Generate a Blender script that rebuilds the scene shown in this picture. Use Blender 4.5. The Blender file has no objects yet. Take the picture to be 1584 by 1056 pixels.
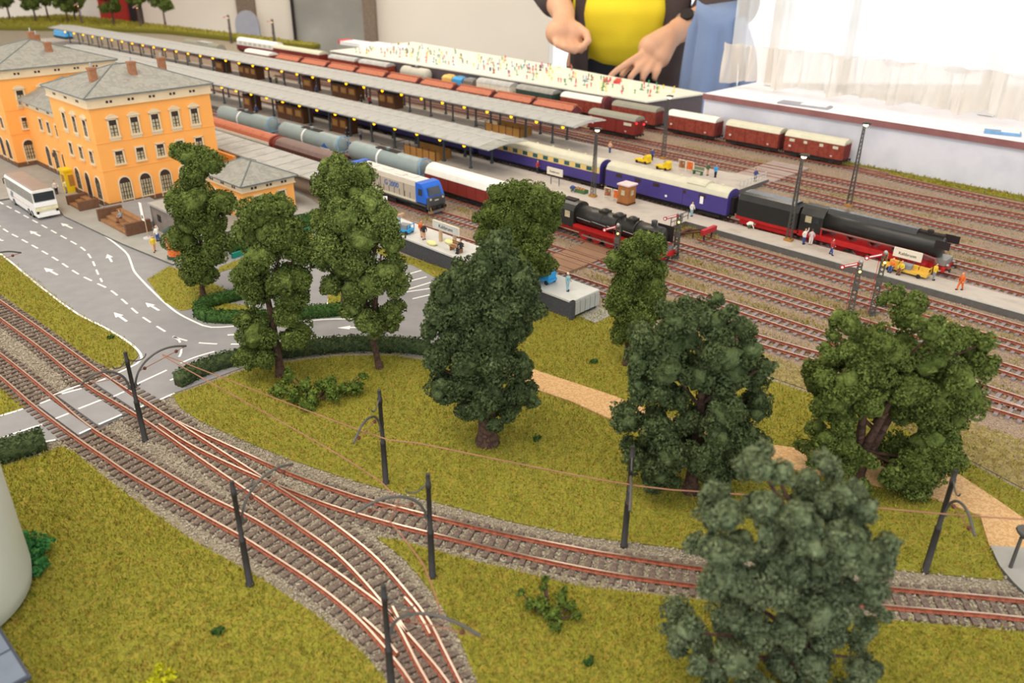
import bpy, bmesh, math, random
import numpy as np
from mathutils import Vector, Matrix
U = 0.01            # the scene is in metres at the layout's real size; the numbers below are centimetres
PI = math.pi
rnd = random.Random(7)
sc = bpy.context.scene
COL = sc.collection
# ------------------------------------------------------------------ camera
cd = bpy.data.cameras.new('camera'); cam = bpy.data.objects.new('camera', cd); COL.objects.link(cam); sc.camera = cam
cd.sensor_width = 36; cd.lens = 1260 / 1584 * 36; cd.clip_start = 0.02; cd.clip_end = 60
_t, _r = math.radians(26.7), math.radians(0.6)
fw = Vector((0, math.cos(_t), -math.sin(_t))); rt0 = Vector((1, 0, 0)); up0 = rt0.cross(fw)
rt = rt0 * math.cos(_r) + up0 * math.sin(_r); up = rt.cross(fw)
cam.matrix_world = Matrix(((rt.x, up.x, -fw.x, 0), (rt.y, up.y, -fw.y, 0), (rt.z, up.z, -fw.z, 35 * U), (0, 0, 0, 1)))
cd.dof.use_dof = True; cd.dof.focus_distance = 0.72; cd.dof.aperture_fstop = 11
# ------------------------------------------------------------------ daylight and exposure
W = bpy.data.worlds.new('daylight'); sc.world = W; W.use_nodes = True
bg = W.node_tree.nodes['Background']; bg.inputs['Color'].default_value = (0.93, 0.965, 1.0, 1); bg.inputs['Strength'].default_value = 1.7
def area(name, loc, target, size, watts, col):
    l = bpy.data.lights.new(name, 'AREA'); l.shape = 'RECTANGLE'; l.size, l.size_y = size[0] * U, size[1] * U; l.energy = watts; l.color = col
    o = bpy.data.objects.new(name, l); COL.objects.link(o); o.location = Vector(loc) * U
    o.rotation_euler = (Vector(target) - Vector(loc)).to_track_quat('-Z', 'Y').to_euler()
    return o
area('unseen_ceiling_light', (-50, 30, 144), (-20, 60, 0), (150, 50), 17, (1.0, 0.88, 0.72))
area('unseen_ceiling_light', (-60, 250, 144), (-50, 260, 0), (170, 50), 20, (1.0, 0.9, 0.76))  # unseen light added deep in the room to brighten the back wall
sc.cycles.max_bounces = 6; sc.cycles.diffuse_bounces = 3; sc.cycles.glossy_bounces = 3; sc.cycles.transparent_max_bounces = 8
vs = sc.view_settings; vs.view_transform = 'Standard'; vs.look = 'None'; vs.exposure = 0.25; vs.gamma = 1; vs.use_curve_mapping = False
# ------------------------------------------------------------------ helpers
def lin(c):
    if isinstance(c, str): c = [int(c[i:i + 2], 16) for i in (0, 2, 4)]
    return tuple(((v / 255) / 12.92 if v / 255 <= 0.04045 else ((v / 255 + 0.055) / 1.055) ** 2.4) for v in c) + (1,)
MATS = {}
def mat(name, col, rough=0.6, metal=0.0, var=0.15, feat=1.0, bump=0.0, bfeat=None, cols=None, emit=0.0, spec=0.4, trans=0.0):
    """col sRGB hex; var: noise variation, feat: size of the spots in cm; cols: further colours mixed by noise"""
    m = bpy.data.materials.new(name); m.use_nodes = True; nt = m.node_tree; b = nt.nodes['Principled BSDF']
    b.inputs['Roughness'].default_value = rough; b.inputs['Metallic'].default_value = metal
    b.inputs['Specular IOR Level'].default_value = spec
    if trans: b.inputs['Transmission Weight'].default_value = trans
    c0 = lin(col)
    tc = nt.nodes.new('ShaderNodeTexCoord')
    n = nt.nodes.new('ShaderNodeTexNoise'); n.inputs['Scale'].default_value = 100 / feat; n.inputs['Detail'].default_value = 5
    nt.links.new(tc.outputs['Object'], n.inputs['Vector'])
    r = nt.nodes.new('ShaderNodeValToRGB'); nt.links.new(n.outputs['Fac'], r.inputs['Fac'])
    el = r.color_ramp.elements
    if cols:
        cs = [lin(x) for x in cols]; cs = [c0] + cs; k = len(cs)
        el[0].position = 0.32; el[0].color = cs[0]; el[1].position = 0.68; el[1].color = cs[-1]
        for i in range(1, k - 1):
            e = el.new(0.32 + 0.36 * i / (k - 1)); e.color = cs[i]
    else:
        el[0].position = 0.3; el[0].color = tuple(v * (1 - var) for v in c0[:3]) + (1,)
        el[1].position = 0.7; el[1].color = tuple(min(1, v * (1 + var)) for v in c0[:3]) + (1,)
    nt.links.new(r.outputs['Color'], b.inputs['Base Color'])
    if emit:
        b.inputs['Emission Color'].default_value = c0; b.inputs['Emission Strength'].default_value = emit
    if bump:
        n2 = nt.nodes.new('ShaderNodeTexNoise'); n2.inputs['Scale'].default_value = 100 / (bfeat or feat); n2.inputs['Detail'].default_value = 4
        nt.links.new(tc.outputs['Object'], n2.inputs['Vector'])
        bp = nt.nodes.new('ShaderNodeBump'); bp.inputs['Strength'].default_value = bump; bp.inputs['Distance'].default_value = 0.1 * U
        nt.links.new(n2.outputs['Fac'], bp.inputs['Height']); nt.links.new(bp.outputs['Normal'], b.inputs['Normal'])
    MATS[name] = m
    return m
def gm(m): return MATS[m] if isinstance(m, str) else m
class MB:
    def __init__(s): s.v = []; s.f = []; s.m = []; s.s = []
    def add(s, vs, fs, m=0, sm=False):
        b = len(s.v); s.v += [tuple(v) for v in vs]
        for f in fs: s.f.append([b + i for i in f]); s.m.append(m); s.s.append(sm)
        return s
    def box(s, x0, x1, y0, y1, z0, z1, m=0):
        return s.add([(x0,y0,z0),(x1,y0,z0),(x1,y1,z0),(x0,y1,z0),(x0,y0,z1),(x1,y0,z1),(x1,y1,z1),(x0,y1,z1)],
                     [(3,2,1,0),(4,5,6,7),(0,1,5,4),(1,2,6,5),(2,3,7,6),(3,0,4,7)], m)
    def cbox(s, c, d, m=0, rz=0):
        x, y, z = [k / 2 for k in d]; ca, sa = math.cos(rz), math.sin(rz); b = MB().box(-x, x, -y, y, -z, z)
        return s.add([(c[0] + p[0]*ca - p[1]*sa, c[1] + p[0]*sa + p[1]*ca, c[2] + p[2]) for p in b.v], b.f, m)
    def prism(s, poly, z0, z1, m=0, mtop=None):
        n = len(poly); a = sum(poly[i][0]*poly[(i+1) % n][1] - poly[(i+1) % n][0]*poly[i][1] for i in range(n))
        if a < 0: poly = poly[::-1]
        s.add([(x, y, z0) for x, y in poly] + [(x, y, z1) for x, y in poly],
              [tuple(range(n - 1, -1, -1))] + [(i, (i+1) % n, n + (i+1) % n, n + i) for i in range(n)], m)
        return s.add([(x, y, z1) for x, y in poly], [tuple(range(n))], m if mtop is None else mtop)
    def ext(s, prof, x0, x1, m=0, sm=False, mend=None):
        """closed (y,z) outline pulled along x"""
        n = len(prof)
        s.add([(x0, y, z) for y, z in prof] + [(x1, y, z) for y, z in prof], [(i, n + i, n + (i+1) % n, (i+1) % n) for i in range(n)], m, sm)
        me = m if mend is None else mend
        return s.add([(x0, y, z) for y, z in prof] + [(x1, y, z) for y, z in prof], [tuple(range(n)), tuple(range(2*n - 1, n - 1, -1))], me)
    def exty(s, prof, y0, y1, m=0, sm=False):
        """closed (x,z) outline pulled along y"""
        n = len(prof)
        s.add([(x, y0, z) for x, z in prof] + [(x, y1, z) for x, z in prof], [(i, (i+1) % n, n + (i+1) % n, n + i) for i in range(n)], m, sm)
        return s.add([(x, y0, z) for x, z in prof] + [(x, y1, z) for x, z in prof], [tuple(range(n - 1, -1, -1)), tuple(range(n, 2*n))], m)
    def cyl(s, p0, p1, r0, r1=None, n=10, m=0, sm=True, cap=True):
        r1 = r0 if r1 is None else r1
        p0, p1 = Vector(p0), Vector(p1); d = (p1 - p0).normalized()
        a = d.orthogonal().normalized(); b = d.cross(a)
        vs = []
        for p, r in ((p0, r0), (p1, r1)):
            for i in range(n):
                t = 2 * PI * i / n; vs.append(p + a * (r * math.cos(t)) + b * (r * math.sin(t)))
        s.add(vs, [(i, (i+1) % n, n + (i+1) % n, n + i) for i in range(n)], m, sm)
        if cap: s.add(vs, [tuple(range(n - 1, -1, -1)), tuple(range(n, 2*n))], m)
        return s
    def tube(s, pts, r, n=6, m=0, sm=True):
        pts = [Vector(p) for p in pts]; k = len(pts); rs = r if isinstance(r, (list, tuple)) else [r] * k
        d0 = (pts[1] - pts[0]).normalized(); a = d0.orthogonal().normalized(); vs = []
        for i, p in enumerate(pts):
            d = (pts[min(i+1, k-1)] - pts[max(i-1, 0)]).normalized()
            a = (a - d * a.dot(d)).normalized(); b = d.cross(a)
            for j in range(n):
                t = 2 * PI * j / n; vs.append(p + a * (rs[i] * math.cos(t)) + b * (rs[i] * math.sin(t)))
        fs = [(i*n + j, i*n + (j+1) % n, (i+1)*n + (j+1) % n, (i+1)*n + j) for i in range(k-1) for j in range(n)]
        s.add(vs, fs, m, sm)
        return s.add(vs, [tuple(range(n-1, -1, -1)), tuple(range((k-1)*n, k*n))], m)
    def ell(s, c, r, nu=10, nv=6, m=0, sm=True):
        if not isinstance(r, (list, tuple)): r = (r, r, r)
        vs = [(c[0], c[1], c[2] - r[2])]
        for j in range(1, nv):
            p = -PI/2 + PI * j / nv
            for i in range(nu):
                t = 2 * PI * i / nu; vs.append((c[0] + r[0]*math.cos(p)*math.cos(t), c[1] + r[1]*math.cos(p)*math.sin(t), c[2] + r[2]*math.sin(p)))
        vs.append((c[0], c[1], c[2] + r[2])); L = len(vs) - 1
        fs = [(0, 1 + (i+1) % nu, 1 + i) for i in range(nu)]
        for j in range(nv - 2):
            a = 1 + j*nu; fs += [(a + i, a + (i+1) % nu, a + nu + (i+1) % nu, a + nu + i) for i in range(nu)]
        a = 1 + (nv - 2)*nu; fs += [(a + i, a + (i+1) % nu, L) for i in range(nu)]
        return s.add(vs, fs, m, sm)
    def lathe(s, prof, axis='x', c=(0, 0, 0), n=16, m=0, sm=True):
        """prof (along, radius)"""
        vs = []
        for a, r in prof:
            for i in range(n):
                t = 2 * PI * i / n; p, q = r*math.cos(t), r*math.sin(t)
                vs.append({'x': (c[0]+a, c[1]+p, c[2]+q), 'z': (c[0]+p, c[1]+q, c[2]+a), 'y': (c[0]+q, c[1]+a, c[2]+p)}[axis])
        k = len(prof)
        s.add(vs, [(i*n + j, i*n + (j+1) % n, (i+1)*n + (j+1) % n, (i+1)*n + j) for i in range(k-1) for j in range(n)], m, sm)
        return s.add(vs, [tuple(range(n-1, -1, -1)), tuple(range((k-1)*n, k*n))], m)
    def mesh(s, name, mats):
        me = bpy.data.meshes.new(name)
        v = np.array(s.v, dtype=float).reshape(-1, 3) * U
        me.from_pydata(v.tolist(), [], s.f)
        for mm in (mats if isinstance(mats, (list, tuple)) else [mats]): me.materials.append(gm(mm))
        me.polygons.foreach_set('material_index', s.m); me.polygons.foreach_set('use_smooth', s.s)
        return me
    def build(s, name, mats, parent=None, loc=(0, 0, 0), rz=0, **kw):
        return put(name, s.mesh(name, mats), parent, loc, rz, **kw)
def put(name, me, parent=None, loc=(0, 0, 0), rz=0, label=None, cat=None, group=None, kind=None):
    o = bpy.data.objects.new(name, me); COL.objects.link(o); o.location = Vector(loc) * U; o.rotation_euler = (0, 0, rz)
    if parent is not None: o.parent = parent
    return tag(o, label, cat, group, kind)
def tag(o, label=None, cat=None, group=None, kind=None):
    if label: o['label'] = label
    if cat: o['category'] = cat
    if group: o['group'] = group
    if kind: o['kind'] = kind
    return o
def thing(name, label, cat, loc=(0, 0, 0), rz=0, group=None, kind=None):
    o = put(name, None, None, loc, rz, label, cat, group, kind); o.empty_display_size = 0.01
    return o
def kids(o): return [c for c in bpy.data.objects if c.parent == o]
def copy_tree(o, parent=None, table=None):
    c = o.copy(); COL.objects.link(c); c.parent = parent
    for ch in table[o.name]: copy_tree(ch, c, table)
    return c
def dup(o, loc, rz, label=None):
    table = {}
    for x in bpy.data.objects:
        table.setdefault(x.name, [])
        if x.parent: table.setdefault(x.parent.name, []).append(x)
    c = copy_tree(o, None, table); c.location = Vector(loc) * U; c.rotation_euler = (0, 0, rz)
    if label: c['label'] = label
    return c
def text(name, body, size, m, parent, loc, rot, ext=0.01, align='CENTER'):
    cu = bpy.data.curves.new(name, 'FONT'); cu.body = body; cu.size = size * U; cu.extrude = ext * U; cu.align_x = align; cu.align_y = 'CENTER'
    cu.materials.append(gm(m)); o = bpy.data.objects.new(name, cu); COL.objects.link(o); o.parent = parent
    o.location = Vector(loc) * U; o.rotation_euler = rot
    bpy.context.view_layer.update()
    me = bpy.data.meshes.new_from_object(o.evaluated_get(bpy.context.evaluated_depsgraph_get())); COL.objects.unlink(o); bpy.data.objects.remove(o)
    o = bpy.data.objects.new(name, me); COL.objects.link(o); o.parent = parent; o.location = Vector(loc) * U; o.rotation_euler = rot
    return o
def spline(pts, step):
    """Catmull-Rom through pts, evenly resampled"""
    P = [np.array(p, float) for p in pts]; P = [2*P[0] - P[1]] + P + [2*P[-1] - P[-2]]; out = []
    for i in range(1, len(P) - 2):
        for k in range(24):
            t = k / 24
            out.append(0.5 * (2*P[i] + (P[i+1]-P[i-1])*t + (2*P[i-1]-5*P[i]+4*P[i+1]-P[i+2])*t*t + (3*P[i]-P[i-1]-3*P[i+1]+P[i+2])*t**3))
    out.append(P[-2]); out = np.array(out); L = np.concatenate([[0], np.cumsum(np.linalg.norm(np.diff(out, axis=0), axis=1))])
    n = max(2, int(L[-1] / step) + 1); q = np.linspace(0, L[-1], n)
    return np.stack([np.interp(q, L, out[:, k]) for k in range(out.shape[1])], 1)
# the yard runs along s (towards the near right corner) with t pointing away from the viewer; both bend slightly
D = np.array([.70711, -.70711]); N = np.array([.70711, .70711]); O0 = np.array([27., 104.]); KB = 1.75e-4
def Wp(s, t, z=0.0):
    p = O0 + D*s + N*(t - (KB*(30 - s)**2 if s < 30 else 0)); return (float(p[0]), float(p[1]), z)
def ang(s): return -PI/4 + math.atan(2*KB*(30 - s) if s < 30 else 0)
def wline(s0, s1, t, z=0.0, step=8):
    n = max(2, int(abs(s1 - s0)/step) + 1); return [Wp(s0 + (s1 - s0)*i/(n-1), t, z) for i in range(n)]
def wstrip(s0, s1, t0, t1, step=8):
    return [p[:2] for p in wline(s0, s1, t0, 0, step)] + [p[:2] for p in wline(s1, s0, t1, 0, step)]
# ------------------------------------------------------------------ materials
mat('ballast', '857c6e', .95, cols=['a29884', '6f6557', 'b5aa94', '8f8170'], feat=.16, bump=1.0, bfeat=.14)
mat('yard_ballast', '8a7868', .95, cols=['a08e7c', '77675a', 'ac947a', '957f6c'], feat=.2, bump=1.0, bfeat=.15)
mat('grass_soil', '7e7a26', .95, cols=['8e8a2c', '707024', '998c34', '7c6c24'], feat=.5, bump=.6, bfeat=.12)
mat('grass_blades', '8a842e', .85, cols=['66701f', '969232', 'ac9e40', '7a7e28', '9a723c', '868a2e'], feat=.45, spec=.1)
mat('weed_blades', '8f8440', .85, cols=['a09a44', '947c50', 'aa9c48', '868438', '9a8454'], feat=.8, spec=.1)
mat('gravel_stone', '8f8676', .95, cols=['b0a592', '7c7264', 'c2b8a4', '968b7a', '6c6256'], feat=.3)
mat('yard_stone', '8f7d6c', .95, cols=['a89480', '7a6a5c', 'b8a48c', '8a7460'], feat=.4)
mat('scrub_soil', '8a7c50', .95, cols=['9a8c5a', '7c6c48', 'a0945c'], feat=.8, bump=.6, bfeat=.15)
mat('asphalt', '8b8a8c', .8, var=.07, feat=1.5, bump=.12, bfeat=.05)
mat('asphalt_light', '9a9892', .85, var=.08, feat=2, bump=.12, bfeat=.06)
mat('kerb_stone', '5c5d58', .8, var=.15)
mat('road_paint', 'eeeeea', .6, var=.05, feat=.3)
mat('sand', 'c19a68', .95, cols=['d3b083', 'b98f5e', 'cfa878'], feat=.25, bump=.5, bfeat=.06)
mat('sleeper', '66564e', .85, cols=['786a60', '574840', '85766c'], feat=.25, bump=.5, bfeat=.1)
mat('grey_sleeper', '7f7472', .55, cols=['93888a', '6c6062'], feat=.3)
mat('rust', '8c4a34', .8, cols=['a25a40', '7c3f2c', '93553f'], feat=.3)
mat('rail_head', 'd9c3b4', .32, metal=.85, var=.05)
mat('steel', 'a3a3a0', .4, metal=.7)
mat('mast_black', '2b2826', .55, var=.2, feat=.5)
mat('mast_grey', '4f4d49', .5, var=.1)
mat('copper_wire', '9c6f58', .5, metal=.3)
mat('insulator', '5d2f1e', .4)
mat('white_tape', 'e0dcd2', .7)
mat('bark', '4f3a30', .95, cols=['5f4638', '3e2c25', '6b5142'], feat=.5, bump=.8, bfeat=.25)
mat('dark_leaf', '465230', .9, cols=['394528', '54613c', '485434', '687450'], feat=.6, spec=.12, bump=.9, bfeat=.12)
mat('mid_leaf', '586530', .9, cols=['495626', '667438', '525f2c', '7a8646'], feat=.6, spec=.12, bump=.9, bfeat=.12)
mat('light_leaf', '637036', .9, cols=['515e2e', '728042', '5c6832', '86924e'], feat=.6, spec=.12, bump=.9, bfeat=.12)
mat('blue_leaf', '5c664a', .9, cols=['4a5439', '6d7858', '566044', '828c68'], feat=.6, spec=.12, bump=.9, bfeat=.12)
mat('hedge_leaf', '3d5a2c', .9, cols=['304a22', '4a6a34', '3a5528'], feat=.4, spec=.12, bump=.9, bfeat=.12)
mat('dark_hedge', '46543a', .9, cols=['38452c', '57643f', '404e30'], feat=.4, spec=.12)
mat('bush_leaf', '56682a', .9, cols=['475822', '687a34', '505f26'], feat=.4, spec=.12, bump=.9, bfeat=.12)
mat('bright_leaf', '458244', .9, cols=['356c38', '5c9852'], feat=.4, spec=.12, bump=.9, bfeat=.12)
mat('yellow_leaf', 'b5b01e', .9, cols=['9fa018', 'c8c030'], feat=.4, spec=.12, bump=.9, bfeat=.12)
mat('plaster', 'f2a856', .85, var=.04, feat=6)
mat('plaster_trim', 'd9c3a0', .85, var=.06, feat=2)
mat('slate', '8b8a82', .8, cols=['96948b', '83827c', '9a968a'], feat=1.2, bump=.2, bfeat=.15)
mat('slate_edge', '6a706f', .7)
mat('brick', '9a6a4c', .9, var=.15, feat=.3)
mat('plinth', '6b4c38', .9, var=.15, feat=.5)
mat('brown_timber', '8a6240', .8, cols=['966e48', '7a5636'], feat=.8)
mat('window_glass', '30343a', .12, var=.3, feat=1.2, spec=.6)
mat('curtain_glass', 'b9ad8c', .3, var=.2, feat=.6, spec=.6)
mat('window_dark', '3a2a24', .5)
mat('canopy_roof', 'a3a29e', .75, cols=['aaa9a5', '9b9a96', 'a6a4a0'], feat=3)
mat('canopy_rib', '98978f', .75)
mat('canopy_edge', 'b4b3b0', .7)
mat('canopy_steel', '4c5458', .6, var=.1)
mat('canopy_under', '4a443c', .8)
mat('platform_top', 'b3aaa0', .9, cols=['bab1a8', 'a99f94'], feat=2.5, bump=.1, bfeat=.08)
mat('platform_face', '5f5c58', .9, var=.12, feat=.6, bump=.3, bfeat=.15)
mat('platform_dark', '46464a', .9, var=.18, feat=.3, bump=.4, bfeat=.12)
mat('concrete', 'c4c4c0', .85, var=.05, feat=1.5)
mat('concrete_panel', 'a9aaa4', .85, var=.05, feat=.8)
mat('lamp_glow', 'ffb400', .5, emit=3.0)
mat('lamp_white', 'ffd9a0', .5, emit=9.0)
mat('signal_glow', 'ffcf70', .5, emit=3.0)
mat('tail_light', 'ff2030', .5, emit=2.5)
mat('kiosk_brown', '5c3a22', .8, var=.2)
mat('kiosk_light', '9c6434', .8, var=.15)
mat('warm_pane', '9a7436', .6, emit=.12)
mat('bench_orange', 'a8793c', .8, var=.1)
mat('board_brown', '8d6c55', .9, var=.08, feat=1.5)
mat('board_grey', 'a3928a', .9, var=.08, feat=1.5)
mat('wagon_brown', '8a3a2a', .7, cols=['93412f', '7f3325', '8a3a2a'], feat=.8)
mat('wagon_red', '7d2a22', .65, var=.1)
mat('hopper_brown', 'b0664c', .75, cols=['b86e52', 'a65d45'], feat=1.0)
mat('hopper_end', '6e3438', .8, var=.2)
mat('dark_brown', '53302a', .8, var=.15)
mat('roof_white', 'e6e4da', .6, var=.04)
mat('roof_cream', 'd0ccb4', .65, var=.05)
mat('roof_grey', '8f8d7e', .7, var=.06)
mat('roof_brown', '7a6660', .75, var=.08)
mat('underframe', '26221f', .7, var=.25)
mat('wheel_dark', '352e2c', .5, metal=.3)
mat('tank_grey', '8c9a9a', .45, var=.06, feat=3)
mat('tank_pale', 'c2bfb0', .55, var=.05)
mat('tank_blue', '6f9cc4', .5)
mat('white', 'f0efec', .55, var=.03)
mat('logo_blue', '2a66b0', .5)
mat('wagon_grey', '7f7773', .7, var=.12, feat=.4)
mat('silver', 'b4aa9c', .5, var=.04, metal=.1)
mat('silver_top', 'd3d0ca', .45, var=.06)
mat('loco_blue', '1f62c8', .4, var=.06)
mat('buffer_grey', '4c4c4e', .55, var=.15)
mat('loco_black', '2a2927', .38, var=.2, feat=1.5); mat('loco_gloss', '2c2d30', .14, var=.1, feat=1.5, spec=.9)
mat('tender_black', '201f1e', .55, var=.2)
mat('loco_red', 'b01c1c', .5, var=.15, feat=.6)
mat('dull_red', '86504a', .6)
mat('coach_purple', '453a80', .45, var=.06)
mat('coach_cream', 'dfc078', .55, var=.05)
mat('coach_window', '2a5a5e', .2, var=.3)
mat('coach_roof', 'c6c2ac', .6, var=.05)
mat('green_wagon', '33473e', .7)
mat('cream_wagon', 'e8e0cc', .65)
mat('bench_yellow', 'd8ae44', .6, var=.12, feat=.6)
mat('yellow', 'e8c41c', .5, var=.06)
mat('signal_red', 'b3262e', .55)
mat('signal_iron', '55524a', .7, var=.25, feat=.3)
mat('cart_blue', '2a9ad8', .5, var=.08)
mat('sky_blue', '4aa6e0', .5)
mat('container_yellow', 'f0c070', .6)
mat('sack', 'e6da9a', .9, var=.08)
mat('wood_post', 'c3a483', .8, var=.08)
mat('sign_cream', 'e2dac8', .7, var=.03)
mat('sign_black', '1e2420', .7)
mat('teal', '1f8a78', .7)
mat('poster_red', 'd04a20', .6, cols=['e0862c', 'c83a18', 'e8b070'], feat=.3)
mat('poster_mix', '7a6038', .6, cols=['c8b088', '5a4a30', 'a04028', 'e0d0b0'], feat=.3)
mat('orange', 'e07a30', .6)
mat('skin_tone', 'd8a888', .6, var=.04)
mat('cloth_blue', '3a4f86', .8); mat('cloth_dark', '2a2c34', .85); mat('cloth_white', 'e4e0d6', .8); mat('cloth_yellow', 'e0c038', .8)
mat('cloth_teal', '8fb8c4', .8); mat('cloth_brown', '7a4a30', .8); mat('cloth_orange', 'd86a2c', .8); mat('cloth_green', '4a6a44', .8); mat('cloth_grey', '84868c', .8)
mat('cloth_pink', 'd8c0c0', .8); mat('cloth_red', 'b03838', .8)
mat('bus_white', 'e8e4dc', .4, var=.03); mat('bus_cream', 'e2d9b0', .45); mat('bus_glass', '2a3034', .15, var=.2); mat('bus_grey', '8b877f', .45); mat('bus_roof', '9c8a80', .5, var=.05)
mat('kiosk_wall', '7c7168', .9, var=.12, feat=.6); mat('kiosk_roof', 'a09a92', .9, var=.06)
mat('cream_wall', 'e4dacb', .9, var=.02, feat=20)
mat('white_wall', 'd8d8e0', .9, cols=['dedee6', 'd2d2dc', 'c8c8d0'], feat=9)
mat('sill_paint', 'f2eef2', .5, var=.03)
mat('sill_edge', '8f5f5e', .7, var=.15, feat=2)
mat('room_floor', '6a5a4c', .8, var=.1, feat=15)
mat('door_grey', '8f8c84', .35, cols=['a3a094', '8a867c', '77746c'], feat=45, spec=.5)
mat('door_brown', '7c6a5a', .7); mat('red_board', 'a82820', .6, var=.06); mat('near_black', '241c1c', .8)
mat('grey_board', '9d9da6', .7, var=.06, feat=4)
mat('panel_white', 'e6e2d4', .5, var=.03, feat=5); mat('panel_side', '5f5458', .7, var=.06)
mat('pin_red', 'd83a44', .5); mat('pin_green', '2a9060', .5); mat('pin_blue', '3a78b8', .5); mat('pin_yellow', 'e6cc30', .5); mat('pin_black', '303034', .5); mat('pin_white', 'f4f2ee', .5)
mat('shirt_yellow', 'fae030', .8, var=.03, feat=8); mat('jacket_brown', '4b3f3e', .9, var=.08, feat=3); mat('trousers', '23262e', .9); mat('hair', '4a4038', .8); mat('man_skin', 'd2a080', .55, var=.04, feat=4)
mat('jacket_blue', '7e90b2', .85, var=.06, feat=7); mat('watch_metal', 'b4bac0', .3, metal=.6)
mat('silo_white', 'c6c8bc', .45, var=.02, feat=8); mat('roof_panel', '6d7684', .5, var=.06); mat('roof_frame', '3e4450', .5)
mat('bulb_base', '3a3c38', .6)
def curtain_mat(name, col, tr, hole):
    m = bpy.data.materials.new(name); m.use_nodes = True; nt = m.node_tree; nt.nodes.clear()
    o = nt.nodes.new('ShaderNodeOutputMaterial'); d = nt.nodes.new('ShaderNodeBsdfDiffuse'); t = nt.nodes.new('ShaderNodeBsdfTranslucent'); x = nt.nodes.new('ShaderNodeMixShader')
    n = nt.nodes.new('ShaderNodeTexNoise'); n.inputs['Scale'].default_value = 12; tc = nt.nodes.new('ShaderNodeTexCoord'); nt.links.new(tc.outputs['Object'], n.inputs['Vector'])
    r = nt.nodes.new('ShaderNodeValToRGB'); r.color_ramp.elements[0].position = .3; r.color_ramp.elements[1].position = .6
    r.color_ramp.elements[0].color = tuple(v * .9 for v in lin(col)[:3]) + (1,); r.color_ramp.elements[1].color = lin(col); nt.links.new(n.outputs['Fac'], r.inputs['Fac'])
    nt.links.new(r.outputs['Color'], d.inputs['Color']); nt.links.new(r.outputs['Color'], t.inputs['Color']); x.inputs['Fac'].default_value = tr
    nt.links.new(d.outputs[0], x.inputs[1]); nt.links.new(t.outputs[0], x.inputs[2]); tp = nt.nodes.new('ShaderNodeBsdfTransparent'); y = nt.nodes.new('ShaderNodeMixShader'); y.inputs['Fac'].default_value = hole; nt.links.new(x.outputs[0], y.inputs[1]); nt.links.new(tp.outputs[0], y.inputs[2])
    nt.links.new(y.outputs[0], o.inputs['Surface']); MATS[name] = m
curtain_mat('net', 'fdfdfd', .75, .35); curtain_mat('lace', 'f2eae0', .6, .2)
def pane_mat():
    m = bpy.data.materials.new('clear_pane'); m.use_nodes = True; nt = m.node_tree; nt.nodes.clear()
    o = nt.nodes.new('ShaderNodeOutputMaterial'); a = nt.nodes.new('ShaderNodeBsdfTransparent'); g = nt.nodes.new('ShaderNodeBsdfGlossy'); g.inputs['Roughness'].default_value = .02
    x = nt.nodes.new('ShaderNodeMixShader'); x.inputs['Fac'].default_value = .06
    nt.links.new(a.outputs[0], x.inputs[1]); nt.links.new(g.outputs[0], x.inputs[2]); nt.links.new(x.outputs[0], o.inputs['Surface']); MATS['clear_pane'] = m
pane_mat()
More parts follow.
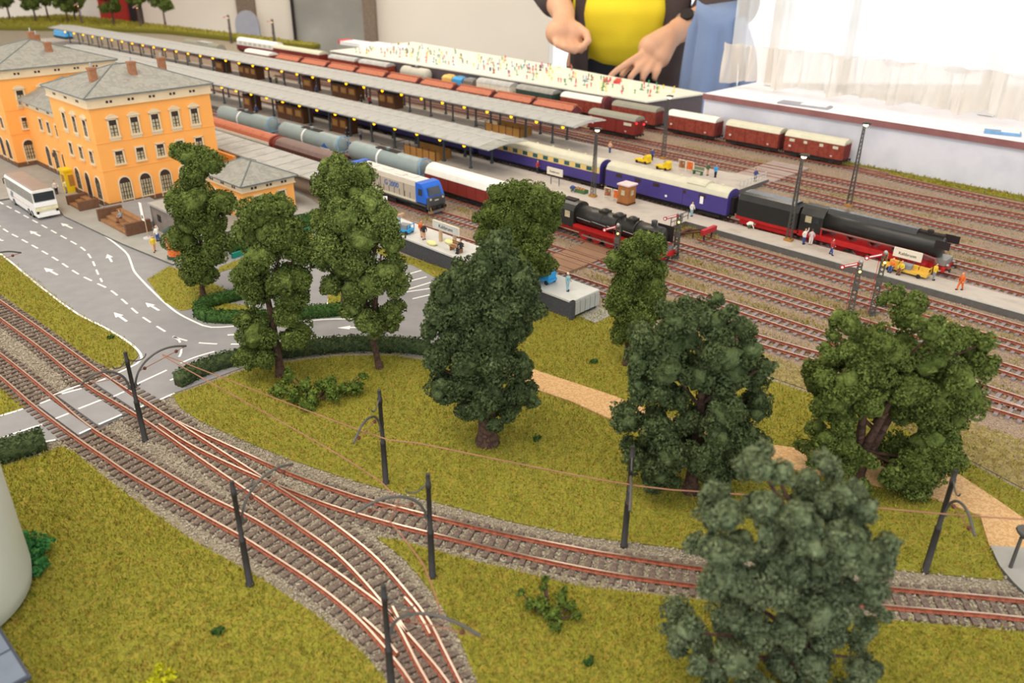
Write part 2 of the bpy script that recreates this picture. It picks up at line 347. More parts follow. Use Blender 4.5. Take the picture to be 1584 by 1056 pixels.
# ------------------------------------------------------------------ baseboard, ballast, paving, lawns
DATA = {'rails':{'A_near':[(-59.28,74.25),(-44.1,61.22),(-38.83,56.59),(-33.17,51.98),(-29.74,49.36),(-26.43,46.88),(-20.9,43.24),(-17.1,40.77),(-15.76,39.81),(-11.58,36.69),(-8.6,34.02),(-6.31,31.38),(-4.97,29.55),(-3.86,27.63)],'A_far':[(-61.9,78.27),(-46.47,65.39),(-41.53,61.16),(-37.76,57.84),(-32.52,53.23),(-27.14,49.41),(-21.14,45.19),(-16.76,42.47),(-12.23,39.09),(-7.91,35.48),(-6.81,34.36),(-4.28,31.24),(-3.08,29.58),(-1.95,27.65)],'B_near':[(-68.28,88.07),(-50.69,72.85),(-43.34,66.49),(-36.27,60.09),(-29.56,54.99),(-23.15,49.65),(-17.83,45.25),(-13.75,41.86),(-11.06,39.55),(-8.73,36.95),(-6.82,34.44),(-5.89,32.87),(-4.91,30.97),(-4.12,29.56),(-3.06,27.64)],'B_far':[(-71.62,93.2),(-53.13,77.15),(-45.46,70.55),(-36.22,62.44),(-30.59,57.78),(-24.32,52.57),(-17.83,47.31),(-16.22,46.01),(-12.66,43.11),(-10.18,40.88),(-8.1,38.75),(-6.11,36.18),(-4.54,33.9),(-3.57,31.92),(-2.45,29.58),(-1.53,27.66)],'C_far':[(-26.33,54.32),(-24.53,53.13),(-20.6,50.63),(-16.11,47.84),(-11.08,45.26),(-7.21,43.74),(-3.78,42.52),(-0.2,41.29),(4.92,39.83),(6.94,39.36),(10.98,38.5),(16.08,37.7),(22.08,36.89),(27.45,36.25),(30.09,35.92),(34.18,35.47)],'C_near':[(-27.55,53.83),(-23.71,50.82),(-17.89,47.11),(-15.09,45.56),(-11.7,43.82),(-7.53,42.13),(-3.66,40.81),(-0.19,39.63),(3.24,38.57),(6.74,37.67),(10.69,36.96),(15.65,36.18),(21.33,35.39),(27.34,34.77),(29.29,34.5),(33.29,34.07)]},'grass':{'lower_left':[(-44.25,45.47),(-38.95,47.05),(-37.02,48.49),(-34.91,49.83),(-33.87,51.21),(-32.54,50.38),(-26.94,45.76),(-20.18,40.63),(-15.16,37.5),(-11.43,34.82),(-7.97,31.9),(-6.28,29.88),(-5.02,27.79),(-15.08,26.22),(-30.49,26.04)],'crossing_corner':[(-52.89,64.22),(-47.67,61.37),(-43.54,60.0),(-40.42,57.51),(-39.46,56.71),(-40.71,55.01),(-44.85,51.88)],'road_verge':[(-86.68,116.1),(-61.43,91.59),(-44.62,75.29),(-40.06,71.76),(-36.66,69.01),(-35.2,67.43),(-34.16,65.64),(-34.17,64.27),(-35.59,63.15),(-40.14,66.66),(-45.23,71.34),(-54.58,79.5),(-73.76,96.26)],'meadow':[(-28.34,58.8),(-22.7,64.16),(-16.12,66.05),(-11.42,66.41),(-7.26,65.24),(-4.32,67.21),(3.05,77.14),(5.79,75.61),(9.59,77.3),(13.69,71.03),(22.65,62.53),(30.27,56.1),(32.76,52.45),(36.21,46.69),(38.96,42.71),(35.23,40.76),(31.2,40.57),(30.05,37.89),(23.62,38.69),(16.67,39.51),(11.16,40.38),(7.33,41.06),(4.66,41.52),(-0.39,43.06),(-3.93,44.44),(-7.62,45.8),(-11.51,47.38),(-16.78,50.0),(-21.3,52.68),(-24.69,54.84),(-27.11,56.96)],'wedge':[(-8.62,41.19),(-7.01,40.96),(-3.59,39.56),(0.46,38.23),(4.33,36.97),(10.55,36.1),(15.47,35.3),(22.61,34.46),(29.02,33.78),(34.95,33.06),(30.65,26.76),(9.69,25.82),(-0.81,27.1),(-1.63,29.94),(-2.52,32.33),(-3.62,34.68),(-4.96,36.99),(-6.59,39.22)],'parking_island':[(-40.57,83.67),(-39.69,87.79),(-35.98,85.32),(-30.82,81.01),(-31.55,78.57),(-32.44,76.24),(-33.85,75.56),(-36.29,77.61)],'annex_verge':[(-33.57,85.77),(-33.85,87.75),(-30.71,92.51),(-26.69,98.7),(-26.16,100.72),(-24.48,95.42),(-27.84,93.48),(-29.99,89.93)],'platform_verge':[(-18.98,97.0),(-15.29,93.86),(-10.98,90.48),(-6.91,87.11),(-2.34,82.85),(0.5,79.74),(3.05,77.14),(-4.32,67.21),(-5.96,73.48),(-7.37,83.45),(-11.56,88.8),(-15.81,92.07)],'hedge_bed':[(-31.26,75.31),(-30.21,77.6),(-27.34,77.02),(-25.63,74.52),(-28.03,73.84),(-30.28,73.79)],'island_bed':[(-19.33,77.88),(-19.9,80.95),(-18.5,81.69),(-16.54,79.3),(-16.7,75.68)],'scrub':[(18.55,73.32),(23.65,67.46),(28.49,63.0),(32.94,58.68),(37.41,55.76),(40.29,52.59),(43.15,49.28),(39.17,43.04),(36.42,47.07),(32.97,52.89),(30.47,56.6),(22.81,63.12),(13.8,71.74)]},'path':[(-3.14,67.9),(0.19,67.32),(1.65,63.96),(4.99,61.7),(8.66,59.24),(11.55,56.72),(15.73,54.11),(19.78,52.2),(24.8,51.0),(29.1,49.67),(32.44,48.69),(33.69,45.7),(34.58,43.29),(37.73,40.79),(33.48,37.83),(32.22,39.51),(30.64,40.69),(31.66,43.92),(29.26,45.84),(25.77,47.26),(19.03,49.49),(13.33,52.08),(8.71,54.92),(4.8,58.42),(0.49,61.26),(-2.67,63.51)],'corner_pave':[(30.7,40.81),(32.82,40.6),(37.78,39.6),(35.09,35.48),(30.59,36.6),(30.4,37.51),(30.32,38.91)],'pave':[(-95.98,125.7),(-86.68,116.1),(-61.43,91.59),(-44.62,75.29),(-40.06,71.76),(-36.66,69.01),(-35.08,67.43),(-33.98,65.64),(-33.9,63.91),(-35.19,61.64),(-37.82,59.57),(-39.41,56.91),(-40.82,55.2),(-44.29,51.02),(-42.17,47.77),(-38.03,50.28),(-34.71,51.8),(-32.49,53.93),(-31.01,55.2),(-28.42,59.01),(-22.91,64.89),(-16.29,66.94),(-11.51,67.05),(-7.52,66.11),(-4.32,67.21),(2.52,77.12),(-19.14,97.96),(-25.37,104.16),(-31.06,117.46),(-46.45,140.25),(-89.13,193.35),(-135.2,241.32),(-176.07,244.77)],'forecourt':[(-85.31,109.83),(-73.04,112.1),(-68.66,116.09),(-60.42,105.19),(-48.05,94.7),(-39.33,88.01),(-38.74,89.47),(-38.59,92.71),(-37.64,96.9),(-36.29,100.4),(-34.98,103.05),(-28.71,107.38),(-23.93,105.58),(-29.39,114.27),(-40.71,127.87),(-50.86,140.06),(-79.93,171.67),(-133.29,218.5),(-157.34,216.93)],'lines':{'left_edge':[(-71.48,100.52),(-61.25,91.33),(-51.64,81.83),(-44.49,75.08),(-39.5,71.27),(-36.02,68.28),(-34.25,66.34),(-33.51,64.96),(-33.8,63.73),(-35.14,61.58)],'right_edge':[(-52.08,98.36),(-48.47,94.41),(-46.14,91.56),(-44.44,88.63),(-42.98,86.05),(-40.72,83.05),(-38.46,80.22),(-36.25,77.55),(-33.97,75.03),(-31.64,73.09),(-29.96,71.94),(-28.66,71.83),(-26.27,72.32),(-22.58,72.86),(-18.95,73.85),(-15.62,74.09)],'cross_top':[(-40.81,55.23),(-39.24,56.65),(-37.66,59.3),(-35.19,61.69)],'cross_bot':[(-38.11,50.47),(-34.69,51.92)],'cross_bot2':[(-33.57,52.65),(-32.54,53.87)],'cross_bot3':[(-32.47,54.06),(-31.0,55.23)],'cross_bot4':[(-30.32,56.33),(-28.31,59.06)],'stop':[(-29.52,61.24),(-27.63,63.38)]},'dashes':{'centre':[(-80.49,115.32),(-66.83,101.19),(-61.93,96.83),(-57.49,93.0),(-53.24,89.21),(-49.08,85.29),(-45.63,82.54),(-43.43,80.79),(-40.87,78.1),(-37.74,74.62),(-34.62,71.68),(-32.43,69.74)],'turn_lane':[(-80.0,117.68),(-72.66,111.48),(-64.08,103.94),(-57.87,98.42),(-53.5,94.49),(-51.43,92.29),(-49.28,89.33),(-47.18,85.93),(-45.23,82.92)],'join':[(-32.43,69.74),(-31.42,68.66),(-30.47,66.43),(-30.34,64.79),(-30.49,63.8)],'parking_lane':[(-32.38,69.6),(-30.04,68.55),(-27.48,68.21),(-25.67,68.25)],'exit':[(-32.25,60.29),(-30.77,62.6),(-28.94,65.44),(-26.25,67.57)],'cross_mid':[(-38.99,52.01),(-37.36,53.59),(-35.39,55.24),(-33.68,58.31),(-32.6,59.19)]},'arrows':[[(-63.39,95.82),(-64.69,96.26)],[(-59.75,97.63),(-62.08,99.54)],[(-57.18,100.72),(-59.69,102.74)],[(-46.85,88.98),(-48.51,91.49)],[(-51.11,84.84),(-53.72,86.94)],[(-38.25,72.93),(-40.46,75.02)],[(-36.1,75.61),(-38.25,77.5)],[(-27.36,70.14),(-26.17,70.31)],[(-14.45,72.17),(-17.15,71.96)]],'bays':[[(-11.72,80.93),(-9.03,82.07)],[(-11.33,81.83),(-8.99,83.91)],[(-11.86,83.83),(-9.71,85.41)],[(-12.38,85.73),(-10.5,87.36)],[(-10.61,79.22),(-8.67,80.48)],[(-15.36,70.14),(-18.7,69.78)],[(-19.08,76.04),(-19.6,80.19)]],'slabs':[[(-35.6,60.3),(-34.99,61.25),(-29.87,56.66),(-30.15,55.89)],[(-37.58,58.01),(-36.17,59.31),(-30.99,55.33),(-32.11,53.58)],[(-38.44,56.56),(-37.92,57.48),(-32.48,53.15),(-33.04,52.22)]],'slab_lines':[[(-37.34,58.34),(-36.15,59.26)],[(-34.86,56.0),(-33.67,57.43)],[(-32.18,53.74),(-31.03,55.21)],[(-38.34,56.74),(-37.84,57.4)],[(-35.94,54.5),(-35.3,55.3)],[(-33.07,52.4),(-32.54,53.15)],[(-35.44,60.24),(-34.93,60.96)],[(-32.91,57.98),(-32.38,58.79)],[(-30.31,55.97),(-29.85,56.61)]],'check':[[(-8.23,33.98),(-7.01,32.77),(-5.97,31.47)],[(-6.08,35.58),(-5.12,34.31),(-4.35,32.85)],[(-6.69,34.86),(-6.15,33.81),(-5.6,32.88)]]}
def inside(poly, P):
    x, y = P[:, 0], P[:, 1]; r = np.zeros(len(P), bool); n = len(poly); j = n - 1
    for i in range(n):
        xi, yi = poly[i]; xj, yj = poly[j]
        c = ((yi > y) != (yj > y)) & (x < (xj - xi) * (y - yi) / ((yj - yi) or 1e-9) + xi); r ^= c; j = i
    return r
nr = np.random.default_rng(3)
def blades(P, z, h0, h1, w, lean=.6):
    """one upright triangle per point; returns verts (n*3,3)"""
    n = len(P); a = nr.uniform(0, 2*PI, n); h = nr.uniform(h0, h1, n); l = nr.normal(0, lean, (n, 2)) * h[:, None] * .7
    dx, dy = np.cos(a) * w, np.sin(a) * w; z = np.broadcast_to(z, n)
    v = np.empty((n, 3, 3)); v[:, 0] = np.stack([P[:, 0] - dx, P[:, 1] - dy, z], 1); v[:, 1] = np.stack([P[:, 0] + dx, P[:, 1] + dy, z], 1)
    v[:, 2] = np.stack([P[:, 0] + l[:, 0], P[:, 1] + l[:, 1], z + h], 1)
    return v.reshape(-1, 3)
def tri_mesh(name, V, mats, base=None, bm=0, tm=1):
    """numpy triangles V (n*3,3) in cm plus an optional MB"""
    b = base or MB(); nb = len(b.v); v = np.concatenate([np.array(b.v, float).reshape(-1, 3), V]) * U
    me = bpy.data.meshes.new(name); nt = len(V) // 3
    me.vertices.add(len(v)); me.vertices.foreach_set('co', v.ravel())
    loops = [i for f in b.f for i in f]; sizes = [len(f) for f in b.f]
    li = np.concatenate([np.array(loops, int), np.arange(nb, nb + nt*3)]); sz = np.concatenate([np.array(sizes, int), np.full(nt, 3)])
    me.loops.add(len(li)); me.loops.foreach_set('vertex_index', li)
    st = np.concatenate([[0], np.cumsum(sz)[:-1]]); me.polygons.add(len(sz)); me.polygons.foreach_set('loop_start', st.astype(np.int32)); me.polygons.foreach_set('loop_total', sz.astype(np.int32))
    me.polygons.foreach_set('material_index', np.concatenate([np.array(b.m, int), np.full(nt, tm)]).astype(np.int32))
    for mm in mats: me.materials.append(gm(mm))
    me.update(calc_edges=True); me.validate()
    return me
def scatter(poly, dens):
    p = np.array(poly); lo, hi = p.min(0), p.max(0); n = int((hi - lo).prod() * dens)
    P = nr.uniform(lo, hi, (n, 2)); return P[inside(poly, P)]
# board under everything, with ballast colour
MB().prism([Wp(-340, -112)[:2], Wp(-240, -112)[:2], Wp(-120, -112)[:2], Wp(-40, -112)[:2], Wp(40, -112)[:2], Wp(95, -112)[:2], Wp(95, 46.6)[:2], Wp(40, 46.6)[:2], Wp(-5, 46.6)[:2], Wp(-60, 46.8)[:2], Wp(-150, 47)[:2], Wp(-200, 74)[:2], Wp(-260, 74)[:2], Wp(-340, 60)[:2]], -4, 0).build('ground_ballast', 'ballast', kind='structure', label='grey gravel ballast bed of the layout board')
MB().prism(wstrip(-250, 95, -30, 46.4), 0, .03).build('ground_yard', 'yard_ballast', kind='structure', label='brownish ballast ground under the station yard tracks')
road = MB().prism(DATA['pave'], 0, .1).build('road', 'asphalt', kind='structure', label='grey asphalt road and car park before the station')
MB().prism(DATA['forecourt'], .1, .3, 1, 0).build('pavement_forecourt', ['asphalt_light', 'kerb_stone'], kind='structure', label='raised grey forecourt with dark kerb round the station')
MB().prism(DATA['corner_pave'], 0, .26, 1, 0).build('pavement_corner', ['asphalt_light', 'kerb_stone'], kind='structure', label='pale paved corner at the end of the sandy path')
MB().prism(DATA['path'], .05, .2).build('path', 'sand', kind='structure', label='sandy footpath winding between the trees')
GL = dict(lower_left=('wide yellow-green lawn below the tram tracks', 55, .13, .36), crossing_corner=('small lawn corner beside the level crossing', 40, .12, .3), road_verge=('grass verge between the road and the upper tram track', 40, .12, .3),
    meadow=('large park meadow with tall trees and sandy path', 34, .12, .34), wedge=('grass wedge between the diverging tram tracks', 55, .13, .36), parking_island=('small grass island with one slim tree by the car park', 24, .1, .25),
    annex_verge=('grass strip below the teal-edged hedge by the annex', 20, .1, .25), platform_verge=('grass strip along the dark wall of the low platform', 22, .1, .25), hedge_bed=('grass bed inside the bent hedge', 24, .1, .25), scrub=('rough olive scrub strip between the meadow and the yard tracks', 16, .12, .32), island_bed=('tiny grass bed between parking lanes', 24, .1, .25))
for k, poly in DATA['grass'].items():
    lab, dens, h0, h1 = GL[k]; hi = .07 if k in ('lower_left', 'crossing_corner', 'road_verge', 'meadow', 'wedge', 'scrub') else .14; b = MB().prism(poly, 0, hi)
    P = scatter(poly, dens); 
    if k == 'meadow': P = P[~inside(DATA['path'], P)]
    P = P + nr.normal(0, .14, P.shape); keep = (P[:, 1] > 24) & (np.abs(P[:, 0]) < P[:, 1] * .80 + 4)
    V = blades(P[keep], hi - .03, h0 + .04, h1 + .05, .045)
    put('grass', tri_mesh('grass', V, ['scrub_soil' if k == 'scrub' else 'grass_soil', 'weed_blades' if k == 'scrub' else 'grass_blades'], b), None, label=lab, cat='grass', kind='stuff')
# light-green strip under the window wall and weeds between the yard tracks
wp = wstrip(-6, 95, 43.4, 46.5); P = scatter(wp, 9)
put('grass', tri_mesh('grass', blades(P, .1, .25, .6, .12), ['grass_soil', 'grass_blades'], MB().prism(wp, .02, .15)), None, label='bright grass strip along the white window wall', cat='grass', kind='stuff')
def weeds(s0, s1, t, w, dens, h=(.1, .3)):
    n = int((s1 - s0) * 2*w * dens * 2.6); s = nr.uniform(s0, s1, n); tt = t + nr.normal(0, w*.6, n)
    k = (np.sin(s*.35 + t) + np.sin(s*.13 + 2*t) + nr.normal(0, .8, n)) > 0.1; s, tt = s[k], tt[k]
    P = np.array([Wp(a, b_)[:2] for a, b_ in zip(s, tt)])
    return blades(P, .02, h[0] + .04, h[1] + .06, .07)
WV = [weeds(2, 62, -8, 1.1, 9), weeds(-30, 62, -13, 1.3, 10), weeds(-30, 62, -19, 1.2, 9), weeds(-30, 30, -25, 1.2, 8), weeds(8, 62, 6.6, .8, 6), weeds(0, 62, 12, 1.2, 7), weeds(0, 62, 19, 1.4, 7), weeds(-2, 62, 26, 1.6, 6), weeds(-30, 62, 36.5, 1.0, 4), weeds(10, 75, -30.5, 2.5, 8), weeds(-5, 12, 15, 1.5, 14, (.2, .5)), weeds(-3.5, 3, -4.3, 1.3, 40, (.2, .6))]
put('weeds', tri_mesh('weeds', np.concatenate(WV), ['weed_blades'], None, 0, 0), None, label='thin olive weeds growing between the station yard rails', cat='weeds', kind='stuff')
# green tufts in the lawns
def leafball(mb_pts, c, r, n, size):
    pass
# road markings: every line, dash and arrow is a part of the road
def band(pts, w, z0=.1, z1=.115):
    pts = np.array(pts); d = np.gradient(pts, axis=0); d /= np.linalg.norm(d, axis=1)[:, None]; nn = np.stack([-d[:, 1], d[:, 0]], 1) * w / 2
    a, b = pts + nn, pts - nn; m = MB(); k = len(pts)
    vs = [(p[0], p[1], z1) for p in a] + [(p[0], p[1], z1) for p in b] + [(p[0], p[1], z0) for p in a] + [(p[0], p[1], z0) for p in b]
    fs = []
    for i in range(k - 1): fs += [(i, i+1, k+i+1, k+i), (2*k+i, 2*k+i+1, i+1, i), (k+i, k+i+1, 3*k+i+1, 3*k+i)]
    return m.add(vs, fs)
for k, pts in DATA['lines'].items(): band(spline(pts, 1.0), .22).build('edge_line', 'road_paint', road)
for k, pts in DATA['dashes'].items():
    q = spline(pts, .25); L = len(q); i = 0
    on, off = (7, 5) if k in ('turn_lane', 'centre', 'join', 'parking_lane') else (13, 6)
    while i + 3 < L:
        j = min(i + on, L - 1); band(q[i:j+1], .2).build('lane_dash', 'road_paint', road); i = j + off
for a, b in DATA['arrows']:
    a, b = np.array(a), np.array(b); d = b - a; L = np.linalg.norm(d); d /= L; e = np.array([-d[1], d[0]]); h = a + d*(L*.55)
    pl = [a + e*.12, h + e*.12, h + e*.4, b, h - e*.4, h - e*.12, a - e*.12]
    MB().prism([tuple(p) for p in pl], .1, .116).build('turn_arrow', 'road_paint', road)
for a, b in DATA['bays']: band(spline([a, b], .5), .2).build('bay_line', 'road_paint', road)
# loose ballast stones
OCT = np.array([(1, 0, 0), (0, 1, 0), (-1, 0, 0), (0, -1, 0), (0, 0, 1)], float); OF = [(0, 1, 4), (1, 2, 4), (2, 3, 4), (3, 0, 4)]
def stones(P, z, r0, r1):
    n = len(P); r = nr.uniform(r0, r1, (n, 1, 1)); a = nr.uniform(0, 6.28, n); q = OCT[None] * r * nr.uniform(.6, 1.3, (n, 5, 1)); c, s_ = np.cos(a)[:, None], np.sin(a)[:, None]
    v = np.stack([q[:, :, 0]*c - q[:, :, 1]*s_, q[:, :, 0]*s_ + q[:, :, 1]*c, q[:, :, 2]], 2); v[:, :, 0] += P[:, 0:1]; v[:, :, 1] += P[:, 1:2]; v[:, :, 2] += z
    return v[:, np.array(OF)].reshape(-1, 3)
def corridor(pts, w, dens):
    q = spline(pts, .5); d = np.gradient(q, axis=0); d /= np.linalg.norm(d, axis=1)[:, None]; n = int(len(q)*.5*2*w*dens); i = nr.integers(0, len(q), n); o = nr.uniform(-w, w, n)
    return q[i] + np.stack([-d[i, 1], d[i, 0]], 1)*o[:, None] + nr.uniform(-.3, .3, (n, 2))
SP = np.concatenate([corridor(DATA['rails'][k], 2.6, 16) for k in ('A_near', 'A_far', 'B_near', 'B_far', 'C_near', 'C_far')])
for k in ('lower_left', 'meadow', 'wedge', 'road_verge', 'crossing_corner'): SP = SP[~inside(DATA['grass'][k], SP)]
SP = SP[~inside(DATA['pave'], SP)]; SP = SP[(SP[:, 1] > 22) & (np.abs(SP[:, 0]) < SP[:, 1]*.75 + 5)]
put('gravel', tri_mesh('gravel', stones(SP, .06, .06, .13), ['gravel_stone'], None, 0, 0), None, label='pale loose gravel stones along the tram tracks', cat='gravel', kind='stuff')
YS = np.array([Wp(a, b_)[:2] for a, b_ in zip(nr.uniform(-40, 55, 42000), nr.uniform(-30, 42, 42000))]); YS = YS[np.abs(YS[:, 0]) < YS[:, 1]*.75]
put('gravel', tri_mesh('gravel', stones(YS, .02, .08, .17), ['yard_stone'], None, 0, 0), None, label='brownish loose gravel stones across the station yard', cat='gravel', kind='stuff')
# ------------------------------------------------------------------ tracks
def frame2(pts):
    d = np.gradient(pts, axis=0); d /= np.linalg.norm(d, axis=1)[:, None]; return d, np.stack([-d[:, 1], d[:, 0]], 1)
RP = [(-.15, .2), (-.15, .24), (-.055, .27), (-.06, .45), (.06, .45), (.055, .27), (.15, .24), (.15, .2)]
def rail(pts, parent, name='rail', prof=RP, dz=0):
    d, nn = frame2(pts); k = len(prof); m = MB(); vs = []
    for p, e in zip(pts, nn):
        for o, z in prof: vs.append((p[0] + e[0]*o, p[1] + e[1]*o, z + dz))
    for i in range(len(pts) - 1):
        for j in range(k):
            m.add([], []); 
    fs, ms = [], []
    for i in range(len(pts) - 1):
        for j in range(k):
            fs.append((i*k + j, (i+1)*k + j, (i+1)*k + (j+1) % k, i*k + (j+1) % k)); ms.append(1 if j == 3 else 0)
    m.v = vs; m.f = fs + [list(range(k)), list(range((len(pts)-1)*k, len(pts)*k))]; m.m = ms + [0, 0]; m.s = [False]*len(m.f)
    return m.build(name, ['rust', 'rail_head'], parent)
SLM = MB().box(-.17, .17, -1.5, 1.5, 0, .2).mesh('sleeper', 'sleeper')
SLL = MB().box(-.17, .17, -1.8, 1.8, 0, .2).mesh('sleeper', 'sleeper')
def tram_track(label, nearp, farp, first=0, last=1e9, long=()):
    t = thing('tram_track', label, 'track')
    a, b = spline(nearp, .8), spline(farp, .8)
    rail(a, t); rail(b, t)
    c = spline((np.array(nearp_r(nearp)) + np.array(nearp_r(farp))) / 2, .78); d, _ = frame2(c)
    for i, (p, e) in enumerate(zip(c, d)):
        if first <= i < last:
            put('sleeper', SLL if long and long[0] <= i < long[1] else SLM, t, (p[0], p[1], 0), math.atan2(e[1], e[0]) + rnd.uniform(-.02, .02))
    return t
def nearp_r(p): return spline(p, .2)[np.linspace(0, len(spline(p, .2)) - 1, 60).astype(int)]
RL = DATA['rails']
trA = tram_track('tram track nearest the lower lawn, curving down to the frame edge', RL['A_near'], RL['A_far'], 8)
trB = tram_track('middle tram track crossing the road and joining the lower track', RL['B_near'], RL['B_far'], 8, 1e9, (55, 75))
trC = tram_track('tram track branching off towards the lamp and paved corner', RL['C_near'], RL['C_far'], 20)
for pts in DATA['check']: rail(spline(pts, .8), trB, 'check_rail')
# level crossing slabs between the rails
for pl in DATA['slabs']: MB().prism(pl, .1, .36).build('crossing_slab', 'asphalt', road)
for a, b in DATA['slab_lines']: band(spline([a, b], .5), .2, .36, .372).build('lane_dash', 'road_paint', road)
YR = [(-.13, .2), (-.05, .25), (-.07, .45), (.07, .45), (.05, .25), (.13, .2)]
def yard_track(label, pts, sl='grey_sleeper', step=1.3):
    """pts: list of (s,t)"""
    q = spline(pts, 3.0); t = thing('station_track', label, 'track')
    c = np.array([Wp(a, b)[:2] for a, b in q]); d, nn = frame2(c)
    for o in (-.85, .85):
        r = c + nn*o; k = len(YR); m = MB(); fs, ms = [], []
        m.v = [(p[0] + e[0]*u, p[1] + e[1]*u, z) for p, e in zip(r, nn) for u, z in YR]
        for i in range(len(r) - 1):
            for j in range(k): fs.append((i*k+j, (i+1)*k+j, (i+1)*k+(j+1) % k, i*k+(j+1) % k)); ms.append(1 if j == 2 else 0)
        m.f, m.m, m.s = fs, ms, [False]*len(fs); m.build('rail', ['rust', 'rail_head'], t)
    L = np.concatenate([[0], np.cumsum(np.linalg.norm(np.diff(c, axis=0), axis=1))]); n = int(L[-1]/.85); g = MB()
    for u in np.linspace(.3, L[-1] - .3, n):
        p = [np.interp(u, L, c[:, 0]), np.interp(u, L, c[:, 1])]; e = [np.interp(u, L, d[:, 0]), np.interp(u, L, d[:, 1])]
        g.cbox((p[0], p[1], .12), (.32, 2.9, .22), 0, math.atan2(e[1], e[0]))
    tag(g.build('sleepers', sl, t), kind='stuff')
    return t
yard_track('station track ending at the red buffer stop beside the platform', [(1.5, -5.6), (20, -5.5), (62, -5.6)])
yard_track('first through track beyond the steam engine with deflectors', [(-150, -10.2), (0, -10.1), (62, -10.0)])
yard_track('track carrying the tank wagons and the near steam engine', [(-150, -16.4), (-15, -16.4), (5, -15.9), (25, -15.6), (62, -15.5)])
yard_track('track carrying the silver and blue diesel engine', [(-130, -23.4), (-40, -23.5), (-27, -22.9), (-10, -22.2), (8, -21.9), (20, -21.4), (62, -20.9)])
yard_track('near track beside the low platform with dark wall', [(-31, -29), (-16, -28.2), (4, -27.7), (22, -26.5), (30, -25.2), (40, -23.3), (62, -21.4)])
yard_track('track under the purple coaches and the long black engine', [(-230, 3.3), (-20, 3.0), (10, 3.6), (62, 3.5)])
yard_track('track just behind the long black engine', [(-200, 9.2), (0, 9.0), (62, 9.0)])
yard_track('track starting right behind the far platform railing', [(-3, 14.5), (32, 15.4), (62, 15.4)])
yard_track('yard track leading up to the grey board crossing', [(-60, 27.6), (0, 23.5), (31, 22.3), (62, 22)])
yard_track('yard track second from the brown hopper wagons', [(-150, 28), (0, 28.6), (29, 29.5), (62, 29.6)])
yard_track('track carrying the row of brown hopper wagons', [(-240, 33), (-20, 33.2), (28, 34.7), (62, 34.7)])
yard_track('outermost track carrying the mixed freight wagons', [(-240, 43), (-15, 43), (0, 42.4), (26, 39.9), (62, 39.5)])
# ------------------------------------------------------------------ trees, hedges, bushes
def sph(n):
    v = nr.normal(0, 1, (n, 3)); return v / np.linalg.norm(v, axis=1)[:, None]
def leaf_tris(P, Nn, size):
    n = len(P); a = Nn + nr.normal(0, .8, (n, 3)); a /= np.linalg.norm(a, axis=1)[:, None]
    u = np.cross(a, sph(n)); u /= np.linalg.norm(u, axis=1)[:, None] + 1e-9; w = np.cross(a, u)
    s = size * nr.uniform(.6, 1.35, n)[:, None]; t = nr.uniform(-.3, .3, (n, 1)) * s
    V = np.stack([P + u*s + a*t, P - u*s*.6 + w*s*.8, P - u*s*.6 - w*s*.8 + a*t], 1)
    return V.reshape(-1, 3)
def clump(c, r, dens, size, lumps=13, squash=.9):
    """foam-like lumpy clump: leaf triangles over small lumps"""
    c = np.array(c); out = []
    L = sph(lumps) * r * nr.uniform(.45, .8, (lumps, 1)); L[:, 2] *= squash
    rr = nr.uniform(.26, .5, lumps) * r
    for l, q in zip(L, rr):
        n = max(12, int(4*PI*q*q*dens)); d = sph(n); P = c + l + d*q*(1 + nr.normal(0, .06, (n, 1)))
        k = np.linalg.norm(P - c, axis=1) > r*.5
        out.append(leaf_tris(P[k], d[k], size))
    return np.concatenate(out)
def core(mb, c, r):
    for l in sph(5) * r * .3:
        k = len(mb.v); mb.ell((c[0] + l[0], c[1] + l[1], c[2] + l[2]), r*.46, 8, 6, 0, False)
        for i in range(k, len(mb.v)): mb.v[i] = tuple(q + rnd.uniform(-.12, .12)*r for q in mb.v[i])
